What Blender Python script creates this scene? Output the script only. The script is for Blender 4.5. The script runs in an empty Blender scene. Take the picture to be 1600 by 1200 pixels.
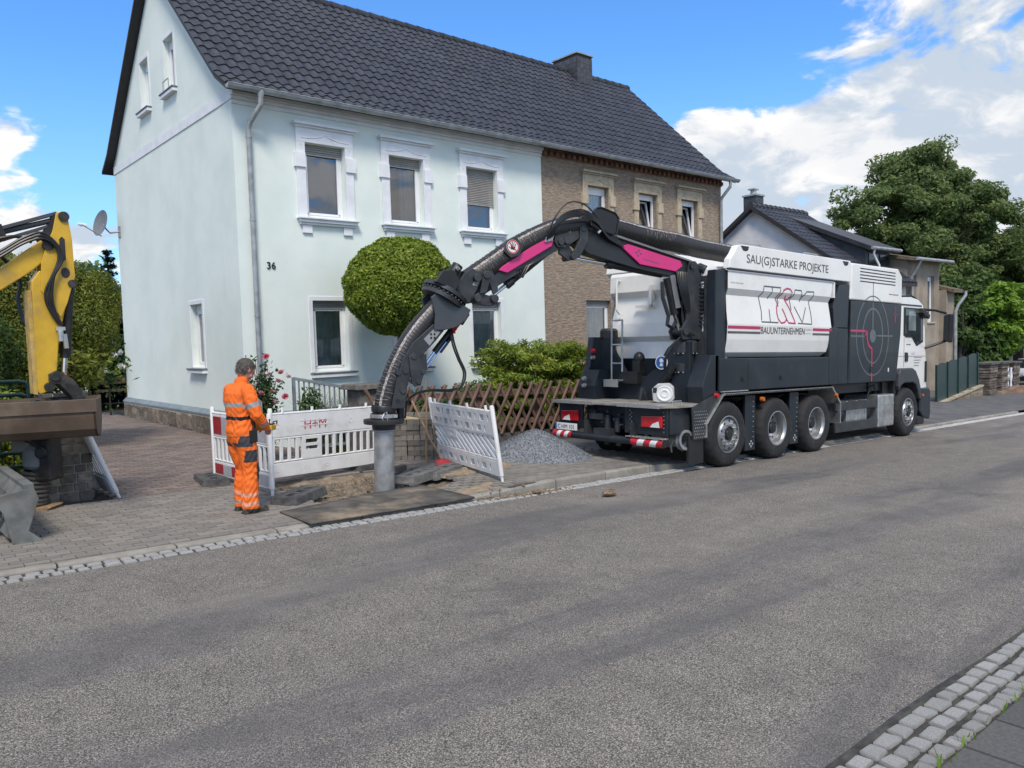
import bpy, bmesh, math, random
import numpy as np
from math import sin, cos, pi, radians, sqrt, atan2, hypot
from mathutils import Vector, Matrix
SC = bpy.context.scene
COL = SC.collection
rnd = random.Random(11)

# ------------------------------------------------------------------ camera
def camera_axes(yaw, pitch, roll):
    f = Vector((sin(yaw) * cos(pitch), cos(yaw) * cos(pitch), -sin(pitch)))
    r0 = Vector((cos(yaw), -sin(yaw), 0)); d0 = f.cross(r0)
    r = cos(roll) * r0 + sin(roll) * d0
    d = -sin(roll) * r0 + cos(roll) * d0
    return r, -d, -f
cam_data = bpy.data.cameras.new('camera')
cam = bpy.data.objects.new('camera', cam_data); COL.objects.link(cam)
ax, ay, az = camera_axes(radians(40.694), radians(3.495), radians(1.658))
cam.matrix_world = Matrix(((ax.x, ay.x, az.x, 0), (ax.y, ay.y, az.y, 0), (ax.z, ay.z, az.z, 1.85), (0, 0, 0, 1)))
cam_data.sensor_width = 36; cam_data.lens = 36 * 1219.05 / 1600
cam_data.clip_start = .05; cam_data.clip_end = 4000
SC.camera = cam

# ------------------------------------------------------------------ light and sky
SUN_EL, SUN_AZ = radians(52), radians(216)      # azimuth clockwise from +Y: the sun stands behind the camera
sun_dir = Vector((sin(SUN_AZ) * cos(SUN_EL), cos(SUN_AZ) * cos(SUN_EL), sin(SUN_EL)))
sd = bpy.data.lights.new('sun', 'SUN'); sd.energy = 1.5; sd.angle = radians(16); sd.color = (1, .915, .79)
sun = bpy.data.objects.new('sun', sd); COL.objects.link(sun)
sun.rotation_euler = (-sun_dir).to_track_quat('-Z', 'Y').to_euler()
world = bpy.data.worlds.new('World'); SC.world = world; world.use_nodes = True
SC.view_settings.view_transform = 'Standard'; SC.view_settings.look = 'None'
SC.view_settings.exposure = 1.2; SC.view_settings.gamma = 1
SC.view_settings.use_curve_mapping = False

class NT:                                        # small node-tree writer
    def __init__(s, tree): s.t = tree
    def n(s, typ, props=None, **ins):
        nd = s.t.nodes.new(typ)
        for k, v in (props or {}).items(): setattr(nd, k, v)
        for k, v in ins.items():
            key = k.replace('_', ' ')
            sock = nd.inputs[int(k[1:])] if k[0] == 'i' and k[1:].isdigit() else nd.inputs[key]
            if hasattr(v, 'is_output') or isinstance(v, bpy.types.NodeSocket): s.t.links.new(v, sock)
            else: sock.default_value = v
        return nd
    def math(s, op, a, b=0.0, c=None, clamp=False):
        nd = s.t.nodes.new('ShaderNodeMath'); nd.operation = op; nd.use_clamp = clamp
        for i, v in enumerate((a, b) if c is None else (a, b, c)):
            if isinstance(v, bpy.types.NodeSocket): s.t.links.new(v, nd.inputs[i])
            else: nd.inputs[i].default_value = v
        return nd.outputs[0]
    def vmath(s, op, a, b=(0, 0, 0), out=0):
        nd = s.t.nodes.new('ShaderNodeVectorMath'); nd.operation = op
        for i, v in enumerate((a, b)):
            if isinstance(v, bpy.types.NodeSocket): s.t.links.new(v, nd.inputs[i])
            else: nd.inputs[i].default_value = v
        return nd.outputs[out]
    def mix(s, fac, a, b, blend='MIX'):
        nd = s.t.nodes.new('ShaderNodeMix'); nd.data_type = 'RGBA'; nd.blend_type = blend; nd.clamp_factor = True
        for sock, v in ((nd.inputs[0], fac), (nd.inputs[6], a), (nd.inputs[7], b)):
            if isinstance(v, bpy.types.NodeSocket): s.t.links.new(v, sock)
            else: sock.default_value = v if not isinstance(v, tuple) or len(v) == 4 else (*v, 1)
        return nd.outputs[2]
    def ramp(s, fac, stops, interp='LINEAR'):
        nd = s.t.nodes.new('ShaderNodeValToRGB'); cr = nd.color_ramp; cr.interpolation = interp
        while len(cr.elements) < len(stops): cr.elements.new(.5)
        for e, (p, c) in zip(cr.elements, stops):
            e.position = p; e.color = (c, c, c, 1) if not isinstance(c, tuple) else (*c[:3], 1)
        s.t.links.new(fac, nd.inputs[0]); return nd.outputs[0]
    def sstep(s, x, a, b):
        nd = s.t.nodes.new('ShaderNodeMapRange'); nd.interpolation_type = 'SMOOTHSTEP'
        s.t.links.new(x, nd.inputs[0]); nd.inputs[1].default_value = a; nd.inputs[2].default_value = b
        return nd.outputs[0]
    def noise(s, vec, scale, detail=4, rough=.55, dist=0):
        nd = s.t.nodes.new('ShaderNodeTexNoise')
        if vec is not None: s.t.links.new(vec, nd.inputs['Vector'])
        nd.inputs['Scale'].default_value = scale; nd.inputs['Detail'].default_value = detail
        nd.inputs['Roughness'].default_value = rough; nd.inputs['Distortion'].default_value = dist
        return nd.outputs[0]

# broken cumulus over a Nishita sky, all by direction
w = NT(world.node_tree); world.node_tree.nodes.clear()
sky = w.n('ShaderNodeTexSky'); sky.sky_type = 'NISHITA'; sky.sun_disc = False
sky.sun_elevation = SUN_EL; sky.sun_rotation = SUN_AZ; sky.altitude = 200; sky.air_density = 1.0; sky.dust_density = .3; sky.ozone_density = 2.5
dirv = w.n('ShaderNodeTexCoord').outputs['Generated']
sep = w.n('ShaderNodeSeparateXYZ', i0=dirv)
zc = w.math('MAXIMUM', sep.outputs[2], 0.0)
den = w.math('ADD', zc, .32)
pl = w.n('ShaderNodeCombineXYZ', i0=w.math('DIVIDE', sep.outputs[0], den), i1=w.math('DIVIDE', sep.outputs[1], den), i2=w.math('MULTIPLY', zc, .6)).outputs[0]
warp = w.n('ShaderNodeTexNoise', i0=pl, Scale=2.2, Detail=3.0)
plw = w.vmath('ADD', pl, w.vmath('MULTIPLY', w.vmath('SUBTRACT', warp.outputs['Color'], (.5, .5, .5)), (.35, .35, .35)))
n_big = w.noise(plw, 3.1, 10, .57)
n_low = w.noise(pl, 1.15, 2, .5)
def bump(px, py, pz, k):                         # a heap of cloud standing in one direction
    v = Vector((px, py, pz)).normalized()
    d = w.vmath('DOT_PRODUCT', w.vmath('NORMALIZE', dirv), tuple(v), out=1)
    return w.sstep(d, k, 1.0)
def pix_dir(u, v):
    return ax * ((u - 800) / 1219.05) - ay * ((v - 600) / 1219.05) - az
cov = w.math('MULTIPLY_ADD', n_low, .40, -.150)
for (u, v, k, a) in ((1230, 210, .985, .12), (1420, 290, .975, .11), (1060, 330, .988, .12), (1680, 30, .975, .13), (1560, 190, .990, .05), (40, 400, .99, .13), (-250, 430, .96, .14), (30, 165, .9988, .07), (140, 95, .9988, .06), (20, 245, .9993, .06), (1060, 190, .993, .11), (905, 20, .9994, .08)):
    d = pix_dir(u, v); cov = w.math('ADD', cov, w.math('MULTIPLY', bump(d.x, d.y, d.z, k), a))
for (u, v, k, a) in ((700, -20, .93, -.30), (1080, 20, .982, -.20), (1300, 60, .994, -.10), (60, 80, .97, -.22), (1290, 325, .998, -.12)):
    d = pix_dir(u, v); cov = w.math('ADD', cov, w.math('MULTIPLY', bump(d.x, d.y, d.z, k), a))
dens = w.math('ADD', n_big, cov)
mask = w.sstep(dens, .495, .585)
thick = w.sstep(dens, .56, .80)
shade_n = w.noise(w.vmath('ADD', plw, (.045, .045, .10)), 3.1, 8, .56)
relief = w.sstep(w.math('SUBTRACT', n_big, shade_n), -.075, .085)
ccol = w.mix(relief, (2.55, 2.95, 3.45), (4.9, 4.75, 4.6))
ccol = w.mix(w.math('MULTIPLY', thick, .42), ccol, (2.75, 3.05, 3.5))
skyc = w.mix(1.0, sky.outputs[0], (.44, .75, 1.04), 'MULTIPLY')
hazec = w.sstep(sep.outputs[2], .34, .0)
skyc = w.mix(w.math('MULTIPLY', hazec, .45), skyc, (2.3, 3.1, 4.2))
final = w.mix(mask, skyc, ccol)
bg = w.n('ShaderNodeBackground', Color=final, Strength=.1)
wo = w.n('ShaderNodeOutputWorld'); world.node_tree.links.new(bg.outputs[0], wo.inputs[0])

# ------------------------------------------------------------------ materials
MATS = {}
def new_mat(name):
    m = bpy.data.materials.new(name); m.use_nodes = True; m.node_tree.nodes.clear()
    t = NT(m.node_tree); out = t.n('ShaderNodeOutputMaterial'); bs = t.n('ShaderNodeBsdfPrincipled')
    m.node_tree.links.new(bs.outputs[0], out.inputs[0]); MATS[name] = m
    return m, t, bs, out
def lk(t, a, b): t.t.links.new(a, b)
def piece_random(t):                              # one number per object and per loose piece
    a = t.n('ShaderNodeObjectInfo').outputs['Random']; b = t.n('ShaderNodeNewGeometry').outputs['Random Per Island']
    return t.math('FRACT', t.math('ADD', a, b))
def mat(name, col, rough=.6, metal=0., vary=.12, scale=6., bump=0., bscale=60., dirt=None, dirt_amt=0., dscale=1.5, piece=0., spec=.5, coat=0., col2=None, stretch=None, bdist=.004, detail=4):
    if name in MATS: return MATS[name]
    m, t, bs, out = new_mat(name)
    oc = t.n('ShaderNodeTexCoord').outputs['Object']
    if stretch: oc = t.vmath('MULTIPLY', oc, stretch)
    c = tuple(col); c2 = tuple(col2) if col2 else tuple(max(0, x * (1 - vary * 2)) for x in c)
    n1 = t.noise(oc, scale, detail)
    k = t.sstep(n1, .3, .7)
    cc = t.mix(k, c2, tuple(min(1, x * (1 + vary * .3)) for x in c) if not col2 else c)
    if piece:
        r = piece_random(t)
        cc = t.mix(1.0, cc, t.ramp(r, [(0, 1 - piece), (1, 1 + piece)]), 'MULTIPLY')
    if dirt:
        dn = t.noise(oc, dscale, 6, .65)
        cc = t.mix(t.math('MULTIPLY', t.sstep(dn, .48, .72), dirt_amt), cc, tuple(dirt))
    lk(t, cc, bs.inputs['Base Color'])
    rv = t.math('MULTIPLY_ADD', n1, .18, rough - .09, clamp=True); lk(t, rv, bs.inputs['Roughness'])
    bs.inputs['Metallic'].default_value = metal; bs.inputs['Specular IOR Level'].default_value = spec
    bs.inputs['Coat Weight'].default_value = coat
    if bump:
        bn = t.noise(oc, bscale, 5, .6)
        b = t.n('ShaderNodeBump', Strength=bump, Distance=bdist, Height=bn); lk(t, b.outputs[0], bs.inputs['Normal'])
    return m
def leaf_mat(name, c1, c2, rough=.55, trans=.35, c3=None):
    m, t, bs, out = new_mat(name)
    g = t.n('ShaderNodeNewGeometry'); r = g.outputs['Random Per Island']
    oc = t.n('ShaderNodeTexCoord').outputs['Object']
    n1 = t.sstep(t.noise(oc, 1.1, 2), .35, .65)
    cc = t.mix(t.math('MULTIPLY_ADD', r, .6, t.math('MULTIPLY', n1, .4)), c1, c2)
    if c3: cc = t.mix(t.sstep(r, .86, .96), cc, c3)
    lk(t, cc, bs.inputs['Base Color']); bs.inputs['Roughness'].default_value = rough; bs.inputs['Specular IOR Level'].default_value = .3
    tr = t.n('ShaderNodeBsdfTranslucent', Color=cc)
    mx = t.n('ShaderNodeMixShader', i0=trans, i1=bs.outputs[0], i2=tr.outputs[0]); lk(t, mx.outputs[0], out.inputs[0])
    return m
def glass_mat(name, tint=(.75, .8, .82), refl=.0):
    m, t, bs, out = new_mat(name); m.node_tree.nodes.remove(bs)
    fr = t.n('ShaderNodeFresnel', IOR=1.55)
    gl = t.n('ShaderNodeBsdfGlossy', Roughness=.015, Color=(.95, .97, 1, 1)); tr = t.n('ShaderNodeBsdfTransparent', Color=(*tint, 1))
    oc = t.n('ShaderNodeTexCoord').outputs['Object']
    b = t.n('ShaderNodeBump', Strength=.06, Distance=.02, Height=t.noise(oc, 1.3, 1)); lk(t, b.outputs[0], gl.inputs['Normal'])
    k = t.math('MULTIPLY_ADD', fr.outputs[0], 1.6, refl + .03, clamp=True)
    mx = t.n('ShaderNodeMixShader', i0=k, i1=tr.outputs[0], i2=gl.outputs[0]); lk(t, mx.outputs[0], out.inputs[0])
    return m

# ------------------------------------------------------------------ geometry helpers
K = 0.0323
def G(x, z=0.): return -K * x + z
KIDS = {}
MW = {}                                           # world matrices of things, known before any depsgraph update
def V(*a): return Vector(a)
class MB:
    def __init__(s): s.v = []; s.f = []; s.mi = []; s.cur = 0; s.xf = None
    def add(s, vs, fs):
        o = len(s.v)
        if s.xf: vs = [s.xf @ Vector(v) for v in vs]
        s.v += [tuple(v) for v in vs]; s.f += [tuple(i + o for i in f) for f in fs]; s.mi += [s.cur] * len(fs); return s
    def box(s, x0, x1, y0, y1, z0, z1, tx=0., ty=0.):
        v = [(x0, y0, z0), (x1, y0, z0), (x1, y1, z0), (x0, y1, z0), (x0 + tx, y0 + ty, z1), (x1 - tx, y0 + ty, z1), (x1 - tx, y1 - ty, z1), (x0 + tx, y1 - ty, z1)]
        return s.add(v, [(0, 3, 2, 1), (4, 5, 6, 7), (0, 1, 5, 4), (1, 2, 6, 5), (2, 3, 7, 6), (3, 0, 4, 7)])
    def bar(s, p0, p1, w, h, up=(0, 0, 1)):
        p0 = Vector(p0); p1 = Vector(p1); d = (p1 - p0).normalized(); u = Vector(up); r = d.cross(u)
        if r.length < 1e-5: r = d.cross(Vector((1, 0, 0)))
        r.normalize(); u = r.cross(d).normalized(); r *= w / 2; u *= h / 2
        v = [p0 - r - u, p0 + r - u, p0 + r + u, p0 - r + u, p1 - r - u, p1 + r - u, p1 + r + u, p1 - r + u]
        return s.add(v, [(0, 1, 2, 3), (7, 6, 5, 4), (0, 4, 5, 1), (1, 5, 6, 2), (2, 6, 7, 3), (3, 7, 4, 0)])
    def cyl(s, p0, p1, r0, r1=None, n=14, cap=True): return s.tube([p0, p1], [r0, r0 if r1 is None else r1], n, cap)
    def tube(s, pts, r, n=8, cap=True):
        pts = [Vector(p) for p in pts]; m = len(pts); rs = r if isinstance(r, (list, tuple)) else [r] * m
        tn = [(pts[min(i + 1, m - 1)] - pts[max(i - 1, 0)]).normalized() for i in range(m)]
        a = tn[0].cross(Vector((0, 0, 1)))
        if a.length < 1e-4: a = tn[0].cross(Vector((1, 0, 0)))
        a.normalize(); vs = []
        for i in range(m):
            a = (a - tn[i] * a.dot(tn[i])).normalized(); b = tn[i].cross(a)
            for k in range(n):
                q = 2 * pi * k / n; vs.append(pts[i] + (a * cos(q) + b * sin(q)) * rs[i])
        fs = [(i * n + k, i * n + (k + 1) % n, (i + 1) * n + (k + 1) % n, (i + 1) * n + k) for i in range(m - 1) for k in range(n)]
        if cap: fs += [tuple(range(n - 1, -1, -1)), tuple(range((m - 1) * n, m * n))]
        return s.add(vs, fs)
    def prism(s, poly, o=(0, 0, 0), u=(1, 0, 0), v=(0, 0, 1), w=(0, 1, 0), d0=0., d1=1.):
        o, u, v, w = map(Vector, (o, u, v, w)); n = len(poly)
        vs = [o + u * a + v * b + w * d for d in (d0, d1) for a, b in poly]
        fs = [tuple(range(n)), tuple(range(2 * n - 1, n - 1, -1))] + [(i, n + i, n + (i + 1) % n, (i + 1) % n) for i in range(n)]
        return s.add(vs, fs)
    def lathe(s, prof, o=(0, 0, 0), axis=(0, 0, 1), n=24, close=False):
        o = Vector(o); z = Vector(axis).normalized(); a = z.cross(Vector((0, 0, 1)))
        if a.length < 1e-4: a = Vector((1, 0, 0))
        a.normalize(); b = z.cross(a); m = len(prof)
        vs = [o + z * h + (a * cos(2 * pi * k / n) + b * sin(2 * pi * k / n)) * r for r, h in prof for k in range(n)]
        fs = [(i * n + k, i * n + (k + 1) % n, (i + 1) * n + (k + 1) % n, (i + 1) * n + k) for i in range(m - 1) for k in range(n)]
        if close: fs += [tuple(range(n - 1, -1, -1)), tuple(range((m - 1) * n, m * n))]
        return s.add(vs, fs)
    def grid(s, nu, nv, fn):
        vs = [fn(i / nu, j / nv) for j in range(nv + 1) for i in range(nu + 1)]
        fs = [(j * (nu + 1) + i, j * (nu + 1) + i + 1, (j + 1) * (nu + 1) + i + 1, (j + 1) * (nu + 1) + i) for j in range(nv) for i in range(nu)]
        return s.add(vs, fs)
    def ball(s, c, r, nu=12, nv=8, sq=(1, 1, 1)):
        c = Vector(c); vs = [c + Vector((0, 0, -r * sq[2]))]
        for j in range(1, nv):
            th = -pi / 2 + pi * j / nv
            vs += [c + Vector((cos(th) * cos(2 * pi * i / nu) * r * sq[0], cos(th) * sin(2 * pi * i / nu) * r * sq[1], sin(th) * r * sq[2])) for i in range(nu)]
        vs.append(c + Vector((0, 0, r * sq[2]))); L = len(vs) - 1
        fs = [(0, 1 + (i + 1) % nu, 1 + i) for i in range(nu)]
        for j in range(nv - 2):
            fs += [(1 + j * nu + i, 1 + j * nu + (i + 1) % nu, 1 + (j + 1) * nu + (i + 1) % nu, 1 + (j + 1) * nu + i) for i in range(nu)]
        fs += [(1 + (nv - 2) * nu + i, 1 + (nv - 2) * nu + (i + 1) % nu, L) for i in range(nu)]
        return s.add(vs, fs)
    def mesh(s, name, mats, smooth=False, ang=35):
        me = bpy.data.meshes.new(name); me.from_pydata(s.v, [], s.f)
        for m in (mats if isinstance(mats, (list, tuple)) else [mats]): me.materials.append(m)
        if any(s.mi): me.polygons.foreach_set('material_index', s.mi)
        if smooth: me.shade_smooth(); me.set_sharp_from_angle(angle=radians(ang))
        me.update(); return me
    def build(s, name, mats, parent=None, smooth=False, bevel=0., world=False, ang=35, seg=2):
        if world and parent is not None:
            inv = MW[parent.name].inverted(); s.v = [tuple(inv @ Vector(v)) for v in s.v]
        return link(name, s.mesh(name, mats, smooth, ang), parent, bevel, seg)
def link(name, me, parent=None, bevel=0., seg=2):
    o = bpy.data.objects.new(name, me); COL.objects.link(o)
    if parent is not None: o.parent = parent; MW[o.name] = MW[parent.name]; KIDS.setdefault(parent.name, []).append(o)
    else: MW[o.name] = Matrix()
    if bevel:
        b = o.modifiers.new('bevel', 'BEVEL'); b.width = bevel; b.segments = seg; b.limit_method = 'ANGLE'; b.angle_limit = radians(40); b.harden_normals = False
    return o
def tag(o, label=None, cat=None, group=None, kind=None):
    for k, v in (('label', label), ('category', cat), ('group', group), ('kind', kind)):
        if v: o[k] = v
    return o
def thing(name, label, cat, loc=(0, 0, 0), rot=(0, 0, 0), group=None, mtx=None):
    o = bpy.data.objects.new(name, None); COL.objects.link(o); o.empty_display_size = .2
    m = mtx if mtx is not None else (Matrix.Translation(loc) @ __import__('mathutils').Euler(rot).to_matrix().to_4x4())
    o.matrix_world = m; MW[o.name] = m.copy()
    return tag(o, label, cat, group)
def struct(o): o['kind'] = 'structure'; return o
def copy_tree(o, parent=None, mtx=None):
    c = o.copy(); COL.objects.link(c)
    if parent is not None: c.parent = parent; KIDS.setdefault(parent.name, []).append(c)
    if mtx is not None: c.matrix_world = mtx; MW[c.name] = mtx.copy()
    else: MW[c.name] = MW[(parent or o).name]
    for ch in CHILDREN(o): copy_tree(ch, c)
    return c
def CHILDREN(o): return list(KIDS.get(o.name, []))
def inst(name, me, parent, loc=(0, 0, 0), rot=(0, 0, 0), scale=None):   # a piece: shared mesh, own place, local to its parent
    o = bpy.data.objects.new(name, me); COL.objects.link(o); o.parent = parent; o.location = loc; o.rotation_euler = rot
    if scale: o.scale = scale
    MW[o.name] = MW[parent.name]; KIDS.setdefault(parent.name, []).append(o); return o
def fast_mesh(name, verts, nper, mats, smooth=False, mi=None):          # loose polygons with nper corners each
    verts = np.asarray(verts, dtype=np.float32).reshape(-1, 3); n = len(verts); p = n // nper
    me = bpy.data.meshes.new(name); me.vertices.add(n); me.vertices.foreach_set('co', verts.ravel())
    me.loops.add(n); me.loops.foreach_set('vertex_index', np.arange(n, dtype=np.int32))
    me.polygons.add(p); me.polygons.foreach_set('loop_start', np.arange(0, n, nper, dtype=np.int32))
    for m in (mats if isinstance(mats, (list, tuple)) else [mats]): me.materials.append(m)
    me.update(calc_edges=True); return me
def text_mesh(txt, size, extrude=0., align='LEFT', offset=0.):
    cu = bpy.data.curves.new('t', 'FONT'); cu.body = txt; cu.size = size; cu.extrude = extrude; cu.align_x = align; cu.offset = offset; cu.resolution_u = 4
    o = bpy.data.objects.new('t', cu); COL.objects.link(o); dg = bpy.context.evaluated_depsgraph_get()
    me = bpy.data.meshes.new_from_object(o.evaluated_get(dg)); bpy.data.objects.remove(o); bpy.data.curves.remove(cu)
    return me
def text_on(name, txt, size, m, parent, o, u, v, sx=1., extrude=.0006, align='LEFT', offset=0.):   # text laid with baseline start o, along u, up v (parent's coordinates)
    me = text_mesh(txt, size, extrude, align, offset); u = Vector(u).normalized(); v = Vector(v).normalized(); n = u.cross(v); o = Vector(o)
    for vt in me.vertices: c = vt.co.copy(); vt.co = o + u * c.x * sx + v * c.y + n * c.z
    me.materials.clear(); me.materials.append(m); return link(name, me, parent)
def wall_panel(mb, o, u, v, W, H, holes, reveal=.18, n=None, top=None):
    """rectangular wall sheet W x H from o along u, v with rectangular holes (a0,a1,b0,b1) and reveals going inwards along -n"""
    o, u, v = Vector(o), Vector(u), Vector(v); n = Vector(n) if n else u.cross(v)
    us = sorted({0, W, *[h[0] for h in holes], *[h[1] for h in holes]}); vs = sorted({0, H, *[h[2] for h in holes], *[h[3] for h in holes]})
    for i in range(len(us) - 1):
        for j in range(len(vs) - 1):
            cu, cv = (us[i] + us[i + 1]) / 2, (vs[j] + vs[j + 1]) / 2
            if any(h[0] < cu < h[1] and h[2] < cv < h[3] for h in holes): continue
            mb.add([o + u * a + v * b for a, b in ((us[i], vs[j]), (us[i + 1], vs[j]), (us[i + 1], vs[j + 1]), (us[i], vs[j + 1]))], [(0, 1, 2, 3)])
    for (a0, a1, b0, b1) in holes:
        p = [o + u * a + v * b for a, b in ((a0, b0), (a1, b0), (a1, b1), (a0, b1))]; q = [x - n * reveal for x in p]
        for k in range(4): mb.add([p[k], p[(k + 1) % 4], q[(k + 1) % 4], q[k]], [(0, 3, 2, 1)])

# ------------------------------------------------------------------ ground, road, pavements
def pieces(parent, name, spots, proto, m, limit=300, smooth=False):
    """spots: (x, y, z, rz, sx, sy, sz) in the parent's coordinates; the nearest ones singly, the rest joined as stuff"""
    spots = sorted(spots, key=lambda q: hypot(q[0], q[1]))
    me = proto.mesh(name, m, smooth)
    for (x, y, z, rz, sx, sy, sz) in spots[:limit]:
        inst(name, me, parent, (x, y, z), (rnd.uniform(-.006, .006), K + rnd.uniform(-.006, .006), rz), (sx, sy, sz))
    rest = spots[limit:]
    if rest:
        b = MB()
        for (x, y, z, rz, sx, sy, sz) in rest:
            c, s_ = cos(rz), sin(rz)
            b.add([(x + c * vx * sx - s_ * vy * sy, y + s_ * vx * sx + c * vy * sy, z - K * (c * vx * sx - s_ * vy * sy) + vz * sz) for vx, vy, vz in proto.v], proto.f)
        o = b.build(name + '_field', m, parent, smooth); o['kind'] = 'stuff'
    return me
def kerb_h(x):
    def sm(a, b): t = min(1, max(0, (x - a) / (b - a))); return t * t * (3 - 2 * t)
    return .028 + .085 * sm(5.7, 6.9) - .06 * sm(9.3, 10.6)
def sheet(name, xs, ys, zf, m):
    b = MB(); nx, ny = len(xs), len(ys)
    b.add([(x, y, zf(x, y)) for y in ys for x in xs], [(j * nx + i, j * nx + i + 1, (j + 1) * nx + i + 1, (j + 1) * nx + i) for j in range(ny - 1) for i in range(nx - 1)])
    return struct(b.build(name, m, smooth=True, ang=80))
def lin(a, b, n): return [a + (b - a) * i / n for i in range(n + 1)]

# asphalt: worn chippings in dark binder, smoother darker tracks and repairs
m_asph, t, bs, _ = new_mat('worn_asphalt')
oc = t.n('ShaderNodeTexCoord').outputs['Object']
vor = t.n('ShaderNodeTexVoronoi', i0=oc, Scale=125.0); vd = vor.outputs['Distance']; vc = vor.outputs['Color']
vs_ = t.n('ShaderNodeSeparateColor', i0=vc)
fine = t.noise(oc, 210, 3, .6)
st = t.mix(vs_.outputs[0], (.145, .136, .126), (.335, .305, .27))
st = t.mix(t.sstep(vs_.outputs[1], .86, .93), st, (.44, .395, .345))
gap = t.sstep(vd, .40, .70)
acol = t.mix(gap, st, (.075, .072, .070))
# worn bands running with the street, wandering a little
wob = t.noise(t.vmath('MULTIPLY', oc, (.11, .3, 1)), 1.0, 3, .5)
sxyz = t.n('ShaderNodeSeparateXYZ', i0=oc)
lane = t.math('SINE', t.math('MULTIPLY_ADD', sxyz.outputs[1], 2.9, t.math('MULTIPLY', wob, 7.0)))
big = t.noise(t.vmath('MULTIPLY', oc, (.13, .9, 1)), 1.0, 6, .65, .7)
band = t.sstep(t.math('MULTIPLY_ADD', lane, .10, big), .47, .66)
acol = t.mix(t.math('MULTIPLY', band, .62), acol, (.088, .090, .096))
ptch = t.noise(t.vmath('MULTIPLY', oc, (.42, .9, 1)), .8, 5, .72, .8)
acol = t.mix(t.math('MULTIPLY', t.sstep(ptch, .57, .70), .50), acol, (.070, .071, .076))
pale = t.noise(t.vmath('MULTIPLY', oc, (.25, .7, 1)), .7, 4, .6, .3)
acol = t.mix(t.math('MULTIPLY', t.sstep(pale, .50, .70), .28), acol, (.34, .30, .262))
oil = t.noise(t.vmath('MULTIPLY', oc, (1.2, 2.6, 1)), 1.5, 4, .6, .5)
acol = t.mix(t.math('MULTIPLY', t.sstep(oil, .715, .75), .75), acol, (.035, .035, .037))
blot = t.noise(oc, 2.6, 5, .7)
acol = t.mix(1.0, acol, t.ramp(blot, [(.25, (.81, .792, .765)), (.75, (1.19, 1.165, 1.12))]), 'MULTIPLY')
lk(t, acol, bs.inputs['Base Color']); bs.inputs['Roughness'].default_value = .86; bs.inputs['Specular IOR Level'].default_value = .35
bmp = t.n('ShaderNodeBump', Strength=.75, Distance=.006, Height=t.math('MULTIPLY_ADD', vd, -1.0, t.math('MULTIPLY', fine, .5))); lk(t, bmp.outputs[0], bs.inputs['Normal'])

m_soil = mat('garden_soil', (.075, .062, .045), .95, vary=.3, scale=3, bump=.8, bscale=25, bdist=.02, dirt=(.05, .075, .025), dirt_amt=.8, dscale=.6)
struct(sheet('ground', lin(-60, 420, 24), lin(-60, 500, 14), lambda x, y: G(min(x, 120)) - .16, m_soil))
XS = lin(-14, 120, 134)
sheet('road', XS, [1.60, 3, 4.5, 6, 7.42], lambda x, y: G(x) + .02 * (1 - ((y - 4.5) / 3.0) ** 2) - .004, m_asph)
m_bed = mat('paving_bed', (.075, .07, .06), .95, vary=.35, scale=9, bump=.5, bscale=120, dirt=(.04, .05, .025), dirt_amt=.5, dscale=2)
gut = sheet('gutter_strip', XS, [7.40, 7.67], lambda x, y: G(x) - .004 + .0, m_bed)
PX = lin(-14, 4.12, 40) + lin(4.4, 6.3, 8) + lin(6.57, 10.4, 16)
pb = MB(); pys = [7.70, 8.45, 9.4, 10.5, 11.5]
for i in range(len(PX) - 1):
    for j in range(4):
        if 4.1 < (PX[i] + PX[i + 1]) / 2 < 6.58 and j in (1, 2): continue
        pb.add([(x, y, G(x) + kerb_h(x) - .012 + .008 * (y - 7.7)) for x, y in ((PX[i], pys[j]), (PX[i + 1], pys[j]), (PX[i + 1], pys[j + 1]), (PX[i], pys[j + 1]))], [(0, 1, 2, 3)])
pave = struct(pb.build('pavement', m_bed))
m_pav2 = mat('pavement_asphalt', (.125, .122, .118), .9, vary=.2, scale=2.2, bump=.6, bscale=160, dirt=(.07, .07, .07), dirt_amt=.7, dscale=.7)
sheet('asphalt_pavement', lin(10.4, 120, 110), [7.76, 8.6, 10, 12, 14.5], lambda x, y: G(x) + kerb_h(x) + .008 * (y - 7.7) - .002, m_pav2)
jb = MB(); jb.grid(120, 1, lambda u, v: (1 + 60 * u, 1.64 + (.032 + .014 * sin(u * 900) + .008 * sin(u * 2317)) * v, G(1 + 60 * u) + .003)); jb.build('joint_strip', mat('bitumen_joint', (.055, .055, .055), .85, vary=.3, scale=14, bump=.4, bscale=80), [o_ for o_ in COL.objects if o_.name == 'road'][0])
opav = sheet('opposite_pavement', lin(-14, 40, 27), [-6, -2, 0, 1.31], lambda x, y: G(x) + .006, m_bed)
ogut = sheet('opposite_gutter_strip', XS, [1.28, 1.66], lambda x, y: G(x) - .008 + .012, m_bed)

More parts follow.
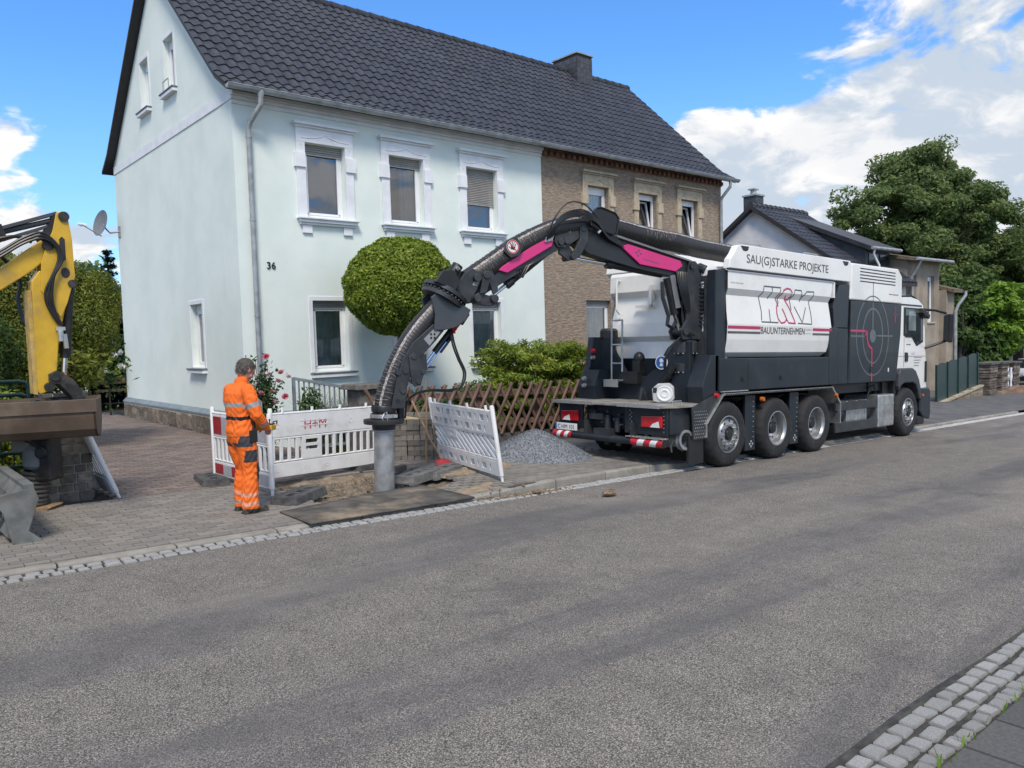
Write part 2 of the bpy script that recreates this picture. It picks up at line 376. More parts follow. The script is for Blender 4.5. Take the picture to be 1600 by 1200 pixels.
# kerb stones
m_kerb = mat('kerb_concrete', (.30, .275, .235), .9, vary=.12, scale=5, bump=.4, bscale=90, piece=.10, dirt=(.13, .12, .10), dirt_amt=.6, dscale=1.8)
kerb = struct(thing('kerb', None, None))
for i in range(-3, 26):
    x0, x1 = i * 1.0 + .33, i * 1.0 + 1.318
    b = MB(); r = .022
    prof = lambda h: [(7.655, -.16), (7.655, h - r), (7.655 + r * .35, h - r * .25), (7.655 + r, h), (7.768, h), (7.768, -.16)]
    A, B = prof(kerb_h(x0)), prof(kerb_h(x1)); n = 6
    b.add([(x0 + .003, y, G(x0) + z) for y, z in A] + [(x1 - .003, y, G(x1) + z) for y, z in B], [(k, (k + 1) % n, n + (k + 1) % n, n + k) for k in range(n)] + [(5, 4, 3, 2, 1, 0), (6, 7, 8, 9, 10, 11)])
    b.build('kerb_stone', m_kerb, kerb)

# granite setts
m_sett = mat('granite_sett', (.56, .55, .525), .85, vary=.22, scale=26, bump=1.0, bscale=45, piece=.16, dirt=(.30, .29, .26), dirt_amt=.6, dscale=9, bdist=.012)
def sett_proto(seed):
    r = random.Random(seed); b = MB(); n = 8; ring = []
    for k in range(n):
        cx, cy = ((.5, -.40), (.5, .40), (.42, .5), (-.42, .5), (-.5, .41), (-.5, -.41), (-.42, -.5), (.41, -.5))[k]
        ring.append((cx * r.uniform(.86, 1.04), cy * r.uniform(.86, 1.04)))
    vs = [(x, y, -.5) for x, y in ring] + [(x, y, .62) for x, y in ring] + [(x * .86, y * .84, r.uniform(.92, 1.05)) for x, y in ring]
    b.add(vs, [(k, (k + 1) % n, n + (k + 1) % n, n + k) for k in range(n)] + [(n + k, n + (k + 1) % n, 2 * n + (k + 1) % n, 2 * n + k) for k in range(n)] + [tuple(range(2 * n, 3 * n))])
    return b
def sett_rows(parent, rows, x0, x1, zb, limit):
    protos = [sett_proto(i) for i in range(4)]; groups = [[] for _ in protos]
    for (yc, wy, lo, hi) in rows:
        x = x0 + rnd.uniform(0, .1)
        while x < x1:
            L = rnd.uniform(lo, hi); g = rnd.randrange(4)
            groups[g].append((x + L / 2, yc + rnd.uniform(-.008, .008), G(x + L / 2) + zb, rnd.uniform(-.05, .05), L - .018, wy - .018 + rnd.uniform(-.010, .006), rnd.uniform(.012, .019))); x += L
    for p, g in zip(protos, groups): pieces(parent, 'granite_sett', g, p, m_sett, limit // 4, smooth=True)
sett_rows(gut, [(7.465, .115, .09, .15), (7.582, .115, .09, .15)], -1.2, 70, -.006, 296)
sett_rows(ogut, [(1.585, .108, .11, .175), (1.478, .108, .11, .17), (1.374, .098, .09, .14)], 2.6, 8.5, .004, 196)

# pavers
m_paver = mat('grey_paver', (.225, .205, .178), .88, vary=.10, scale=40, bump=.35, bscale=160, piece=.17, dirt=(.105, .10, .092), dirt_amt=.65, dscale=1.3, bdist=.003)
m_paver_red = mat('brown_paver', (.20, .150, .128), .88, vary=.12, scale=30, bump=.35, bscale=160, piece=.22, dirt=(.10, .092, .085), dirt_amt=.8, dscale=.6, col2=(.165, .135, .118), bdist=.003)
m_slab = mat('dark_slab', (.105, .102, .097), .9, vary=.15, scale=20, bump=.5, bscale=150, piece=.12, dirt=(.06, .06, .058), dirt_amt=.5, dscale=2)
PAVER = MB().box(-.5, .5, -.5, .5, -.5, .45); PAVER.f = PAVER.f[1:]; PAVER.mi = PAVER.mi[1:]
PAVER.v = [(x, y, z) if z < 0 else (x * .965, y * .94, z) for x, y, z in PAVER.v]
def in_pit(x, y): return 4.25 < x < 6.45 and 8.55 + .1 * sin(x * 3) < y < 10.5
sp = []; row = 0; y = 7.77 + .05
while y < 11.3:
    x = -1.4 + (row % 2) * .1 + rnd.uniform(-.01, .01)
    while x < 10.4:
        ymax = 10.47 if x < 6.55 else 11.3
        if y < ymax and not in_pit(x, y) and not (3.75 < x < 5.75 and y < 8.4):
            sp.append((x, y, G(x) + kerb_h(x) - .012 + .008 * (y - 7.7) + rnd.uniform(-.0025, .0025), 0, .197, .0965, .05))
        x += .2
    y += .1; row += 1
pieces(pave, 'paver', sp, PAVER, m_paver, 300)
# driveway with wavy interlocking stones
drive = sheet('driveway', lin(2.45, 6.3, 8), lin(10.47, 26, 12), lambda x, y: G(x) + .033 + .01 * (y - 10.5) * (1 if y < 13 else 13 / y) - .004, m_bed)
def drv_z(x, y): return G(x) + .033 + .01 * (y - 10.5) * (1 if y < 13 else 13 / y)
WAVY = MB(); wv = []
for k in range(5): wv.append((-.5 + k / 4, -.5 + (.10 if k % 2 else -.06)))
for k in range(5): wv.append((.5 - k / 4, .5 + (.10 if k % 2 else -.06)))
WAVY.add([(x, y, -.5) for x, y in wv] + [(x * .965, y * .95, .45) for x, y in wv], [tuple(range(10, 20))] + [(k, (k + 1) % 10, 10 + (k + 1) % 10, 10 + k) for k in range(10)])
sp = []; row = 0; y = 10.58
while y < 25:
    x = 2.58 + (row % 2) * .1
    while x < (5.95 if y > 14 else 6.3):
        sp.append((x, y, drv_z(x, y) + rnd.uniform(-.003, .003), 0, .197, .125, .05)); x += .2
    y += .13; row += 1
pieces(drive, 'wavy_paver', sp, WAVY, m_paver_red, 300)
edge = MB()
for i in range(8): edge.box(2.5 + i * .5, 2.995 + i * .5, 10.475, 10.53, 0, .05); 
edge.v = [(x, y, z + G(x) + .0) for x, y, z in edge.v]
edge.build('edging_stone', m_kerb, drive)
# slabs the camera side
sp = []
for r_ in range(5):
    for c_ in range(16):
        x, y = 2.0 + c_ * .4 + (r_ % 2) * .2, 1.12 - r_ * .4
        sp.append((x, y, G(x) + .012, 0, .396, .396, .05))
pieces(opav, 'paving_slab', sp, PAVER, m_slab, 120)

# ------------------------------------------------------------------ houses
m_mint, t, bs, _ = new_mat('mint_render')          # rough render with rain streaks and faint repairs
oc = t.n('ShaderNodeTexCoord').outputs['Object']
mc = t.mix(t.sstep(t.noise(oc, .9, 8, .6), .3, .7), (.67, .735, .685), (.75, .80, .75))
mc = t.mix(t.math('MULTIPLY', t.sstep(t.noise(t.vmath('MULTIPLY', oc, (1.5, 1.5, .16)), 1.3, 8, .72), .54, .80), .24), mc, (.50, .54, .50))
mc = t.mix(t.math('MULTIPLY', t.sstep(t.noise(oc, .55, 3, .5, .6), .56, .62), .20), mc, (.78, .83, .80))
mc = t.mix(t.math('MULTIPLY', t.sstep(t.noise(oc, 5.5, 6, .75), .66, .80), .35), mc, (.50, .53, .49))
lk(t, mc, bs.inputs['Base Color']); bs.inputs['Roughness'].default_value = .92; bs.inputs['Specular IOR Level'].default_value = .2
lk(t, t.n('ShaderNodeBump', Strength=.5, Distance=.008, Height=t.noise(oc, 55, 6, .7)).outputs[0], bs.inputs['Normal'])
m_trim = mat('white_trim', (.76, .77, .79), .75, vary=.05, scale=3, bump=.15, bscale=60, dirt=(.55, .56, .58), dirt_amt=.4, dscale=2.5)
m_pvc = mat('white_plastic', (.80, .80, .80), .35, vary=.03, scale=5)
m_sillstone = mat('sill_slate', (.16, .17, .185), .7, vary=.15, scale=9)
m_brown = mat('brown_scratch_render', (.355, .275, .205), .96, vary=.20, scale=14, bump=1.0, bscale=24, piece=0, dirt=(.21, .175, .145), dirt_amt=.55, dscale=1.1, stretch=(.45, .45, 1.6), bdist=.03, detail=7)
m_sand = mat('sandstone', (.46, .385, .275), .9, vary=.12, scale=7, bump=.4, bscale=60, dirt=(.27, .23, .175), dirt_amt=.6, dscale=2.2)
m_tile = mat('dark_roof_tile', (.038, .040, .050), .46, vary=.16, scale=3, bump=.2, bscale=200, piece=.26, dirt=(.045, .046, .05), dirt_amt=.4, dscale=2, spec=.5)
m_verge = mat('verge_board', (.030, .026, .027), .6, vary=.2, scale=8)
m_zinc = mat('zinc', (.40, .42, .43), .5, metal=.35, vary=.15, scale=5, dirt=(.22, .23, .24), dirt_amt=.5, dscale=3)
m_curt = mat('net_curtain', (.62, .66, .62), .9, vary=.1, scale=4)
m_curt_d = mat('dull_curtain', (.22, .235, .24), .9, vary=.1, scale=4)
m_curt_l = mat('grey_green_curtain', (.50, .56, .52), .9, vary=.12, scale=4)
m_sky_grey = mat('sky_reflection_grey', (.27, .27, .29), .9, vary=.06, scale=3)  # flat grey behind upstairs panes, painted in place of the reflected sky
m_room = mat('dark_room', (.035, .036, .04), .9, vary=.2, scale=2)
m_shut = mat('roller_shutter', (.36, .34, .32), .6, vary=.08, scale=6)
m_glass = glass_mat('window_glass', (.86, .88, .88), .05)
m_brick = mat('frieze_brick', (.215, .115, .08), .92, vary=.2, scale=18, bump=.5, bscale=90, piece=.3, dirt=(.10, .07, .055), dirt_amt=.5, dscale=2)
m_stone = mat('plinth_stone', (.22, .172, .128), .9, vary=.22, scale=9, bump=.7, bscale=50, piece=.38, dirt=(.11, .09, .07), dirt_amt=.5, dscale=3, bdist=.01)
m_mort = mat('pale_mortar', (.40, .37, .32), .95, vary=.15, scale=20, bump=.4, bscale=80)
m_ledge = mat('blue_grey_ledge', (.20, .245, .275), .6, vary=.12, scale=4)
m_black = mat('black_paint', (.012, .012, .013), .5, vary=.1)

def frame_xf(o, u, inn):
    u, i = Vector(u), Vector(inn); o = Vector(o)
    return Matrix(((u.x, i.x, 0, o.x), (u.y, i.y, 0, o.y), (0, 0, 1, o.z), (0, 0, 0, 1)))
def W(parent, xf):
    b = MB(); b.xf = MW[parent.name].inverted() @ xf; return b
def window(house, xf, a0, a1, z0, z1, style, shutter=.12, curtain=None, tilt=False, trim=None, sillm=None):
    """one window of a house: the surround is the part; frame, pane, shutter, curtain and sill are its sub-parts"""
    tr = trim or m_trim; s = W(house, xf); w_, h = a1 - a0, z1 - z0
    if style == 'ornate':
        j = .20
        s.box(a0 - j, a0 - .004, -.05, .05, z0 - .02, z1 + .02); s.box(a1 + .004, a1 + j, -.05, .05, z0 - .02, z1 + .02)
        zb = z0 + h * .66
        s.box(a0 - j - .05, a0 - .006, -.085, .05, zb, zb + .30, .008); s.box(a1 + .006, a1 + j + .05, -.085, .05, zb, zb + .30, .008)
        s.box(a0 - j, a1 + j, -.055, .05, z1 + .004, z1 + .30)
        s.box(a0 - j - .03, a1 + j + .03, -.10, .05, z1 + .30, z1 + .34); s.box(a0 - j - .075, a1 + j + .075, -.165, .05, z1 + .342, z1 + .385); s.box(a0 - j - .05, a1 + j + .05, -.13, .05, z1 + .387, z1 + .41)
        c = (a0 + a1) / 2; zz = z1 + .09
        pts = [(a0 - .10, -.057, z1 - .06), (a0 - .10, -.057, zz)] + [(c - (w_ / 2 + .10) * (1 - k / 8), -.057, zz + .11 * (k / 8) ** 3) for k in range(2, 9)]
        s.tube(pts, .011, 6); s.tube([(2 * c - p[0], p[1], p[2]) for p in pts], .011, 6)
    elif style == 'flat':
        j = .10
        s.box(a0 - j, a0 - .003, -.012, .05, z0 - .02, z1 + j); s.box(a1 + .003, a1 + j, -.012, .05, z0 - .02, z1 + j); s.box(a0 - .003, a1 + .003, -.012, .05, z1 + .003, z1 + j)
    o = s.build('window', tr, house, bevel=.008)
    b = W(house, xf)
    if style == 'ornate':
        b.box(a0 - .24, a1 + .26, -.16, .06, z0 - .055, z0 - .022); b.box(a0 - .20, a1 + .22, -.12, .06, z0 - .12, z0 - .057); b.box(a0 - .18, a1 + .20, -.075, .06, z0 - .17, z0 - .122)
        b.box(a0 - .12, a0 + .09, -.05, .06, z0 - .34, z0 - .172); b.box(a1 - .09, a1 + .12, -.05, .06, z0 - .34, z0 - .172)
    elif style == 'flat':
        b.box(a0 - .12, a1 + .14, -.13, .06, z0 - .05, z0 - .022); b.cur = 1; b.box(a0 - .10, a1 + .12, -.11, .06, z0 - .13, z0 - .052)
    else: b.box(a0 - .05, a1 + .05, -.05, .1, z0 - .07, z0 - .003)
    b.build('sill', [sillm or (m_sillstone if style == 'flat' else tr), tr], o, bevel=.006)
    f = W(house, xf); d0, d1, fw = .13, .19, .065
    f.box(a0 + .003, a0 + fw, d0, d1, z0, z1 - .003); f.box(a1 - fw, a1 - .003, d0, d1, z0, z1 - .003); f.box(a0 + fw, a1 - fw, d0, d1, z0, z0 + fw); f.box(a0 + fw, a1 - fw, d0, d1, z1 - .16, z1 - .003)
    f.build('frame', m_pvc, o, bevel=.006)
    g0, g1, h0, h1 = a0 + fw + .001, a1 - fw - .001, z0 + fw + .001, z1 - .161
    sf = W(house, xf)
    tl = .20 if tilt else 0
    def sb(p0, p1): sf.bar(p0, p1, .05, .055, (0, 1, 0))
    dd = .15
    sb((g0 + .025, dd, h0 + .02), (g0 + .025, dd + tl, h1 - .02)); sb((g1 - .025, dd, h0 + .02), (g1 - .025, dd + tl, h1 - .02)); sb((g0, dd, h0 + .025), (g1, dd, h0 + .025)); sb((g0, dd + tl, h1 - .025), (g1, dd + tl, h1 - .025))
    sf.build('sash', m_pvc, o, bevel=.005)
    p = W(house, xf); p.add([(g0 + .04, dd + .005, h0 + .04), (g1 - .04, dd + .005, h0 + .04), (g1 - .04, dd + tl + .005, h1 - .04), (g0 + .04, dd + tl + .005, h1 - .04)], [(0, 1, 2, 3)])
    p.build('pane', m_glass, o)
    if shutter:
        q = W(house, xf); zt = z1 - .004; zl = z1 - .11 - (h - .1) * max(0, shutter - .1); n = max(2, int((zt - zl) / .042)); hh = (zt - zl) / n
        for k in range(n):
            za = zl + k * hh; q.add([(x, y, z) for x in (a0 + .012, a1 - .012) for y, z in ((.118, za + .003), (.100, za + hh * .35), (.100, za + hh * .7), (.118, za + hh - .002))], [(0, 4, 5, 1), (1, 5, 6, 2), (2, 6, 7, 3)])
        q.box(a0 + .012, a1 - .012, .096, .12, zl - .025, zl)
        q.build('roller_shutter', m_shut, o)
    if curtain:
        c = W(house, xf); side, mm, ph = curtain; am = .06 if mm is m_sky_grey else 1.
        ra = (g0, g1) if side == 'full' else ((g0, g0 + (g1 - g0) * .5) if side == 'left' else (g0 + (g1 - g0) * .45, g1))
        c.grid(90, 1, lambda u, v: (ra[0] + (ra[1] - ra[0]) * u, .235 + tl + am * (.022 * sin(u * 27 + ph + 2 * sin(u * 5)) + .010 * sin(u * 61 + ph)), h0 + (h1 - h0) * v))
        c.build('curtain', mm, o, smooth=True)
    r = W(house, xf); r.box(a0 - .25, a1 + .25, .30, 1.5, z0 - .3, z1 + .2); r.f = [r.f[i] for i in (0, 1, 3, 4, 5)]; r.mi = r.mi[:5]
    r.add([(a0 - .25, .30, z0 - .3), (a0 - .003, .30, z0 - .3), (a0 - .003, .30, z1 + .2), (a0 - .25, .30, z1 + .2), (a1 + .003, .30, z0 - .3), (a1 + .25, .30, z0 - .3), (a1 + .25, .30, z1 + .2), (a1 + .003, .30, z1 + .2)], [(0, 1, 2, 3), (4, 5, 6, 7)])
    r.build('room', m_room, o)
    return o

FY, BY, RY = 15.26, 23.75, 19.5
def roof_z(y):                                    # top of the tiles, flared at the eaves
    d = abs(y - RY)
    return 10.97 - .938 * d if d < 4.05 else 10.97 - .938 * 4.05 - .62 * (d - 4.05)
EAVE_Y = 14.88
# a roof tile: a wavy pan with a thick lower edge; the mesh spans 0..1 across (x), lies along +y up the slope
def tile_proto():
    b = MB(); n = 8; L = .40; wd = .252
    prof = []
    for k in range(n + 1):
        u = k / n
        z = .030 * (sin((u - .02) * pi / .62) if u < .62 else -.35 * sin((u - .62) / .38 * pi))
        prof.append((u * wd, z))
    vs = [(x, 0, z + .028) for x, z in prof] + [(x, L, z) for x, z in prof] + [(x, 0, z - .004) for x, z in prof]
    m = n + 1
    b.add(vs, [(k, k + 1, m + k + 1, m + k) for k in range(n)] + [(2 * m + k, 2 * m + k + 1, k + 1, k) for k in range(n)] + [(0, m, 2 * m), (n, 2 * m + n, m + n)])
    return b
def slope_pts():
    """rows of tiles up the front slope: (y, z, tilt)"""
    out = []; y = EAVE_Y; step = .335
    while y < RY - .1:
        z = roof_z(y); a = atan2(roof_z(y + .15) - z, .15); out.append((y, z, a)); y += step * cos(a)
    return out
def tiled_roof(house, x0, x1, name_limit=300, back=True):
    r = MB()
    ys = [EAVE_Y + .02, RY - 4.05, RY, RY + 4.05, 2 * RY - EAVE_Y]
    if not back: pass
    top = [(y, roof_z(y) - .05) for y in ys]; bot = [(y, roof_z(y) - .13) for y in reversed(ys)]
    r.prism(top + bot, u=(0, 1, 0), v=(0, 0, 1), w=(1, 0, 0), d0=x0 + .02, d1=x1 - .02)
    roof = r.build('roof', m_verge, house, world=True)
    tp = tile_proto(); me = tp.mesh('roof_tile', m_tile, True, 50); spots = []
    o = MW[house.name].translation
    n = int(round((x1 - x0) / .245)); pw = (x1 - x0) / n
    for (y, z, a) in slope_pts():
        for c in range(n): spots.append((x0 + c * pw - o.x, y - o.y + rnd.uniform(-.004, .004), z - o.z - .012, a + rnd.uniform(-.006, .006), rnd.uniform(-.008, .008)))
    spots.sort(key=lambda q: hypot(q[0] + o.x, q[1] + o.y))
    for (x, y, z, a, ry) in spots[:name_limit]: inst('roof_tile', me, roof, (x, y, z), (a, ry, 0), (pw / .245, 1, 1))
    b = MB()
    for (x, y, z, a, ry) in spots[name_limit:]:
        ca, sa = cos(a), sin(a); b.add([(x + vx * pw / .245, y + vy * ca - vz * sa, z + vy * sa + vz * ca - ry * vx) for vx, vy, vz in tp.v], tp.f)
    if b.v: b.build('roof_tile_field', m_tile, roof, True, ang=50)['kind'] = 'stuff'
    rd = MB(); x = x0; L = .40
    while x < x1 - .05:
        e = min(x + L + .05, x1 + .02); k = 10
        for i, (xa, rr) in enumerate(((x, .145), (e, .125))): pass
        vs = [(xa, RY + rr * sin(q), 10.94 - .02 + rr * .85 * cos(q)) for xa, rr in ((x, .150), (e, .125)) for q in [(-pi * .62 + 1.24 * pi * j / k) for j in range(k + 1)]]
        rd.add(vs, [(j, j + 1, k + 2 + j, k + 1 + j) for j in range(k)]); rd.add([vs[j] for j in range(k + 1)], [tuple(range(k, -1, -1))]); x += L
    rd.build('ridge_tile_row', m_tile, roof, True, world=True, ang=50)
    return roof
def gable_strips(mb, xf, ya, zb, holes, zt):
    """gable wall above zb: strips in (a, z); zt(a) gives the roofline"""
    br = sorted({ya[0], ya[1], (ya[0] + ya[1]) / 2, *[h[0] for h in holes], *[h[1] for h in holes]})
    for i in range(len(br) - 1):
        a, b_ = br[i], br[i + 1]; c = (a + b_) / 2; hs = [h for h in holes if h[0] < c < h[1]]
        if not hs: mb.add([(a, 0, zb), (b_, 0, zb), (b_, 0, zt(b_)), (a, 0, zt(a))], [(0, 1, 2, 3)])
        else:
            h = hs[0]; mb.add([(a, 0, zb), (b_, 0, zb), (b_, 0, h[2]), (a, 0, h[2])], [(0, 1, 2, 3)]); mb.add([(a, 0, h[3]), (b_, 0, h[3]), (b_, 0, zt(b_)), (a, 0, zt(a))], [(0, 1, 2, 3)])
            for p, q in (((a, h[2]), (b_, h[2])), ((b_, h[2]), (b_, h[3])), ((b_, h[3]), (a, h[3])), ((a, h[3]), (a, h[2]))):
                mb.add([(p[0], 0, p[1]), (q[0], 0, q[1]), (q[0], .2, q[1]), (p[0], .2, p[1])], [(0, 3, 2, 1)])

XA, XB, XC = 6.10, 14.35, 22.55
house = thing('mint_house', 'pale mint rendered two-storey house with white window surrounds and number 36', 'house', (XA, FY, -.35))
xfF = frame_xf((0, FY, 0), (1, 0, 0), (0, 1, 0)); xfG = frame_xf((XA, 0, 0), (0, -1, 0), (1, 0, 0))
up = [(7.60, 8.52), (9.63, 10.55), (11.82, 12.78)]; lo = [(7.64, 8.46), (9.66, 10.52), (11.90, 12.82)]
UZ, LZ = (4.47, 6.00), (1.22, 2.72)
wl = MB()
wall_panel(wl, (XA, FY, -.5), (1, 0, 0), (0, 0, 1), XB - XA, 7.45, [(a - XA, b - XA, UZ[0] + .5, UZ[1] + .5) for a, b in up] + [(a - XA, b - XA, LZ[0] + .5, LZ[1] + .5) for a, b in lo])
SW = (17.45, 18.20, 1.36, 2.76)
wall_panel(wl, (XA, BY, -.5), (0, -1, 0), (0, 0, 1), BY - FY, 7.25, [(BY - SW[1], BY - SW[0], SW[2] + .5, SW[3] + .5)], reveal=.2)
gw = [(18.40, 19.08, 7.68, 8.86), (20.28, 20.94, 7.68, 8.86)]
wl.xf = frame_xf((XA, 0, 0), (0, -1, 0), (1, 0, 0))
gable_strips(wl, None, (-BY, -FY), 6.75, [(-h[1], -h[0], h[2], h[3]) for h in gw], lambda a: roof_z(-a) - .15)
wl.xf = None
wl.add([(XB, BY, -.5), (XA, BY, -.5), (XA, BY, 7), (XB, BY, 7)], [(0, 1, 2, 3)])
wl.build('wall', m_mint, house, world=True)
b = MB(); b.box(XA - .018, XA + .05, FY - .01, BY + .01, 6.63, 6.84); b.build('gable_band', m_trim, house, world=True)
b = MB()
for (z0, z1, d) in ((6.55, 6.63, .04), (6.632, 6.70, .075), (6.702, 6.78, .13), (6.782, 6.90, .20)): b.box(XA - .006 if d < .05 else XA - .02, XB - .002, FY - d, FY + .05, z0, z1)
b.build('cornice', m_trim, house, world=True, bevel=.012)
for (a0, a1), sh, cu in zip(up, (.16, .16, .62), (('full', m_sky_grey, 0), ('right', m_curt_d, 0), ('full', m_sky_grey, 1))): window(house, xfF, a0, a1, UZ[0], UZ[1], 'ornate', sh, cu)  # outer panes get the grey sheet for reflected sky, the middle one a curtain
for (a0, a1), cu in zip(lo, (('full', m_curt_l, 0), ('full', m_curt_l, 2), ('full', m_curt_l, 4))): window(house, xfF, a0, a1, LZ[0], LZ[1], 'flat', .12, cu)
window(house, xfG, -SW[1], -SW[0], SW[2], SW[3], 'flat', 0, ('full', m_curt, 1))
for h in gw: window(house, xfG, -h[1], -h[0], h[2], h[3], 'flat', 0, None, trim=m_trim)
b = MB(); gy = 18.74                               # little rail on the gable window sill
b.tube([(XA - .1, 18.55, 7.68), (XA - .1, 18.55, 7.88), (XA - .1, 18.93, 7.88), (XA - .1, 18.93, 7.68)], .012, 6); b.build('sill_rail', m_zinc, house, world=True, smooth=True)
# plinth: sloping ledge over rubble stones
b = MB(); b.prism([(-.10, .36), (-.10, .325), (.03, .325), (.03, .45), (-.005, .45)], (XA, 0, 0), (1, 0, 0), (0, 0, 1), (0, 1, 0), FY - .08, BY + .1)
b.prism([(-.10, .36), (-.10, .325), (.03, .325), (.03, .45), (-.005, .45)], (0, FY, 0), (0, 1, 0), (0, 0, 1), (1, 0, 0), XA - .02, XB)
b.build('plinth_ledge', m_ledge, house, world=True)
b = MB(); b.box(XA - .085, XA + .02, FY, BY + .06, -.6, .33); b.box(XA - .07, XA + .02, FY - .05, BY + .06, .295, .324); pl_ = b.build('plinth', m_mort, house, world=True)
y = FY + .05
while y < BY:
    wd = rnd.uniform(.22, .46); z = -.30
    while z < .27:
        hh = rnd.uniform(.16, .36); hh = min(hh, .285 - z); y1 = min(y + wd, BY + .05)
        if hh > .06:
            jit = lambda: rnd.uniform(-.035, .035); g = .012
            q = [(y + g + jit() * .6, z + g), (y1 - g + jit(), z + g + abs(jit()) * .5), (y1 - g + jit(), z + hh - g), ((y + y1) / 2 + jit(), z + hh - g * .3), (y + g + jit(), z + hh - g - abs(jit()) * .4)]
            MB().prism(q, (XA, 0, 0), (0, 1, 0), (0, 0, 1), (1, 0, 0), -.108 + rnd.uniform(0, .012), -.08).build('stone', m_stone, pl_, world=True)
        z += hh
    y += wd
text_on('house_number', '36', .20, m_black, house, (.56, -.012, 3.36 + .35), (1, 0, 0), (0, 0, 1), 1.0, .01)
roofM = tiled_roof(house, XA - .25, XB)
def gutter(x0, x1, hs):
    b = MB(); n = 8; yc, zc, r = EAVE_Y - .055, roof_z(EAVE_Y) - .035, .085
    vs = []
    for x in (x0, x1):
        for rr in (r, r - .006): vs += [(x, yc + rr * cos(q), zc + rr * sin(q)) for q in [pi + pi * j / n for j in range(n + 1)]]
    m = n + 1
    fs = [(j, j + 1, 2 * m + j + 1, 2 * m + j) for j in range(n)] + [(m + j, 3 * m + j, 3 * m + j + 1, m + j + 1) for j in range(n)] + [(0, 2 * m, 3 * m, m), (n, m + n, 3 * m + n, 2 * m + n)] + [tuple(range(m)), tuple(range(2 * m, 3 * m))]
    b.add(vs, fs); b.tube([(x0, yc - r, zc + .002), (x1, yc - r, zc + .002)], .011, 6); x = x0 + .3
    while x < x1: b.box(x, x + .025, yc - r, yc + r + .05, zc - .0, zc + .008); x += .7
    b.build('gutter', m_zinc, hs, True, world=True)
gutter(XA - .24, XB - .004, house)
def pipe(hs, pts, r, name='downpipe', m=None, rings=()):
    b = MB(); b.tube(pts, r, 12)
    for p in rings: b.cyl((p[0], p[1], p[2] - .02), (p[0], p[1], p[2] + .02), r * 1.16, n=12)
    return b.build(name, m or m_zinc, hs, True, world=True)
zc = roof_z(EAVE_Y) - .1
pipe(house, [(6.52, EAVE_Y - .05, zc), (6.52, EAVE_Y - .05, zc - .22), (6.47, EAVE_Y + .08, zc - .36), (6.40, FY - .16, zc - .52), (6.38, FY - .12, zc - .62), (6.38, FY - .10, zc - .75), (6.38, FY - .10, -.4)], .052, rings=[(6.38, FY - .1, z) for z in (zc - .8, 4.3, 2.4, .6)])
b = MB(); b.lathe([(.055, -.06), (.085, .06), (.085, .08)], (6.52, EAVE_Y - .05, zc - .03), n=12); b.build('hopper', m_zinc, house, True, world=True)

house2 = thing('brown_house', 'brown scratch-rendered half of the double house with sandstone window surrounds', 'house', (XB, FY, -.6))
wl = MB(); up2 = [(16.10, 16.98), (18.28, 19.16), (20.34, 21.22)]; lo2 = [(15.98, 17.0), (18.3, 19.2), (20.3, 21.2)]
wall_panel(wl, (XB, FY + .025, -1), (1, 0, 0), (0, 0, 1), XC - XB, 7.95, [(a - XB, b_ - XB, UZ[0] + 1, UZ[1] + 1) for a, b_ in up2] + [(a - XB, b_ - XB, LZ[0] + 1.0, LZ[1] + 1.08) for a, b_ in lo2])
wl.add([(XC, FY + .025, -1), (XC, BY, -1), (XC, BY, 7), (XC, FY + .025, 7)], [(0, 1, 2, 3)])
wl.add([(XC, FY + .025, 7), (XC, BY, 7), (XC, RY, 10.75)], [(0, 1, 2)])
wl.add([(XC, BY, -1), (XB, BY, -1), (XB, BY, 7), (XC, BY, 7)], [(0, 1, 2, 3)])
wl.build('wall', m_brown, house2, world=True)
xf2 = frame_xf((0, FY + .025, 0), (1, 0, 0), (0, 1, 0))
for i, (a0, a1) in enumerate(up2): window(house2, xf2, a0, a1, UZ[0], UZ[1], 'ornate', 0, (('full', m_curt, 0), ('left', m_curt_d, 2), ('left', m_curt_d, 3))[i], tilt=i > 0, trim=m_sand)
for a0, a1 in lo2: window(house2, xf2, a0, a1, LZ[0], LZ[1] + .08, 'plain', .12, ('full', m_curt, 0), trim=m_sand)
fr = MB(); fr.box(XB + .01, XC, FY - .02, FY + .03, 6.60, 6.95); fz = fr.build('brick_frieze', m_brick, house2, world=True)
bk = MB().box(0, .105, -.05, .05, 0, .11); bk2 = MB().box(0, .235, -.03, .03, 0, .062)
bm1, bm2 = bk.mesh('brick', m_brick), bk2.mesh('brick', m_brick); o2 = Vector((XB, FY, -.6))
x = XB + .03
while x < XC - .12:
    inst('brick', bm1, fz, (x - XB, -.06, 6.62 + .6)); x += .2165
x = XB + .03
while x < XC - .24:
    inst('brick', bm2, fz, (x - XB, -.05, 6.742 + .6)); inst('brick', bm2, fz, (x - XB + .002, -.09, 6.814 + .6)); x += .245
tiled_roof(house2, XB, XC + .30)
gutter(XB, XC + .32, house2)
pipe(house2, [(22.42, EAVE_Y - .05, zc), (22.42, EAVE_Y - .05, zc - .18), (22.40, FY - .12, zc - .5), (22.40, FY - .08, zc - .62), (22.40, FY - .08, -.9)], .05, rings=[(22.4, FY - .08, 4.6)])
cb = MB(); cb.box(19.62, 20.36, 18.95, 20.10, 9.8, 11.40); ch = cb.build('chimney', m_verge, house2, world=True)
m_slate = mat('slate_shingle', (.055, .060, .072), .5, vary=.2, scale=8, piece=.25)
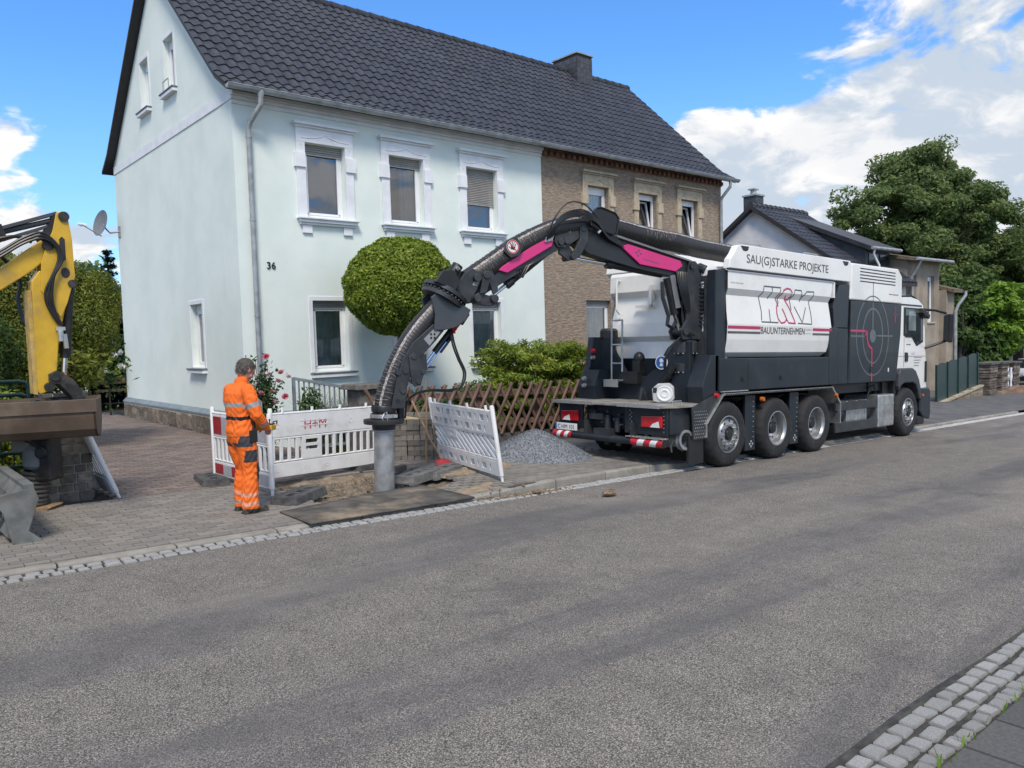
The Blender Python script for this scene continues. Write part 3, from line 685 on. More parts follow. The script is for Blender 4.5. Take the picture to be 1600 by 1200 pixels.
for i in range(7):                                  # slate rows on the two visible sides
    for k in range(5): MB().box(19.62 + k * .148, 19.62 + k * .148 + .143, 18.928, 18.955, 10.1 + i * .17, 10.1 + i * .17 + .18, 0, .004).build('shingle', m_slate, ch, world=True)
    for k in range(7): MB().box(19.598, 19.625, 18.95 + k * .164, 18.95 + k * .164 + .159, 10.1 + i * .17, 10.1 + i * .17 + .18, .004, 0).build('shingle', m_slate, ch, world=True)
cb = MB(); cb.box(19.57, 20.41, 18.90, 20.15, 11.40, 11.45); cb.build('chimney_cap', m_zinc, ch, world=True)

# satellite dish on the far gable corner
dish = thing('satellite_dish', 'grey satellite dish on a bracket at the rear gable corner of the mint house', 'satellite dish', (XA - .02, 23.5, 4.9))
m_dish = mat('dish_grey', (.16, .17, .185), .5, vary=.08)
dd = Vector((-.95, -.22, .22)).normalized(); c0 = Vector((XA - .40, 23.62, 5.25))
b = MB(); b.lathe([(0.02, -.02), (.16, .005), (.28, .04), (.355, .075), (.365, .08), (.355, .065), (.28, .03), (.16, -.006), (.02, -.035)], c0, dd, 28); b.build('reflector', m_dish, dish, True, world=True)
b = MB(); b.tube([(XA, 23.55, 5.05), (XA - .25, 23.55, 5.0), (XA - .34, 23.6, 5.12), c0], .022, 8); b.box(XA - .02, XA + .005, 23.45, 23.65, 4.9, 5.2); b.build('bracket', m_zinc, dish, True, world=True)
lnb = c0 + dd * .48 + Vector((-.12, 0, -.16)); b = MB(); b.tube([c0 + Vector((-.05, 0, -.34)), lnb], .016, 6); b.build('feed_arm', m_zinc, dish, True, world=True)
b = MB(); b.cyl(lnb, lnb - dd * .14, .035, .045, 10); b.cyl(lnb + Vector((-.06, .02, 0)), lnb + Vector((-.06, .02, 0)) - dd * .12, .03, .04, 10); b.build('receiver', m_trim, dish, True, world=True)

# ---- the white-gabled house with the slate dormer
m_white_r = mat('offwhite_render', (.74, .74, .74), .9, vary=.08, scale=1.5, bump=.2, bscale=50)
m_beige_r = mat('beige_render', (.345, .29, .225), .93, vary=.16, scale=1.2, bump=.4, bscale=30, dirt=(.22, .185, .15), dirt_amt=.7, dscale=.8)
m_slate_w = mat('slate_cladding', (.055, .062, .075), .6, vary=.18, scale=3, bump=.3, bscale=9)
m_dkwin = mat('dark_window', (.02, .024, .03), .15, vary=.1)
wh = thing('white_gable_house', 'house with white gable, dark tiled roof and slate-clad dormer behind the truck', 'house', (29.7, 14, G(29.7)))
gx, fy, by, ry, rz_, ez = 29.7, 14.0, 23.0, 18.5, 7.05, 3.86
b = MB(); b.add([(gx, by, -2), (gx, fy, -2), (gx, fy, ez - .1), (gx, ry, rz_ - .12), (gx, by, ez - .1)], [(0, 1, 2, 3, 4)]); b.add([(gx, fy, -2), (33.85, fy, -2), (33.85, fy, ez), (gx, fy, ez)], [(0, 1, 2, 3)]); b.add([(33.85, by, -2), (33.85, fy, -2), (33.85, fy, ez), (33.85, ry, rz_ - .1), (33.85, by, ez)], [(4, 3, 2, 1, 0)]); b.build('wall', m_white_r, wh, world=True)
b = MB(); s_ = (rz_ - ez) / (ry - fy)
b.prism([(fy - .4, ez - .4 * s_), (ry, rz_ + .03), (by + .4, ez - .4 * s_), (by + .4, ez - .4 * s_ - .16), (ry, rz_ - .15), (fy - .4, ez - .4 * s_ - .16)], u=(0, 1, 0), v=(0, 0, 1), w=(1, 0, 0), d0=gx - .3, d1=34.0)
rf = b.build('roof', m_verge, wh, world=True)
tp = tile_proto(); b = MB(); a = atan2(s_, 1); y = fy - .42
me_t = tp.mesh('roof_tile', m_tile, True, 50); near = []
while y < ry - .1:
    x = gx - .3
    while x < 33.85: near.append((x, y, ez + (y - fy) * s_ + .02)); x += .3
    y += .34 * cos(a)
near.sort(key=lambda q: q[0]); ow = MW[wh.name].translation
for q in near[:150]: inst('roof_tile', me_t, rf, (q[0] - ow.x, q[1] - ow.y, q[2] - ow.z), (a, 0, 0), (1.22, 1, 1))
for q in near[150:]: b.add([(q[0] + vx * 1.22, q[1] + vy * cos(a) - vz * sin(a), q[2] + vy * sin(a) + vz * cos(a)) for vx, vy, vz in tp.v], tp.f)
b.build('roof_tile_field', m_tile, rf, True, world=True, ang=50)['kind'] = 'stuff'
b = MB(); x = gx - .3
while x < 33.9: b.tube([(x, ry, rz_ + .02), (x + .42, ry, rz_ + .0)], [.15, .125], 8); x += .38
b.build('ridge_tile_row', m_tile, rf, True, world=True)
dz = 5.05
b = MB(); b.add([(31.5, 14.6, ez + .4), (31.5, 14.6, dz), (31.5, 18.0, 6.62), (31.5, 18.0, 6.6), (33.7, 14.6, ez + .4), (33.7, 14.6, dz), (33.7, 18.0, 6.62)], [(0, 1, 2), (4, 6, 5), (0, 4, 5, 1)]); dm = b.build('dormer', m_slate_w, wh, world=True)
b = MB(); b.prism([(14.3, dz - .02), (18.6, 6.98), (18.6, 6.80), (14.3, dz - .2)], u=(0, 1, 0), v=(0, 0, 1), w=(1, 0, 0), d0=31.3, d1=33.9); b.build('dormer_roof', m_tile, dm, world=True)
b = MB(); b.tube([(31.3, 14.22, dz - .1), (33.9, 14.22, dz - .1)], .07, 8); b.build('dormer_gutter', m_zinc, dm, True, world=True)
for a0 in (31.75, 32.75):
    b = MB(); b.box(a0, a0 + .8, 14.57, 14.61, ez + .35, dz - .28); o = b.build('dormer_window', m_dkwin, dm, world=True)
pipe(wh, [(31.45, 14.22, dz - .1), (31.45, 14.25, dz - .35), (31.35, 14.0, dz - .8), (31.3, 13.9, dz - 1.3), (31.3, 13.9, -1)], .05)
b = MB(); b.box(30.0, 30.6, 18.6, 19.2, 6.2, 7.55); cw = b.build('chimney', m_slate_w, wh, world=True)
b = MB(); b.box(29.95, 30.65, 18.55, 19.25, 7.55, 7.62); b.cyl((30.3, 18.9, 7.62), (30.3, 18.9, 7.84), .14, .12, 10); b.box(30.1, 30.5, 18.75, 19.05, 7.84, 7.89); b.build('chimney_cap', m_zinc, cw, world=True)

bh = thing('beige_house', 'weathered beige rendered house with a grey downpipe, beyond the truck cab', 'house', (33.90, 14.0, G(33.90)))
b = MB(); bz = 4.62
wall_panel(b, (33.90, 14.0, -2.2), (1, 0, 0), (0, 0, 1), 3.4, bz + 2.2, [(.30, 1.00, 4.15, 6.15), (2.15, 2.85, 4.15, 6.15)], reveal=.16)
b.add([(33.90, 20, -2), (33.90, 14, -2), (33.90, 14, bz), (33.90, 20, bz)], [(0, 1, 2, 3)]); b.add([(37.30, 14, -2), (37.30, 20, -2), (37.30, 20, bz), (37.30, 14, bz)], [(0, 1, 2, 3)]); b.build('wall', m_beige_r, bh, world=True)
m_oldroof = mat('mossy_roof', (.17, .13, .085), .92, vary=.25, scale=5, bump=.6, bscale=14, dirt=(.10, .10, .05), dirt_amt=.6, bdist=.03)
b = MB(); b.prism([(13.55, bz - .02), (17, bz + .75), (20, bz + .9), (20, bz + .7), (17, bz + .55), (13.55, bz - .14)], u=(0, 1, 0), v=(0, 0, 1), w=(1, 0, 0), d0=33.70, d1=37.50); b.build('roof', m_oldroof, bh, world=True)
b = MB(); b.tube([(33.70, 13.5, bz - .06), (37.50, 13.5, bz - .06)], .07, 8); b.build('gutter', m_zinc, bh, True, world=True)
xfB = frame_xf((33.90, 14.0, 0), (1, 0, 0), (0, 1, 0))
for a0 in (.30, 2.15): window(bh, xfB, a0, a0 + .7, 1.95, 3.95, 'plain', 0, ('full', m_curt, 0), trim=m_trim, sillm=m_sand)
b = MB(); b.box(37.30, 38.20, 13.7, 17, -2.2, 3.35); ex = b.build('annex', m_beige_r, bh, world=True)
b = MB(); b.prism([(13.4, 3.36), (17, 4.4), (17, 4.25), (13.4, 3.22)], u=(0, 1, 0), v=(0, 0, 1), w=(1, 0, 0), d0=37.31, d1=38.45); b.build('annex_roof', m_oldroof, ex, world=True)
pipe(bh, [(38.40, 13.3, 3.3), (38.40, 13.3, 3.1), (38.15, 13.5, 2.7), (38.10, 13.6, 2.4), (38.10, 13.6, -1.4)], .07)
pipe(bh, [(34.10, 13.5, bz - .1), (34.10, 13.7, bz - .5), (34.10, 13.9, bz - .8), (34.10, 13.9, 2.6), (34.80, 13.9, 2.2)], .06)

# ------------------------------------------------------------------ suction excavator truck
m_anth = mat('anthracite_paint', (.017, .023, .031), .42, vary=.14, scale=1.5, dirt=(.055, .053, .048), dirt_amt=.42, dscale=1.6, coat=.08, spec=.35)
m_steel_d = mat('dark_steel', (.032, .035, .040), .45, vary=.2, scale=5, dirt=(.075, .070, .062), dirt_amt=.5, dscale=4)
m_tw = mat('truck_white', (.79, .775, .735), .32, vary=.03, scale=1, dirt=(.55, .53, .49), dirt_amt=.42, dscale=1.1, coat=.4)
m_mag = mat('magenta_paint', (.60, .018, .175), .38, vary=.05, scale=2, coat=.3)
m_stripe_m = mat('stripe_crimson', (.48, .03, .11), .4, vary=.04)
m_stripe_g = mat('stripe_grey', (.10, .098, .095), .45, vary=.05)
m_rub = mat('tyre_rubber', (.016, .016, .017), .78, vary=.2, scale=8, bump=.2, bscale=90, dirt=(.055, .052, .048), dirt_amt=.45, dscale=3)
m_rim = mat('rim_silver', (.42, .43, .44), .38, metal=.8, vary=.12, scale=6, dirt=(.30, .29, .27), dirt_amt=.4, dscale=5)
m_alu = mat('aluminium', (.60, .60, .59), .38, metal=.85, vary=.15, scale=7, dirt=(.33, .32, .30), dirt_amt=.4, dscale=3)
m_chrome = mat('chrome_rod', (.75, .76, .77), .12, metal=1, vary=.04)
m_blk = mat('black_plastic', (.013, .013, .014), .45, vary=.15, scale=6, dirt=(.04, .038, .035), dirt_amt=.3)
m_cable = mat('black_cable', (.010, .010, .011), .38, vary=.1)
m_red = mat('tail_light_red', (.50, .012, .018), .15, vary=.05, coat=.5)
m_amber = mat('amber_lens', (.55, .13, .02), .2, vary=.05)
m_refw = mat('reflex_white', (.72, .72, .70), .45, vary=.04)
m_refr = mat('reflex_red', (.50, .018, .03), .45, vary=.06)
m_deck = mat('worn_deck', (.33, .31, .27), .6, metal=.2, vary=.2, scale=5, dirt=(.17, .155, .13), dirt_amt=.7, dscale=3, bump=.3, bscale=40)
m_galv = mat('galvanised_pipe', (.42, .43, .43), .5, metal=.55, vary=.18, scale=6, dirt=(.30, .22, .13), dirt_amt=.55, dscale=2.4)
m_cabglass = glass_mat('cab_glass', (.30, .34, .36), .05)
m_ghost = mat('ghost_ring_grey', (.075, .088, .102), .38, vary=.05, coat=.3)
m_blue = mat('sign_blue', (.02, .10, .36), .4, vary=.05)
# chequer plate: raised lozenges
m_cheq, t, bs, _ = new_mat('chequer_plate')
oc = t.n('ShaderNodeTexCoord').outputs['Object']
wa = t.n('ShaderNodeTexChecker', i0=t.vmath('MULTIPLY', oc, (26, 26, 26)), Scale=1.0)
bs.inputs['Base Color'].default_value = (.50, .50, .49, 1); bs.inputs['Metallic'].default_value = .8; bs.inputs['Roughness'].default_value = .38
lk(t, t.n('ShaderNodeBump', Strength=.8, Distance=.004, Height=wa.outputs['Fac']).outputs[0], bs.inputs['Normal'])

truck = thing('suction_truck', 'white and anthracite suction excavator truck with a raised jointed hose arm', 'truck', (10.73, 8.47, G(10.73)), (0, math.atan(K), 0))
def P(name, mb, m, smooth=False, bevel=0., parent=None, ang=35, seg=2): return mb.build(name, m, parent or truck, smooth, bevel, ang=ang, seg=seg)
R_ = -1.25                                          # right flank
# -- wheels
def tyre_mesh():
    b = MB(); n = 72; R, wd = .53, .30
    prof = [(.300, 0), (.330, -.004), (.42, -.014), (.475, -.004), (.508, .02), (.524, .045), (.53, .10), (.523, .105), (.523, .118), (.53, .123), (.53, .177), (.523, .182), (.523, .195), (.53, .2), (.524, .255), (.508, .28), (.475, .304), (.42, .31), (.300, .30)]
    vs = []
    for i, (r, h) in enumerate(prof):
        for k in range(n):
            q = 2 * pi * k / n; rr = r
            if i in (4, 5, 14, 13) and k % 3 == 0: rr -= .016
            vs.append((rr * cos(q), h, rr * sin(q)))
    m = len(prof)
    b.add(vs, [(i * n + k, (i + 1) * n + k, (i + 1) * n + (k + 1) % n, i * n + (k + 1) % n) for i in range(m - 1) for k in range(n)])
    return b.mesh('tyre', m_rub, True, 30)
def rim_mesh(deep):
    b = MB(); ax_ = (0, 1, 0)
    if deep: b.lathe([(.302, .004), (.302, -.004), (.288, -.006), (.280, .02), (.266, .04), (.258, .15), (.225, .165), (.20, .17), (.135, .172), (.12, .145), (.0, .143)], axis=ax_, n=40); fz, nr, hr = .169, .168, .21
    else: b.lathe([(.302, .004), (.302, -.006), (.288, -.008), (.280, .015), (.262, .05), (.255, .03), (.232, -.012), (.205, -.02), (.135, -.02), (.128, .0), (.118, .03), (.0, .032)], axis=ax_, n=40); fz, nr, hr = -.02, .168, .222
    for k in range(10):
        q = 2 * pi * k / 10; c = Vector((cos(q) * nr, fz, sin(q) * nr)); b.cyl(c, c + Vector((0, -.026, 0)), .017, .013, 6)
    b.cur = 1
    for k in range(10):
        q = 2 * pi * (k + .5) / 10; c = Vector((cos(q) * hr, fz + (.004 if not deep else -.004), sin(q) * hr)); b.lathe([(.022, -.004), (.0, -.0045)], c, (0, 1, 0), 8)
    if deep: b.lathe([(.10, .0), (.10, -.06), (.085, -.075), (0, -.08)], (0, fz - .02, 0), (0, 1, 0), 20)
    else: b.lathe([(.095, .03), (.095, .0), (.08, -.03), (.05, -.035), (0, -.035)], (0, 0, 0), (0, 1, 0), 20)
    return b.mesh('rim', [m_rim, m_blk], True, 30)
tm, rs, rd_ = tyre_mesh(), rim_mesh(False), rim_mesh(True)
for X, deep in ((0, 0), (1.47, 1), (2.82, 1), (6.77, 0)):
    wv_ = inst('wheel', tm, truck, (X, -1.27, .525)); inst('rim', rd_ if deep else rs, wv_)
    wv_ = inst('wheel', tm, truck, (X, 1.27, .525), (0, 0, pi)); inst('rim', rd_ if deep else rs, wv_)
    if deep:
        for yy in (-.93, .93): inst('wheel', tm, truck, (X, yy, .525), (0, 0, 0 if yy < 0 else pi))
# -- chassis
b = MB()
for yy in (-.42, .42): b.box(-1.3, 8.0, yy - .04, yy + .04, .72, 1.02)
for X in (0, 1.47, 2.82, 6.77): b.cyl((X, -1.0, .525), (X, 1.0, .525), .09, n=10); b.ball((X, 0, .525), .22, 10, 8)
b.box(4.0, 6.2, -.35, .35, .45, .8)
P('chassis', b, m_blk)
# -- rear deck, rear panel, lamps, bumper
b = MB(); b.prism([(-1.52, -1.12), (-1.30, -1.24), (-.50, -1.25), (-.50, 1.22), (-1.55, 1.22)], (0, 0, 0), (1, 0, 0), (0, 1, 0), (0, 0, 1), 1.005, 1.045); deck = P('rear_deck', b, m_deck, bevel=.004)
P('deck_nosing', MB().box(-1.545, -1.50, -1.10, -.25, 1.00, 1.05), m_cheq, parent=deck); P('deck_nosing', MB().box(-1.56, -1.515, .25, 1.20, 1.00, 1.05), m_cheq, parent=deck)
b = MB(); b.tube([(-1.35, -1.19, 1.045), (-1.35, -1.19, 1.11), (-1.16, -1.21, 1.11), (-1.16, -1.21, 1.045)], .011, 8); P('deck_handle', b, m_alu, True, parent=deck)
b = MB(); b.box(-1.40, -1.36, -1.14, -.30, .58, 1.004); b.box(-1.40, -1.36, .62, 1.18, .58, 1.004); b.box(-1.36, -.62, -1.16, -1.13, .60, 1.004); b.box(-1.30, -1.2, -.30, .62, .62, .98)
rp = P('rear_panel', b, m_anth, bevel=.008)
b = MB()
for yy, zz in ((-.22, .86), (-.1, .78), (.02, .9), (.15, .72), (.3, .88), (.42, .8), (.5, .93), (-.25, .7)): b.cyl((-1.34, yy, zz), (-1.42 - rnd.uniform(0, .05), yy, zz), rnd.uniform(.014, .035), n=8)
b.cyl((-1.35, .1, .60), (-1.35, .1, .84), .06, n=10); b.cyl((-1.36, -.12, .58), (-1.36, -.12, .80), .05, n=10); b.box(-1.45, -1.32, .12, .42, .76, .86); b.box(-1.5, -1.3, -.08, .28, .5, .62)
P('coupling', b, m_steel_d, True, parent=rp)
b = MB()
for k in range(9): b.cyl((-1.398, -.42 - .03 * (k % 2), .66 + k * .035), (-1.412, -.42 - .03 * (k % 2), .66 + k * .035), .009, n=6)
for k in range(6): b.cyl((-1.398, -1.08, .64 + k * .06), (-1.41, -1.08, .64 + k * .06), .008, n=6)
P('rivet_row', b, m_alu, parent=rp)
for yy, s_ in ((-1.06, 1), (1.10, -1)):
    y0, y1 = (yy, yy + .40 * s_); a, c = min(y0, y1), max(y0, y1)
    b = MB(); b.prism([(a, .70), (c, .70), (c, .86), (a, .88)], (-1.40, 0, 0), (0, 1, 0), (0, 0, 1), (1, 0, 0), -.035, .0); tl_ = P('tail_light', b, m_red, bevel=.008)
    b = MB(); m0 = yy + .04 * s_; m1 = yy + .22 * s_; b.prism([(min(m0, m1), .705), (max(m0, m1), .705), (max(m0, m1) - .05, .76), (min(m0, m1) + .02, .80)], (-1.436, 0, 0), (0, 1, 0), (0, 0, 1), (1, 0, 0), -.004, .002); P('clear_lens', b, m_refw, parent=tl_)
b = MB(); b.box(-1.5, -1.49, .66, 1.18, .545, .66); npl = P('number_plate', b, m_refw, bevel=.003)
b = MB(); b.box(-1.5035, -1.499, 1.14, 1.178, .548, .657); P('country_band', b, m_blue, parent=npl)
text_on('plate_text', 'C HM 101', .098, m_black, npl, (-1.5015, 1.12, .567), (0, -1, 0), (0, 0, 1), .98, .001)
b = MB(); b.tube([(-1.46, 1.22, .47), (-1.46, -1.14, .47)], .06, 12); bum = P('bumper_bar', b, m_anth, True)
for (ya, yb) in ((1.22, .78), (-.52, -1.14)):
    n = 5; L = (yb - ya) / n
    for k in range(n):
        b = MB(); ring = 10; vs = []
        for e in (0, 1):
            for j in range(ring + 1):
                q = pi * .62 + pi * .95 * j / ring; sh = .045 * (j / ring - .5) * 2
                vs.append((-1.46 + .064 * cos(q), min(max(ya + (k + e) * L + sh * (1 if 0 < k + e < n else 0), min(ya, yb)), max(ya, yb)), .47 + .064 * sin(q)))
        b.add(vs, [(j, j + 1, ring + 2 + j, ring + 1 + j) for j in range(ring)]); P('warning_stripe', b, (m_refr, m_refw)[k % 2], True, parent=bum)
b = MB(); b.box(-1.52, -1.38, -1.14, -.42, .535, .55); P('bumper_step', b, m_cheq, parent=bum)
for yy in (-.5, .5): P('bumper_bracket', MB().box(-1.46, -1.2, yy - .04, yy + .04, .45, .75), m_steel_d, parent=bum)
for yy in (.25, .0): P('tow_eye', MB().cyl((-1.2, yy, .33), (-1.2, yy, .40), .05, n=8), m_steel_d, parent=bum)
# suction coupling at the right rear
b = MB(); b.lathe([(.115, .30), (.115, .06), (.148, .055), (.148, .02), (.120, .015), (.120, -.02), (.140, -.022), (.140, -.05), (.112, -.052), (.104, -.05), (.104, .25)], (-.98, -1.14, .50), Vector((.20, .98, .0)), 28); b.v = [(x_, y_, .5 + (z_ - .5) * 1.12) for x_, y_, z_ in b.v]; b.lathe([(.10, .16), (0, .16)], (-.98, -1.14, .50), Vector((.20, .98, .0)), 20); b.cyl((-.92, -.86, .5), (-.86, -.55, .5), .15, n=20); cp = P('suction_coupling', b, m_galv, True)  # inner disc is added to lighten the pipe's dark mouth
b = MB(); cc = Vector((-.97, -1.12, .5)); dv = Vector((.20, .98, 0)).normalized(); sv = Vector((dv.y, -dv.x, 0))
for sg in (-1, 1): b.tube([cc + dv * .04 + sv * .155 * sg + Vector((0, 0, .02)), cc + dv * .10 + sv * .17 * sg + Vector((0, 0, -.10)), cc + dv * .16 + sv * .10 * sg + Vector((0, 0, -.2))], .014, 6)
b.tube([cc + dv * .05 + sv * .1 + Vector((0, 0, .14)), cc + dv * .05 + Vector((0, 0, .19)), cc + dv * .05 - sv * .1 + Vector((0, 0, .14))], .014, 6); P('clamp_lever', b, m_galv, True, parent=cp)
# chequer mudguard and flap before the rear wheel, aluminium edge over the tridem
b = MB(); b.prism([(-.60, .50), (-.62, .72), (-.20, 1.16), (-.26, 1.20), (-.95, 1.0), (-.90, .50)], (0, 0, 0), (1, 0, 0), (0, 0, 1), (0, 1, 0), -1.255, -1.235); mg = P('mudguard_plate', b, m_steel_d)
b = MB(); cm = MB()
for i in range(7):
    for j in range(9):
        if -.90 + i * .05 < -.60 + max(0, (j * .05 - .22)) * .95: cm.prism([(-.014, 0), (0, .010), (.014, 0), (0, -.010)], (-.88 + i * .05 + (j % 2) * .025, 0, .53 + j * .05), (cos(.7 if j % 2 else -.7), 0, sin(.7 if j % 2 else -.7)), (-sin(.7 if j % 2 else -.7), 0, cos(.7 if j % 2 else -.7)), (0, 1, 0), -1.262, -1.254)
P('chequer_lozenge', cm, m_alu, parent=mg)
b = MB(); b.box(-.98, -.60, -1.22, -1.18, .12, .56); P('mud_flap', b, m_blk)
rail = [(-.60, .52), (-.60, .72), (-.15, 1.17), (3.40, 1.17), (3.72, .86), (3.72, .48)]
b = MB()
for p, q in zip(rail, rail[1:]): b.bar((p[0], -1.255, p[1]), (q[0], -1.255, q[1]), .03, .052, (0, 1, 0))
for p, q in zip(rail, rail[1:]): b.bar((p[0], -1.0, p[1] - .01), (q[0], -1.0, q[1] - .01), .02, .52, (0, 1, 0))
mr = P('mudguard_edge', b, m_alu)
b = MB()
for k in range(70): b.box(-.10 + k * .05, -.10 + k * .05 + .022, -1.288, -1.272, 1.150, 1.178)
P('edge_lozenge', b, m_blk, parent=mr)
for X in (.735, 2.145):                               # plates between the wheels, with the maker's cross
    b = MB(); b.box(X - .15, X + .15, -1.20, -1.17, .20, 1.12); mp = P('wheel_divider', b, m_anth)
    b = MB()
    for k in range(8): b.cyl((X + .09, -1.20, .42 + k * .085), (X + .09, -1.208, .42 + k * .085), .010, n=6)
    for q in range(4): b.ball((X + .03 + .042 * cos(q * pi / 2), -1.204, .30 + .042 * sin(q * pi / 2)), .024, 8, 6, (1, .3, 1))
    P('cross_badge', b, m_alu, True, parent=mp)
for X, zz, m in ((-.32, 1.16, m_red), (1.0, 1.05, m_amber), (3.55, 1.02, m_amber)):
    b = MB(); b.cyl((X, -1.24, zz), (X, -1.30, zz), .042, .034, 12); P('marker_lamp', b, m, True)
# -- dark lower box under the tank
b = MB(); b.box(-.23, 3.30, -1.25, 1.25, 1.22, 1.745); b.box(3.306, 3.64, -1.25, 1.25, 1.22, 2.3); lb = P('lower_locker', b, m_anth, bevel=.012)
b = MB(); b.box(.585, .592, -1.253, -1.24, 1.23, 1.735); b.box(-.20, .58, -1.253, -1.24, 1.222, 1.232); P('locker_seam', b, m_black, parent=lb)
for X in (.45, 1.62):
    b = MB(); b.box(X - .06, X + .06, -1.258, -1.245, 1.36, 1.44); b.cyl((X, -1.258, 1.4), (X, -1.266, 1.4), .03, n=10); P('locker_lock', b, m_blk, parent=lb)
b = MB(); b.box(-.20, .58, -1.262, -1.20, 1.205, 1.222); P('step_edge', b, m_alu, parent=lb)
# -- tank: flank profile (offset from flank plane, height)
PROF = [(-.06, 3.18), (.00, 3.15), (.0, 2.87), (-.055, 2.765), (-.022, 2.50), (.0, 2.30), (-.015, 2.05), (-.05, 1.84), (-.16, 1.76), (-.30, 1.745)]
def flank(h):
    for (a, za), (c, zb) in zip(PROF, PROF[1:]):
        if zb <= h <= za: return R_ - (a + (c - a) * (za - h) / (za - zb))*1.0 if False else R_ - (a + (c - a) * (za - h) / (za - zb))
    return R_
b = MB(); tx = [(-.12, 0.), (3.30, 0.)]
sec = [(R_ - a, z) for a, z in PROF]
def tank_end(z): 
    return 3.32 + (.09 if z > 2.9 else (.02 if z > 2.7 else .06 * (1 - abs(z - 2.35) / .5))) - (.22 * max(0, (2.05 - z)) if z < 2.05 else 0)
def tank_start(z): return -.012 + (.03 if 2.6 < z < 2.82 else 0)
n = len(sec)
left_sec = [(-y, z) for y, z in sec]
ring = sec + left_sec[::-1]
b.add([(tank_start(z), y, z) for y, z in ring] + [(tank_end(z), y, z) for y, z in ring], [(k, k + 1, 2 * n + k + 1, 2 * n + k) for k in range(2 * n - 1)] + [(2 * n - 1, 0, 2 * n, 4 * n - 1)])
b.add([(tank_end(z), y, z) for y, z in ring], [tuple(range(2 * n))])
tank = P('spoil_tank', b, m_tw, bevel=.006)
# rear of the tank: faceted like the flank
b = MB(); RP = [(-.22, 3.24), (-.26, 3.18), (-.27, 2.90), (-.17, 2.80), (-.24, 2.35), (-.25, 2.12), (-.17, 2.03), (-.22, 1.72), (-.12, 1.40), (.1, 1.2)]
ysR = lambda z: 1.13 if z > 2.85 else (1.05 if z > 2.7 else 1.12 - max(0, 1.9 - z) * .9)
b.add([p for X, z in RP for p in ((.2, -1.10, z), (X, -ysR(z) + .10, z), (X, ysR(z) - .10, z), (.2, ysR(z) + .02, z))], [(i * 4 + k, i * 4 + k + 1, i * 4 + 5 + k, i * 4 + 4 + k) for i in range(len(RP) - 1) for k in range(3)])
tr = P('tank_tailgate', b, m_tw, bevel=.006)
b = MB(); b.tube([(-.27, .80, 3.10), (-.33, .80, 3.12), (-.35, .80, 3.06), (-.35, .80, 2.60), (-.27, .80, 2.52)], .018, 8); P('grab_rail', b, m_tw, True, parent=tr)
b = MB(); b.prism([(-.30, 2.62), (-.30, 3.0), (-.22, 3.0), (-.20, 2.78)], (0, 0, 0), (1, 0, 0), (0, 0, 1), (0, 1, 0), .06, .12); b.box(-.30, -.25, .06, .42, 2.62, 2.66); P('stiffener', b, m_tw, parent=tr)
# lid over the tank
b = MB()
b.prism([(-.20, 3.26), (-.12, 3.56), (.30, 3.62), (3.2, 3.62), (3.2, 3.18), (-.10, 3.18)], (0, 0, 0), (1, 0, 0), (0, 0, 1), (0, 1, 0), .35, 1.20)
b.prism([(.02, 3.192), (.05, 3.34), (.16, 3.44), (.26, 3.575), (.40, 3.595), (4.12, 3.60), (4.12, 3.192)], (0, 0, 0), (1, 0, 0), (0, 0, 1), (0, 1, 0), -1.25, -1.13)
b.add([(-.18, .36, 3.28), (-.05, -1.12, 3.22), (4.1, -1.12, 3.28), (4.1, .36, 3.30)], [(0, 1, 2, 3)]); b.box(3.2, 4.1, -1.12, 1.2, 3.2, 3.5)
lid = P('tank_lid', b, m_tw, bevel=.014)
b = MB(); b.box(-.02, 3.42, -1.262, -1.245, 3.157, 3.190); P('lid_seam', b, m_black, parent=lid); b = MB(); b.box(-.02, 3.44, -1.266, -1.248, 3.142, 3.157); P('lid_trim', b, mat('lilac_trim', (.42, .40, .48), .5, vary=.05), parent=lid)
for X in (.46, 3.90):
    b = MB(); b.prism([(-.12, .03), (.12, .03), (.10, -.03), (.03, -.055), (-.05, -.045)], (X, 0, 3.545), (1, 0, 0), (0, 0, 1), (0, 1, 0), -1.253, -1.23); P('grip_recess', b, m_blk, parent=lid)
b = MB(); b.tube([(.30, -1.2, 3.60), (.34, -1.2, 3.635), (1.0, -1.2, 3.635), (1.05, -1.2, 3.60)], .011, 6); b.tube([(2.4, -1.2, 3.60), (2.44, -1.2, 3.63), (2.9, -1.2, 3.63), (2.94, -1.2, 3.60)], .011, 6); P('top_rail', b, m_alu, True, parent=lid)
b = MB(); b.box(3.44, 3.50, -1.25, -1.18, 2.86, 3.15); P('lid_latch', b, m_tw, parent=lid)
text_on('slogan', 'SAU(G)STARKE PROJEKTE', .205, m_stripe_g, lid, (.52, -1.2535, 3.315), (1, 0, 0), (0, 0, 1), 1.0, .0015, offset=0)
me = [o for o in KIDS[lid.name] if o.name.startswith('slogan')][0].data
xs = [v.co.x for v in me.vertices]; k_ = 2.71 / (max(xs) - min(xs)); x_0 = min(xs)
for v in me.vertices: v.co.x = .52 + (v.co.x - x_0) * k_; v.co.z = 3.31 + (v.co.z - 3.315)
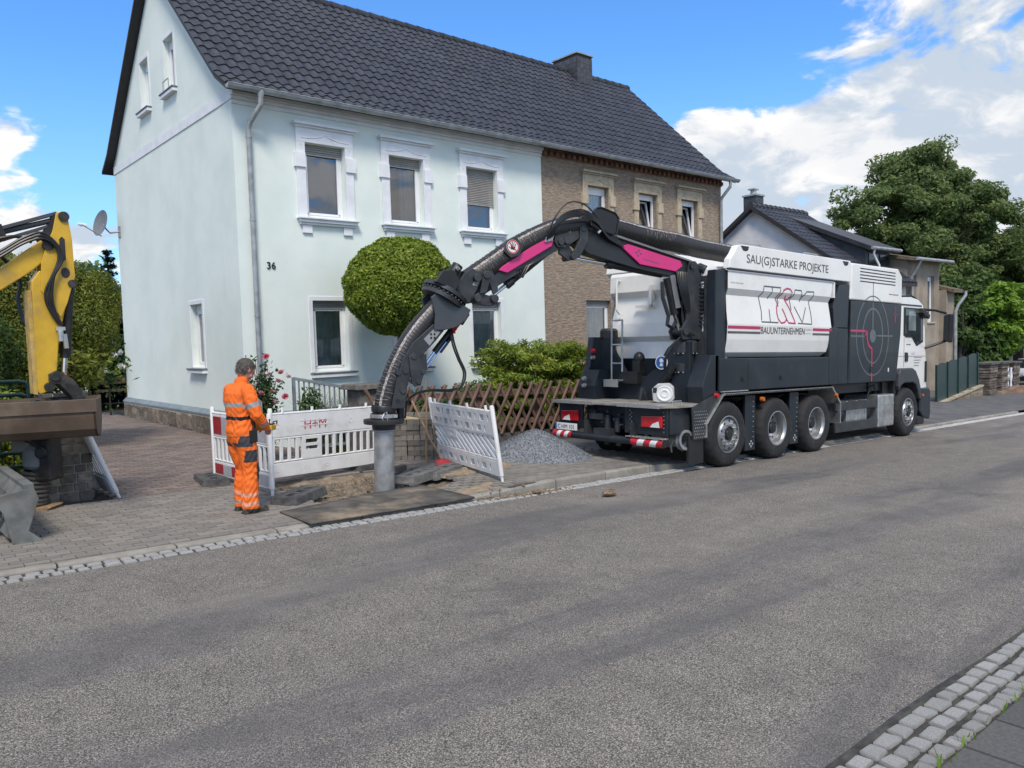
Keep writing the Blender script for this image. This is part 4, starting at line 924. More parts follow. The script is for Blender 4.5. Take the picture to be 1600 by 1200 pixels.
# -- graphics laid on the folded flank
def on_flank(x, h, d=.004): return Vector((x, flank(h) - d, h))
def ribbon(mb, pts, wd, d=.004):
    """flat strip following a polyline in (x, h), bent over the folds of the flank"""
    out = []
    for (a, c), (e, f) in zip(pts, pts[1:]):
        n_ = max(1, int(abs(f - c) / .03)); out += [(a + (e - a) * k / n_, c + (f - c) * k / n_) for k in range(n_)]
    out.append(pts[-1]); L = []
    for i, p in enumerate(out):
        a = Vector(out[max(0, i - 1)]); c = Vector(out[min(len(out) - 1, i + 1)]); t_ = (c - a).normalized(); nn = Vector((-t_.y, t_.x)) * wd / 2
        for s_ in (1, -1): q = Vector(p) + nn * s_; L.append(on_flank(q.x, q.y, d))
    mb.add(L, [(2 * i, 2 * i + 1, 2 * i + 3, 2 * i + 2) for i in range(len(out) - 1)])
lg = MB()
for pts in ([(1.56, 2.63), (1.475, 2.773), (1.559, 2.871), (1.574, 2.953), (1.039, 2.954), (1.025, 2.853), (.958, 2.772), (1.006, 2.525), (.99, 2.353), (1.51, 2.35)],
            [(1.303, 2.946), (1.302, 2.859), (1.228, 2.755)], [(1.252, 2.576), (1.261, 2.36)],
            [(1.975, 2.58), (1.949, 2.778), (2.03, 2.856), (2.037, 2.939), (2.269, 2.935), (2.302, 2.808), (2.45, 2.925), (2.712, 2.933), (2.686, 2.84), (2.609, 2.744), (2.652, 2.53), (2.656, 2.345), (2.168, 2.352)],
            [(2.09, 2.649), (2.32, 2.368), (2.487, 2.648)], [(2.302, 2.808), (2.29, 2.74)]): ribbon(lg, pts, .022)
P('company_letters', lg, m_stripe_g, parent=tank)
lg = MB()
ribbon(lg, [(1.77, 2.83), (1.779, 2.764), (1.877, 2.76), (1.949, 2.823), (1.955, 2.882), (1.894, 2.939), (1.782, 2.952), (1.67, 2.913), (1.641, 2.861), (1.565, 2.800), (1.544, 2.760), (1.57, 2.704), (1.505, 2.628), (1.490, 2.511), (1.524, 2.409), (1.606, 2.345), (1.717, 2.358), (1.802, 2.416)], .030)
ribbon(lg, [(1.679, 2.598), (1.747, 2.504), (1.802, 2.405), (1.858, 2.351), (2.086, 2.348), (1.918, 2.613), (1.779, 2.764)], .030)
P('company_ampersand', lg, m_stripe_m, parent=tank)
for x0, x1 in ((.0, .95), (2.69, 3.39)):
    lg = MB(); ribbon(lg, [(x0, 2.249), (x1, 2.249)], .048); P('crimson_stripe', lg, m_stripe_m, parent=tank)
    lg = MB(); ribbon(lg, [(x0, 2.166), (x1, 2.166)], .036); P('grey_stripe', lg, m_stripe_g, parent=tank)
def flat_text(name, txt, size, m, par, x0, z0, x1, y=None, extrude=.0008):
    o = text_on(name, txt, size, m, par, (0, 0, 0), (1, 0, 0), (0, 0, 1), 1, extrude); me = o.data; xs = [v.co.x for v in me.vertices]; a, c = min(xs), max(xs)
    for v in me.vertices:
        v.co.x = x0 + (v.co.x - a) / (c - a) * (x1 - x0); v.co.z += z0; v.co.y = (flank(v.co.z) - .005 if y is None else y) + v.co.y
    return o
flat_text('company_name', 'BAUUNTERNEHMEN', .165, m_stripe_g, tank, .965, 2.155, 2.40)
m_pale = mat('pale_print', (.52, .52, .52), .5, vary=.03)
flat_text('company_form', 'GMBH', .05, m_pale, tank, 2.43, 2.23, 2.64); lg = MB(); ribbon(lg, [(2.43, 2.175), (2.64, 2.175)], .012); P('print_line', lg, m_pale, parent=tank)
flat_text('web_address', 'www.rsp.com', .05, m_pale, tank, .06, 2.955, .42)
# -- dark wedge and engine box
b = MB(); b.prism([(3.30, 1.75), (3.46, 2.05), (3.50, 2.35), (3.46, 2.68), (3.58, 2.90), (3.72, 3.12), (4.12, 3.14), (4.05, 2.3), (3.645, 2.3), (3.645, 1.75)], (0, 0, 0), (1, 0, 0), (0, 0, 1), (0, 1, 0), -1.235, 1.2); P('side_wedge', b, m_anth, bevel=.01)
b = MB(); b.prism([(4.07, 1.22), (4.14, 2.84), (6.43, 2.84), (6.40, 2.2), (6.20, 1.22)], (0, 0, 0), (1, 0, 0), (0, 0, 1), (0, 1, 0), -1.25, 1.25); b.box(3.65, 4.06, -1.24, 1.24, 1.22, 2.29)
eb = P('engine_housing', b, m_anth, bevel=.012)
b = MB(); b.prism([(4.12, 2.852), (4.18, 3.57), (6.25, 3.585), (6.33, 3.52), (6.44, 3.43), (6.44, 2.852)], (0, 0, 0), (1, 0, 0), (0, 0, 1), (0, 1, 0), -1.25, 1.25); hd = P('engine_hood', b, m_tw, bevel=.03, seg=3)
b = MB()
for k in range(5): b.box(4.51, 6.10, -1.2545, -1.24, 3.225 + k * .063, 3.245 + k * .063)
P('louvre_row', b, m_black, parent=hd)
flat_text('web_address', 'www.rsp.com', .055, m_stripe_g, hd, 5.80, 3.02, 6.25, -1.2525)
def ring_band(mb, cx, cz, rx, rz, wd, y, a0=0., a1=2 * pi, n=60):
    L = []
    for k in range(n + 1):
        q = a0 + (a1 - a0) * k / n
        for s_ in (-.5, .5): L.append((cx + (rx + wd * s_) * cos(q), y, cz + (rz + wd * s_) * sin(q)))
    mb.add(L, [(2 * k, 2 * k + 1, 2 * k + 3, 2 * k + 2) for k in range(n)])
b = MB(); ring_band(b, 5.09, 2.16, .71, .80, .035, -1.2525, radians(-237), radians(57)); ring_band(b, 5.09, 2.16, .44, .55, .04, -1.2525); ring_band(b, 5.09, 2.16, .07, .07, .13, -1.2525, n=30)
b.box(5.06, 5.105, -1.2535, -1.251, 2.30, 2.84); b.box(5.25, 6.0, -1.2535, -1.251, 2.15, 2.18); b.box(4.14, 4.72, -1.2535, -1.251, 2.13, 2.165)
P('crosshair_graphic', b, m_ghost, parent=eb)
b = MB(); ring_band(b, 5.09, 2.16, .71, .80, .022, -1.2525, radians(62), radians(118), 20); b.box(5.075, 5.095, -1.2535, -1.251, 2.86, 3.25); P('crosshair_graphic', b, m_stripe_g, parent=hd)
b = MB(); b.box(4.13, 4.775, -1.2555, -1.2535, 2.232, 2.275); ring_band(b, 5.09, 2.16, .26, .26, .045, -1.2545, radians(160), radians(262), 24); b.box(5.03, 5.07, -1.2555, -1.2535, 1.24, 1.915); b.box(4.76, 4.80, -1.2555, -1.2535, 2.16, 2.275); P('target_line', b, m_stripe_m, parent=eb)
b = MB()
for q in range(4): b.ball((6.12 + .035 * cos(q * pi / 2), -1.252, 2.62 + .05 * sin(q * pi / 2)), .018, 6, 4, (1, .15, 1))
b.box(6.11, 6.13, -1.254, -1.25, 2.45, 2.56); b.box(6.115, 6.125, -1.254, -1.25, 2.7, 2.78); P('cross_badge', b, m_stripe_m, True, parent=eb)
b = MB(); b.box(4.12, 4.128, -1.2535, -1.24, 1.24, 2.83); b.box(4.98, 5.12, -1.262, -1.24, 1.42, 1.54); P('hatch_lock', b, m_blk, parent=eb)
b = MB(); b.box(5.80, 5.84, -1.256, -1.24, 1.42, 1.50); P('marker_plate', b, m_refw, parent=eb)
# -- side frame between tridem and cab
b = MB(); b.box(3.62, 5.36, -1.24, -1.19, .70, .865); b.box(3.60, 5.36, -1.24, -1.19, .285, .475); P('side_guard', b, m_steel_d, bevel=.008)
b = MB(); b.cyl((4.0, -.9, .62), (5.3, -.9, .62), .24, n=18)
P('air_tank', b, m_steel_d, True); b = MB()
for X in (4.2, 4.6, 5.0): b.box(X, X + .07, -1.16, -.66, .37, .872)
b.box(4.25, 5.0, -1.15, -1.1, .45, .72); P('tank_strap', b, m_alu, bevel=.01)
b = MB(); b.box(5.40, 6.12, -1.255, -.5, .28, .95); ft = P('fuel_tank', b, m_alu, bevel=.03, seg=3)
b = MB(); b.box(5.42, 6.10, -1.262, -1.25, .44, .455); b.box(5.42, 6.10, -1.262, -1.25, .74, .757); P('tank_rib', b, m_alu, parent=ft)
flat_text('tank_emboss', 'MAN', .14, mat('emboss_grey', (.42, .42, .42), .4, metal=.6), ft, 5.55, .545, 5.98, -1.258)
b = MB(); b.box(3.8, 6.3, -1.05, 1.05, 1.02, 1.20); b.cyl((5.35, -1.05, 1.0), (5.35, -1.05, 1.2), .05, n=10); b.tube([(5.2, -1.1, .9), (5.25, -1.12, 1.1), (5.5, -1.1, 1.15), (5.6, -1.1, .95)], .015, 6); b.box(5.9, 6.35, -1.1, -.6, .95, 1.2); P('frame_equipment', b, m_blk)
# -- cab
cabp = [(6.34, 1.15), (6.34, 2.92), (6.42, 3.00), (7.05, 3.03), (7.45, 2.99), (7.70, 2.88), (7.80, 2.70), (7.86, 2.00), (7.93, 1.55), (7.95, 1.02), (7.55, 1.00), (7.32, 1.36), (7.12, 1.47), (6.50, 1.47), (6.36, 1.40)]
cb = MB(); cb.prism(cabp, (0, 0, 0), (1, 0, 0), (0, 0, 1), (0, 1, 0), -1.18, 1.18); cab = P('cab', cb, m_tw, bevel=.05, seg=3)
b = MB(); b.prism([(6.34, 2.84), (6.34, 2.87), (7.62, 2.87), (7.62, 2.84)], (0, 0, 0), (1, 0, 0), (0, 0, 1), (0, 1, 0), -1.19, -1.17); P('roof_seam', b, m_black, parent=cab)
b = MB(); wn = [(6.76, 2.24), (6.76, 2.76), (7.62, 2.76), (7.66, 2.10), (7.40, 2.02), (7.15, 2.20), (6.86, 2.20)]
b.prism([(6.70, 2.19), (6.70, 2.80), (7.68, 2.80), (7.72, 2.06), (7.38, 1.96), (7.12, 2.15), (6.82, 2.15)], (0, 0, 0), (1, 0, 0), (0, 0, 1), (0, 1, 0), -1.19, -1.17); P('window_seal', b, m_blk, parent=cab)
b = MB(); b.prism(wn, (0, 0, 0), (1, 0, 0), (0, 0, 1), (0, 1, 0), -1.198, -1.191); P('side_window', b, mat('cab_window', (.035, .045, .05), .06, vary=.1, spec=.8), parent=cab)
b = MB(); b.prism([(6.92, 2.30), (6.92, 2.72), (7.28, 2.72), (7.30, 2.30)], (0, 0, 0), (1, 0, 0), (0, 0, 1), (0, 1, 0), -1.2, -1.1985); P('window_view', b, mat('cab_window_pale', (.20, .25, .25), .08, vary=.15, scale=3), parent=cab)
b = MB(); b.prism([(7.83, 2.72), (7.88, 2.0), (7.89, 2.0), (7.84, 2.72)], (0, 0, 0), (1, 0, 0), (0, 0, 1), (0, 1, 0), -1.05, 1.05); P('windscreen', b, m_cabglass, parent=cab)
b = MB(); b.box(6.735, 6.741, -1.186, -1.17, 1.50, 2.14); b.box(6.36, 7.9, -1.186, -1.17, 1.735, 1.74); P('door_seam', b, m_stripe_g, parent=cab)
b = MB(); b.prism([(6.78, 1.62), (6.78, 1.82), (6.90, 1.82), (6.94, 1.74), (6.92, 1.62)], (0, 0, 0), (1, 0, 0), (0, 0, 1), (0, 1, 0), -1.20, -1.175); P('door_handle', b, m_blk, parent=cab, bevel=.01)
for x_ in (6.86, 6.98): b = MB(); b.box(x_, x_ + .09, -1.184, -1.18, 1.98, 2.005); P('model_badge', b, m_stripe_g, parent=cab)
flat_text('door_print', 'H&M', .10, m_pale, cab, 7.12, 1.76, 7.30, -1.1815)
for i, L in enumerate((.42, .36, .28, .24)): b = MB(); b.box(7.26, 7.26 + L, -1.183, -1.18, 1.70 - i * .06, 1.715 - i * .06); P('door_print', b, m_stripe_g if i else m_stripe_m, parent=cab)
b = MB(); b.box(7.84, 7.90, -1.215, -1.16, 1.15, 1.62); P('corner_deflector', b, m_blk, parent=cab, bevel=.01)
b = MB(); b.lathe([(.0, .12), (.06, .10), (.075, 0), (.075, -.02)], (6.95, -.7, 3.05), (0, 0, 1), 14); P('beacon', b, m_amber, True, parent=cab)
b = MB(); b.tube([(7.15, -.95, 3.06), (7.5, -1.0, 3.10), (7.75, -1.02, 3.02), (7.88, -1.03, 2.86)], .022, 8); P('roof_rail', b, m_blk, True, parent=cab)
b = MB()
arch = [(6.30, 1.10), (6.33, 1.36), (6.42, 1.48), (7.02, 1.48), (7.18, 1.42), (7.36, 1.22), (7.46, 1.0), (7.52, .78), (7.40, .78), (7.32, .95), (7.2, 1.1), (7.05, 1.16), (6.6, 1.16), (6.42, 1.1), (6.36, .98)]
mf_ = mat('fender_plastic', (.045, .046, .055), .5, vary=.1)
for d0, d1 in ((-1.27, -.95), (.95, 1.27)): P('front_fender', MB().prism(arch, (0, 0, 0), (1, 0, 0), (0, 0, 1), (0, 1, 0), d0, d1), mf_, bevel=.03, seg=3)
b = MB(); b.prism([(7.46, .50), (7.50, 1.02), (7.95, 1.02), (8.02, .95), (8.04, .42), (7.98, .30), (7.6, .38)], (0, 0, 0), (1, 0, 0), (0, 0, 1), (0, 1, 0), -1.25, 1.25); fb = P('front_bumper', b, m_anth, bevel=.03, seg=3)
b = MB(); b.box(7.40, 7.78, -1.22, -.75, .20, .40); P('cab_step', b, m_blk, bevel=.03)
b = MB(); b.cyl((7.58, -1.25, .86), (7.58, -1.272, .86), .03, n=10); P('marker_lamp', b, m_amber, True, parent=fb)
b = MB(); b.prism([(6.2, .6), (6.22, 1.22), (6.36, 1.2), (6.30, .9), (6.25, .6)], (0, 0, 0), (1, 0, 0), (0, 0, 1), (0, 1, 0), -1.2, -.9); P('fender_rear', b, m_blk, bevel=.01)
# mirrors on arms
b = MB(); b.tube([(7.55, -1.19, 2.78), (7.85, -1.38, 2.76), (8.15, -1.50, 2.70)], .028, 8); b.tube([(7.83, -1.19, 1.92), (7.95, -1.32, 1.98), (8.18, -1.50, 2.08)], .03, 8); b.prism([(7.42, 2.70), (7.46, 2.78), (7.80, 2.66), (7.78, 2.58)], (0, 0, 0), (1, 0, 0), (0, 0, 1), (0, 1, 0), -1.30, -1.18); mir = P('mirror', b, m_blk, True)
b = MB(); mo = Vector((8.10, -1.56, 2.0)); b.prism([(-.16, .03), (-.20, .68), (.12, .66), (.14, .08)], mo, Vector((.72, .69, 0)), (0, 0, 1), Vector((-.69, .72, 0)), -.05, .05); P('mirror_housing', b, m_blk, parent=mir, bevel=.03)
b = MB(); b.bar(mo + Vector((.72, .69, 0)) * .14 + Vector((0, -.0, .06)), mo + Vector((.72, .69, 0)) * .13 + Vector((0, 0, .66)), .05, .05); P('mirror_edge', b, m_tw, parent=mir, bevel=.01)
# -- rear tower, posts, frame
b = MB(); b.box(-.30, -.02, -1.22, -1.06, 1.22, 3.15); b.box(-.10, -.02, -1.06, -.72, 1.7, 3.10); b.prism([(-.60, 1.05), (-.64, 1.30), (-.40, 1.80), (-.20, 1.80), (-.20, 1.05)], (0, 0, 0), (1, 0, 0), (0, 0, 1), (0, 1, 0), -1.22, -.92); tw_ = P('rear_post', b, m_anth, bevel=.012)
b = MB(); b.box(-.28, -.24, -1.06, -.98, 1.75, 3.07); b.box(-.28, -.24, -.98, -.78, 2.98, 3.07); b.box(-.28, -.24, -.98, -.86, 1.75, 2.18); b.cyl((-.25, -1.0, 3.16), (-.25, -.86, 3.22), .07, n=12); P('post_liner', b, m_steel_d, bevel=.01, parent=tw_)
b = MB()
for k in range(9): b.tube([(-.42, -.86 + .02 * k % .1, 2.35 + k * .06), (-.50, -.84, 2.32 + k * .06), (-.50, -.74, 2.28 + k * .06), (-.40, -.70, 2.30 + k * .06)], .012, 6)
for k in range(4): b.tube([(-.46, -.72, 2.9 - k * .02), (-.54, -.76, 2.6 - k * .05), (-.56, -.82, 2.2 - k * .04), (-.46, -.95, 2.12)], .014, 6)
P('hose_bundle', b, m_cable, True, parent=tw_)
b = MB(); b.tube([(-.22 + .085 * cos(q), -.90 + .085 * sin(q), 2.25 + .052 * q / (2 * pi) * 1.25) for q in [k * .42 for k in range(165)]], .013, 6); P('coiled_hose', b, m_cable, True, parent=tw_)
b = MB(); b.prism([(1.25, 1.05), (1.25, 1.30), (1.08, 1.62), (1.08, 2.12), (.72, 2.12), (.70, 1.9), (.38, 1.46), (-.02, 1.44), (-.26, 1.60), (-.48, 1.92), (-.62, 2.02), (-.92, 2.02), (-.92, 1.05)], (-.52, 0, 0), (0, 1, 0), (0, 0, 1), (1, 0, 0), -.04, .04); vf = P('rear_frame', b, m_anth, bevel=.01)
b = MB(); b.prism([(-.98, 1.05), (-.99, 1.28), (-.86, 1.52), (-.80, 1.62), (-.72, 2.12), (-.22, 2.12), (-.22, 1.05)], (0, 0, 0), (1, 0, 0), (0, 0, 1), (0, 1, 0), 1.02, 1.14); b.prism([(-.98, 1.05), (-.99, 1.28), (-.86, 1.55), (-.5, 1.55), (-.5, 1.05)], (0, 0, 0), (1, 0, 0), (0, 0, 1), (0, 1, 0), .74, 1.02); P('rear_pedestal', b, m_anth, bevel=.01, parent=vf)
b = MB(); b.lathe([(.16, 0), (.16, .13), (.13, .17), (0, .18)], (-.42, .92, 2.10), (0, 0, 1), 18); P('pedestal_cap', b, m_blk, True, parent=vf)
b = MB()
for zz, m_i in ((1.88, 0), (1.76, 1), (1.40, 1), (1.28, 1)): b.cur = m_i; b.cyl((-1.0 if zz < 1.5 else -.78, .95, zz), (-1.06 if zz < 1.5 else -.84, .95, zz), .04, .03, 10)
P('hydraulic_port', b, [m_red, m_alu], True, parent=vf)
for yy in (-.05, -.40): b = MB(); b.prism([(-.62, 1.05), (-.56, 1.26), (-.54, 1.26), (-.48, 1.05)], (-.12, 0, 0), (1, 0, 0), (0, 0, 1), (0, 1, 0), yy - .02, yy + .02); b.prism([(yy - .09, 1.05), (yy, 1.27), (yy + .06, 1.05)], (-.6, 0, 0), (0, 1, 0), (0, 0, 1), (1, 0, 0), -.06, -.03); P('gusset', b, m_steel_d, parent=vf)
b = MB(); b.cyl((-.60, -.30, 1.12), (-.60, -.66, 1.62), .05, n=12); b.cyl((-.62, -.42, 1.30), (-.62, -.56, 1.48), .07, n=12); b.box(-.68, -.54, .05, .42, 1.32, 1.52); P('lift_cylinder', b, m_blk, True, parent=vf)
b = MB(); b.lathe([(.115, 0), (.115, .012), (0, .013)], (-.575, -.38, 1.68), (-1, -.12, 0), 28); sg_ = P('warning_disc', b, m_refw, True)
b = MB(); b.lathe([(.10, .0135), (0, .0145)], (-.575, -.38, 1.68), (-1, -.12, 0), 28); P('disc_face', b, m_blue, True, parent=sg_)
b = MB(); b.box(-.592, -.589, -.42, -.34, 1.69, 1.72); b.box(-.592, -.589, -.41, -.35, 1.62, 1.665); b.ball((-.592, -.38, 1.71), .04, 8, 6, (.06, 1, .9)); P('disc_symbol', b, m_refw, parent=sg_)
b = MB()
for yy in (.40, .64): b.tube([(-.66, yy, 1.36), (-.66, yy, 2.41)], .017, 8)
for zz in (1.66, 1.98, 2.40): b.tube([(-.66, .40, zz), (-.66, .64, zz)], .015, 8)
lad = P('ladder', b, m_alu, True); b = MB(); b.box(-.82, -.62, .36, .68, 1.36, 1.385); b.box(-.825, -.81, .36, .68, 1.26, 1.385); P('ladder_step', b, m_cheq, parent=lad)
rn_ = Vector((-.82, -.57, 0)); ru_ = Vector((.57, -.82, 0)); rc_ = Vector((-.98, -.72, 1.05))
b = MB(); b.prism([(-.15, .02), (-.17, .22), (-.08, .30), (.10, .31), (.17, .25), (.18, .06), (.12, 0), (-.08, 0)], rc_, ru_, (0, 0, 1), -rn_, 0, .20); hx = P('cable_reel_box', b, mat('reel_grey', (.44, .44, .43), .5, vary=.06, scale=5, dirt=(.36, .34, .31), dirt_amt=.4), bevel=.018)
b = MB(); b.lathe([(.125, .0), (.125, .016), (.11, .02), (.10, .008), (.07, .008), (.062, .018), (.045, .018), (.04, .006), (0, .006)], rc_ + ru_ * .03 + Vector((0, 0, .15)), rn_, 28); P('reel_ring', b, m_refw, True, parent=hx); b = MB(); b.prism([(-.15, .16), (-.15, .24), (-.09, .24), (-.09, .16)], rc_, ru_, (0, 0, 1), -rn_, -.008, .0); P('reel_window', b, m_blk, parent=hx)
b = MB(); b.ball((-.5, .16, 1.75), .10, 10, 8, (1, 1, 1.1)); b.box(-.58, -.46, .08, .24, 1.5, 1.72); P('filter_bowl', b, m_blk, True)
# -- the arm: coordinates (s along the arm from the nozzle, height), d sideways
def catmull(pts, n=10):
    out = []
    for i in range(len(pts) - 1):
        p0, p1, p2, p3 = [Vector(pts[min(max(j, 0), len(pts) - 1)]) for j in (i - 1, i, i + 1, i + 2)]
        for k in range(n):
            q = k / n; out.append(.5 * ((2 * p1) + (p2 - p0) * q + (2 * p0 - 5 * p1 + 4 * p2 - p3) * q * q + (3 * p1 - p0 - 3 * p2 + p3) * q ** 3))
    out.append(Vector(pts[-1])); return out
AU, AW, AO = Vector((.9703, -.2417, 0)), Vector((.2417, .9703, 0)), Vector((-5.37, .51, 0))
def A3(s, h, d=0.): return AO + AU * s + AW * d + Vector((0, 0, h))
def aprism(poly, d0, d1, mb=None): return (mb or MB()).prism(poly, AO, AU, (0, 0, 1), AW, d0, d1)
# column
b = MB(); cx = Vector((-.40, -.72, 0))
b.lathe([(.0, 1.05), (.15, 1.05), (.15, 1.50), (.175, 1.52), (.19, 1.54), (.19, 1.66), (.155, 1.68), (.155, 1.80), (.20, 1.84), (.20, 2.0), (.15, 2.05), (0, 2.05)], cx, (0, 0, 1), 24); col_ = P('slewing_column', b, m_steel_d, True)
b = MB()
for k in range(14): q = 2 * pi * k / 14; b.cyl(cx + Vector((.185 * cos(q), .185 * sin(q), 1.82)), cx + Vector((.185 * cos(q), .185 * sin(q), 1.85)), .014, n=6); b.cyl(cx + Vector((.178 * cos(q), .178 * sin(q), 1.515)), cx + Vector((.178 * cos(q), .178 * sin(q), 1.535)), .014, n=6)
P('column_bolt', b, m_alu, parent=col_)
b = MB(); aprism([(4.93, 2.05), (4.90, 2.20), (5.0, 2.35), (5.02, 3.12), (5.06, 3.30), (5.18, 3.30), (5.42, 3.08), (5.36, 2.05)], -.16, -.12, b); aprism([(4.93, 2.05), (4.90, 2.20), (5.0, 2.35), (5.02, 3.12), (5.06, 3.30), (5.18, 3.30), (5.42, 3.08), (5.36, 2.05)], .12, .16, b); b2 = aprism([(5.12, 2.05), (5.12, 3.05), (5.36, 3.05), (5.36, 2.05)], -.12, .12, b); P('column_cheek', b, m_steel_d, bevel=.008, parent=col_)
b = MB(); b.cyl(A3(5.1, 3.22, -.2), A3(5.1, 3.22, .2), .05, n=14); b.cyl(A3(4.98, 2.18, -.19), A3(4.98, 2.18, .19), .06, n=14); P('pivot_pin', b, m_steel_d, True, parent=col_)
b = MB(); b.cyl(A3(4.70, 3.02, -.05), A3(4.85, 2.45, -.05), .065, n=14); b.cur = 1; b.cyl(A3(4.85, 2.45, -.05), A3(4.96, 2.2, -.05), .035, n=10); b.cur = 2; b.bar(A3(4.74, 3.06, -.13), A3(4.86, 2.55, -.13), .10, .015, tuple(AW)); P('boom_cylinder', b, [m_blk, m_chrome, mat('cylinder_guard', (.16, .165, .17), .45, vary=.1)], True)
b = MB()
for k in range(7): b.tube([A3(4.82 + .035 * k, 3.12, -.14), A3(4.80 + .03 * k, 2.98 - .01 * k, -.19), A3(4.86 + .025 * k, 2.75, -.20), A3(4.98 + .012 * k, 2.5, -.18)], .013, 6)
b.tube([A3(4.58, 2.95, -.08), A3(4.55, 2.7, -.14), A3(4.66, 2.42, -.14), A3(4.62, 2.28, -.16), A3(4.74, 2.22, -.14), A3(4.82, 2.30, -.1)], .032, 8)
b.tube([A3(4.95, 2.1, -.1), A3(4.72, 1.95, -.15), A3(4.62, 1.75, -.12), A3(4.66, 1.55, -.05)], .022, 8)
P('column_hose', b, m_cable, True)
# boom 1, elbow, boom 2
b = MB(); aprism([(2.98, 3.46), (3.10, 3.70), (3.34, 3.69), (3.60, 3.60), (5.13, 3.28), (5.22, 3.16), (5.10, 3.06), (4.7, 3.05), (4.05, 3.14), (3.55, 3.24), (3.2, 3.32)], -.11, .11, b); bm = P('inner_boom', b, mat('boom_black', (.018, .020, .024), .4, vary=.1), bevel=.01)
b = MB(); aprism([(3.36, 3.712), (3.60, 3.64), (5.10, 3.31), (5.10, 3.285), (3.60, 3.605), (3.34, 3.693)], -.16, .16, b); P('boom_flange', b, mat('flange_grey', (.17, .175, .18), .5, vary=.1), parent=bm)
b = MB(); aprism([(3.75, 3.46), (3.89, 3.495), (4.89, 3.29), (4.93, 3.21), (4.80, 3.12), (4.11, 3.20)], -.150, -.115, b); mp2 = P('magenta_panel', b, m_mag, bevel=.008, parent=bm)
b = MB()
for q in range(4): o_ = A3(4.08 + .04 * cos(q * pi / 2 - .2), 3.375 + .04 * sin(q * pi / 2 - .2), -.152); b.ball(o_, .018, 8, 5, (1, .2, 1))
P('cross_badge', b, m_stripe_g, True, parent=bm)
text_on('panel_text', 'www.rsp.com', .055, m_stripe_g, bm, A3(4.16, 3.275, -.1515), AU - Vector((0, 0, .2)), (0.19, -.05, 1), 1, .0008)
b = MB(); b.cyl(A3(2.92, 3.26), A3(3.82, 3.175), .028, n=12); b.cur = 1; b.cyl(A3(3.62, 3.19), A3(4.62, 3.08), .055, n=14); b.cyl(A3(3.58, 3.195), A3(3.68, 3.185), .068, n=14); P('elbow_cylinder', b, [m_chrome, m_blk], True)
b = MB()
aprism([(2.60, 3.46), (2.62, 3.56), (3.02, 3.80), (3.14, 3.72), (3.16, 3.62), (2.78, 3.38), (2.66, 3.38)], -.135, -.10, b); aprism([(2.72, 3.50), (2.80, 3.52), (2.93, 3.34), (2.97, 3.22), (2.86, 3.20), (2.70, 3.30)], -.10, -.05, b); aprism([(3.02, 3.70), (3.16, 3.68), (3.16, 3.50), (3.02, 3.26), (2.90, 3.20), (2.88, 3.28), (3.02, 3.52)], -.16, -.12, b)
aprism([(2.62, 3.42), (2.62, 3.56), (3.02, 3.80), (3.14, 3.72), (3.10, 3.55), (2.74, 3.36)], .08, .12, b)
for s_, h_ in ((3.08, 3.68), (2.80, 3.48), (2.92, 3.26), (2.70, 3.46)): b.cyl(A3(s_, h_, -.17), A3(s_, h_, .14), .05, n=12)
lkp = P('elbow_link', b, m_steel_d, bevel=.006)
b = MB(); aprism([(2.79, 3.615), (2.83, 3.665), (2.98, 3.755), (3.02, 3.71), (2.86, 3.61)], -.138, -.134, b); P('maker_plate', b, mat('plate_grey', (.26, .27, .28), .5, vary=.05), parent=lkp)
b = MB(); aprism([(1.20, 2.66), (1.26, 2.86), (1.75, 3.15), (2.45, 3.56), (2.72, 3.62), (2.86, 3.56), (2.70, 3.36), (2.0, 2.96), (1.55, 2.70), (1.40, 2.60)], -.10, .10, b); b2_ = P('outer_boom', b, m_steel_d, bevel=.01)
b = MB(); aprism([(1.70, 3.005), (1.74, 3.055), (2.47, 3.53), (2.585, 3.475), (2.55, 3.39), (1.83, 2.975)], -.140, -.103, b); P('magenta_panel', b, m_mag, bevel=.008, parent=b2_)
b = MB(); b.cyl(A3(1.60, 2.60), A3(1.98, 2.89), .022, n=12); b.cyl(A3(1.60, 2.63), A3(1.98, 2.92), .012, n=8); b.cur = 1; b.cyl(A3(1.90, 2.83), A3(2.56, 3.33), .052, n=14); b.cyl(A3(1.88, 2.815), A3(1.97, 2.885), .066, n=14); P('tip_cylinder', b, [m_chrome, m_blk], True)
b = MB()
for k in range(5): b.tube([A3(1.98 + .03 * k, 2.92, -.08), A3(2.0 + .05 * k, 3.02 + .02 * k, -.1), A3(2.12 + .05 * k, 3.05 + .03 * k, -.09), A3(2.16 + .05 * k, 2.98 + .04 * k, -.07)], .011, 6)
P('jumper_hose', b, m_cable, True)
# hose cables over the elbow
b = MB()
for k in range(6):
    e = .02 * k
    b.tube(catmull([A3(2.44 + e, 3.44 + e * .3, -.15), A3(2.50 + e, 3.62 + e * .6, -.22), A3(2.68 + e, 3.84 - e * .4, -.25), A3(2.98, 3.93 - .022 * k, -.26), A3(3.22 + e * .3, 3.84 - e * .8, -.25), A3(3.45 + e * .4, 3.66 - e, -.19), A3(3.72 + e, 3.54 - e, -.14)], 6), .011, 6)
b.tube(catmull([A3(2.46, 3.46, -.16), A3(2.52, 3.74, -.24), A3(2.72, 3.99, -.27), A3(2.98, 4.02, -.27), A3(3.22, 3.88, -.25), A3(3.42, 3.68, -.20), A3(3.7, 3.55, -.15)], 6), .011, 6)
P('elbow_hose', b, m_cable, True)
b = MB(); b.bar(A3(3.30, 3.62, -.20), A3(3.40, 3.72, -.20), .03, .035, tuple(AW))
for k in range(6): e = .02 * k; b.cyl(A3(2.44 + e, 3.44 + e * .3, -.15), A3(2.46 + e, 3.51 + e * .35, -.165), .017, n=8)
P('hose_clamp', b, m_alu, parent=lkp)
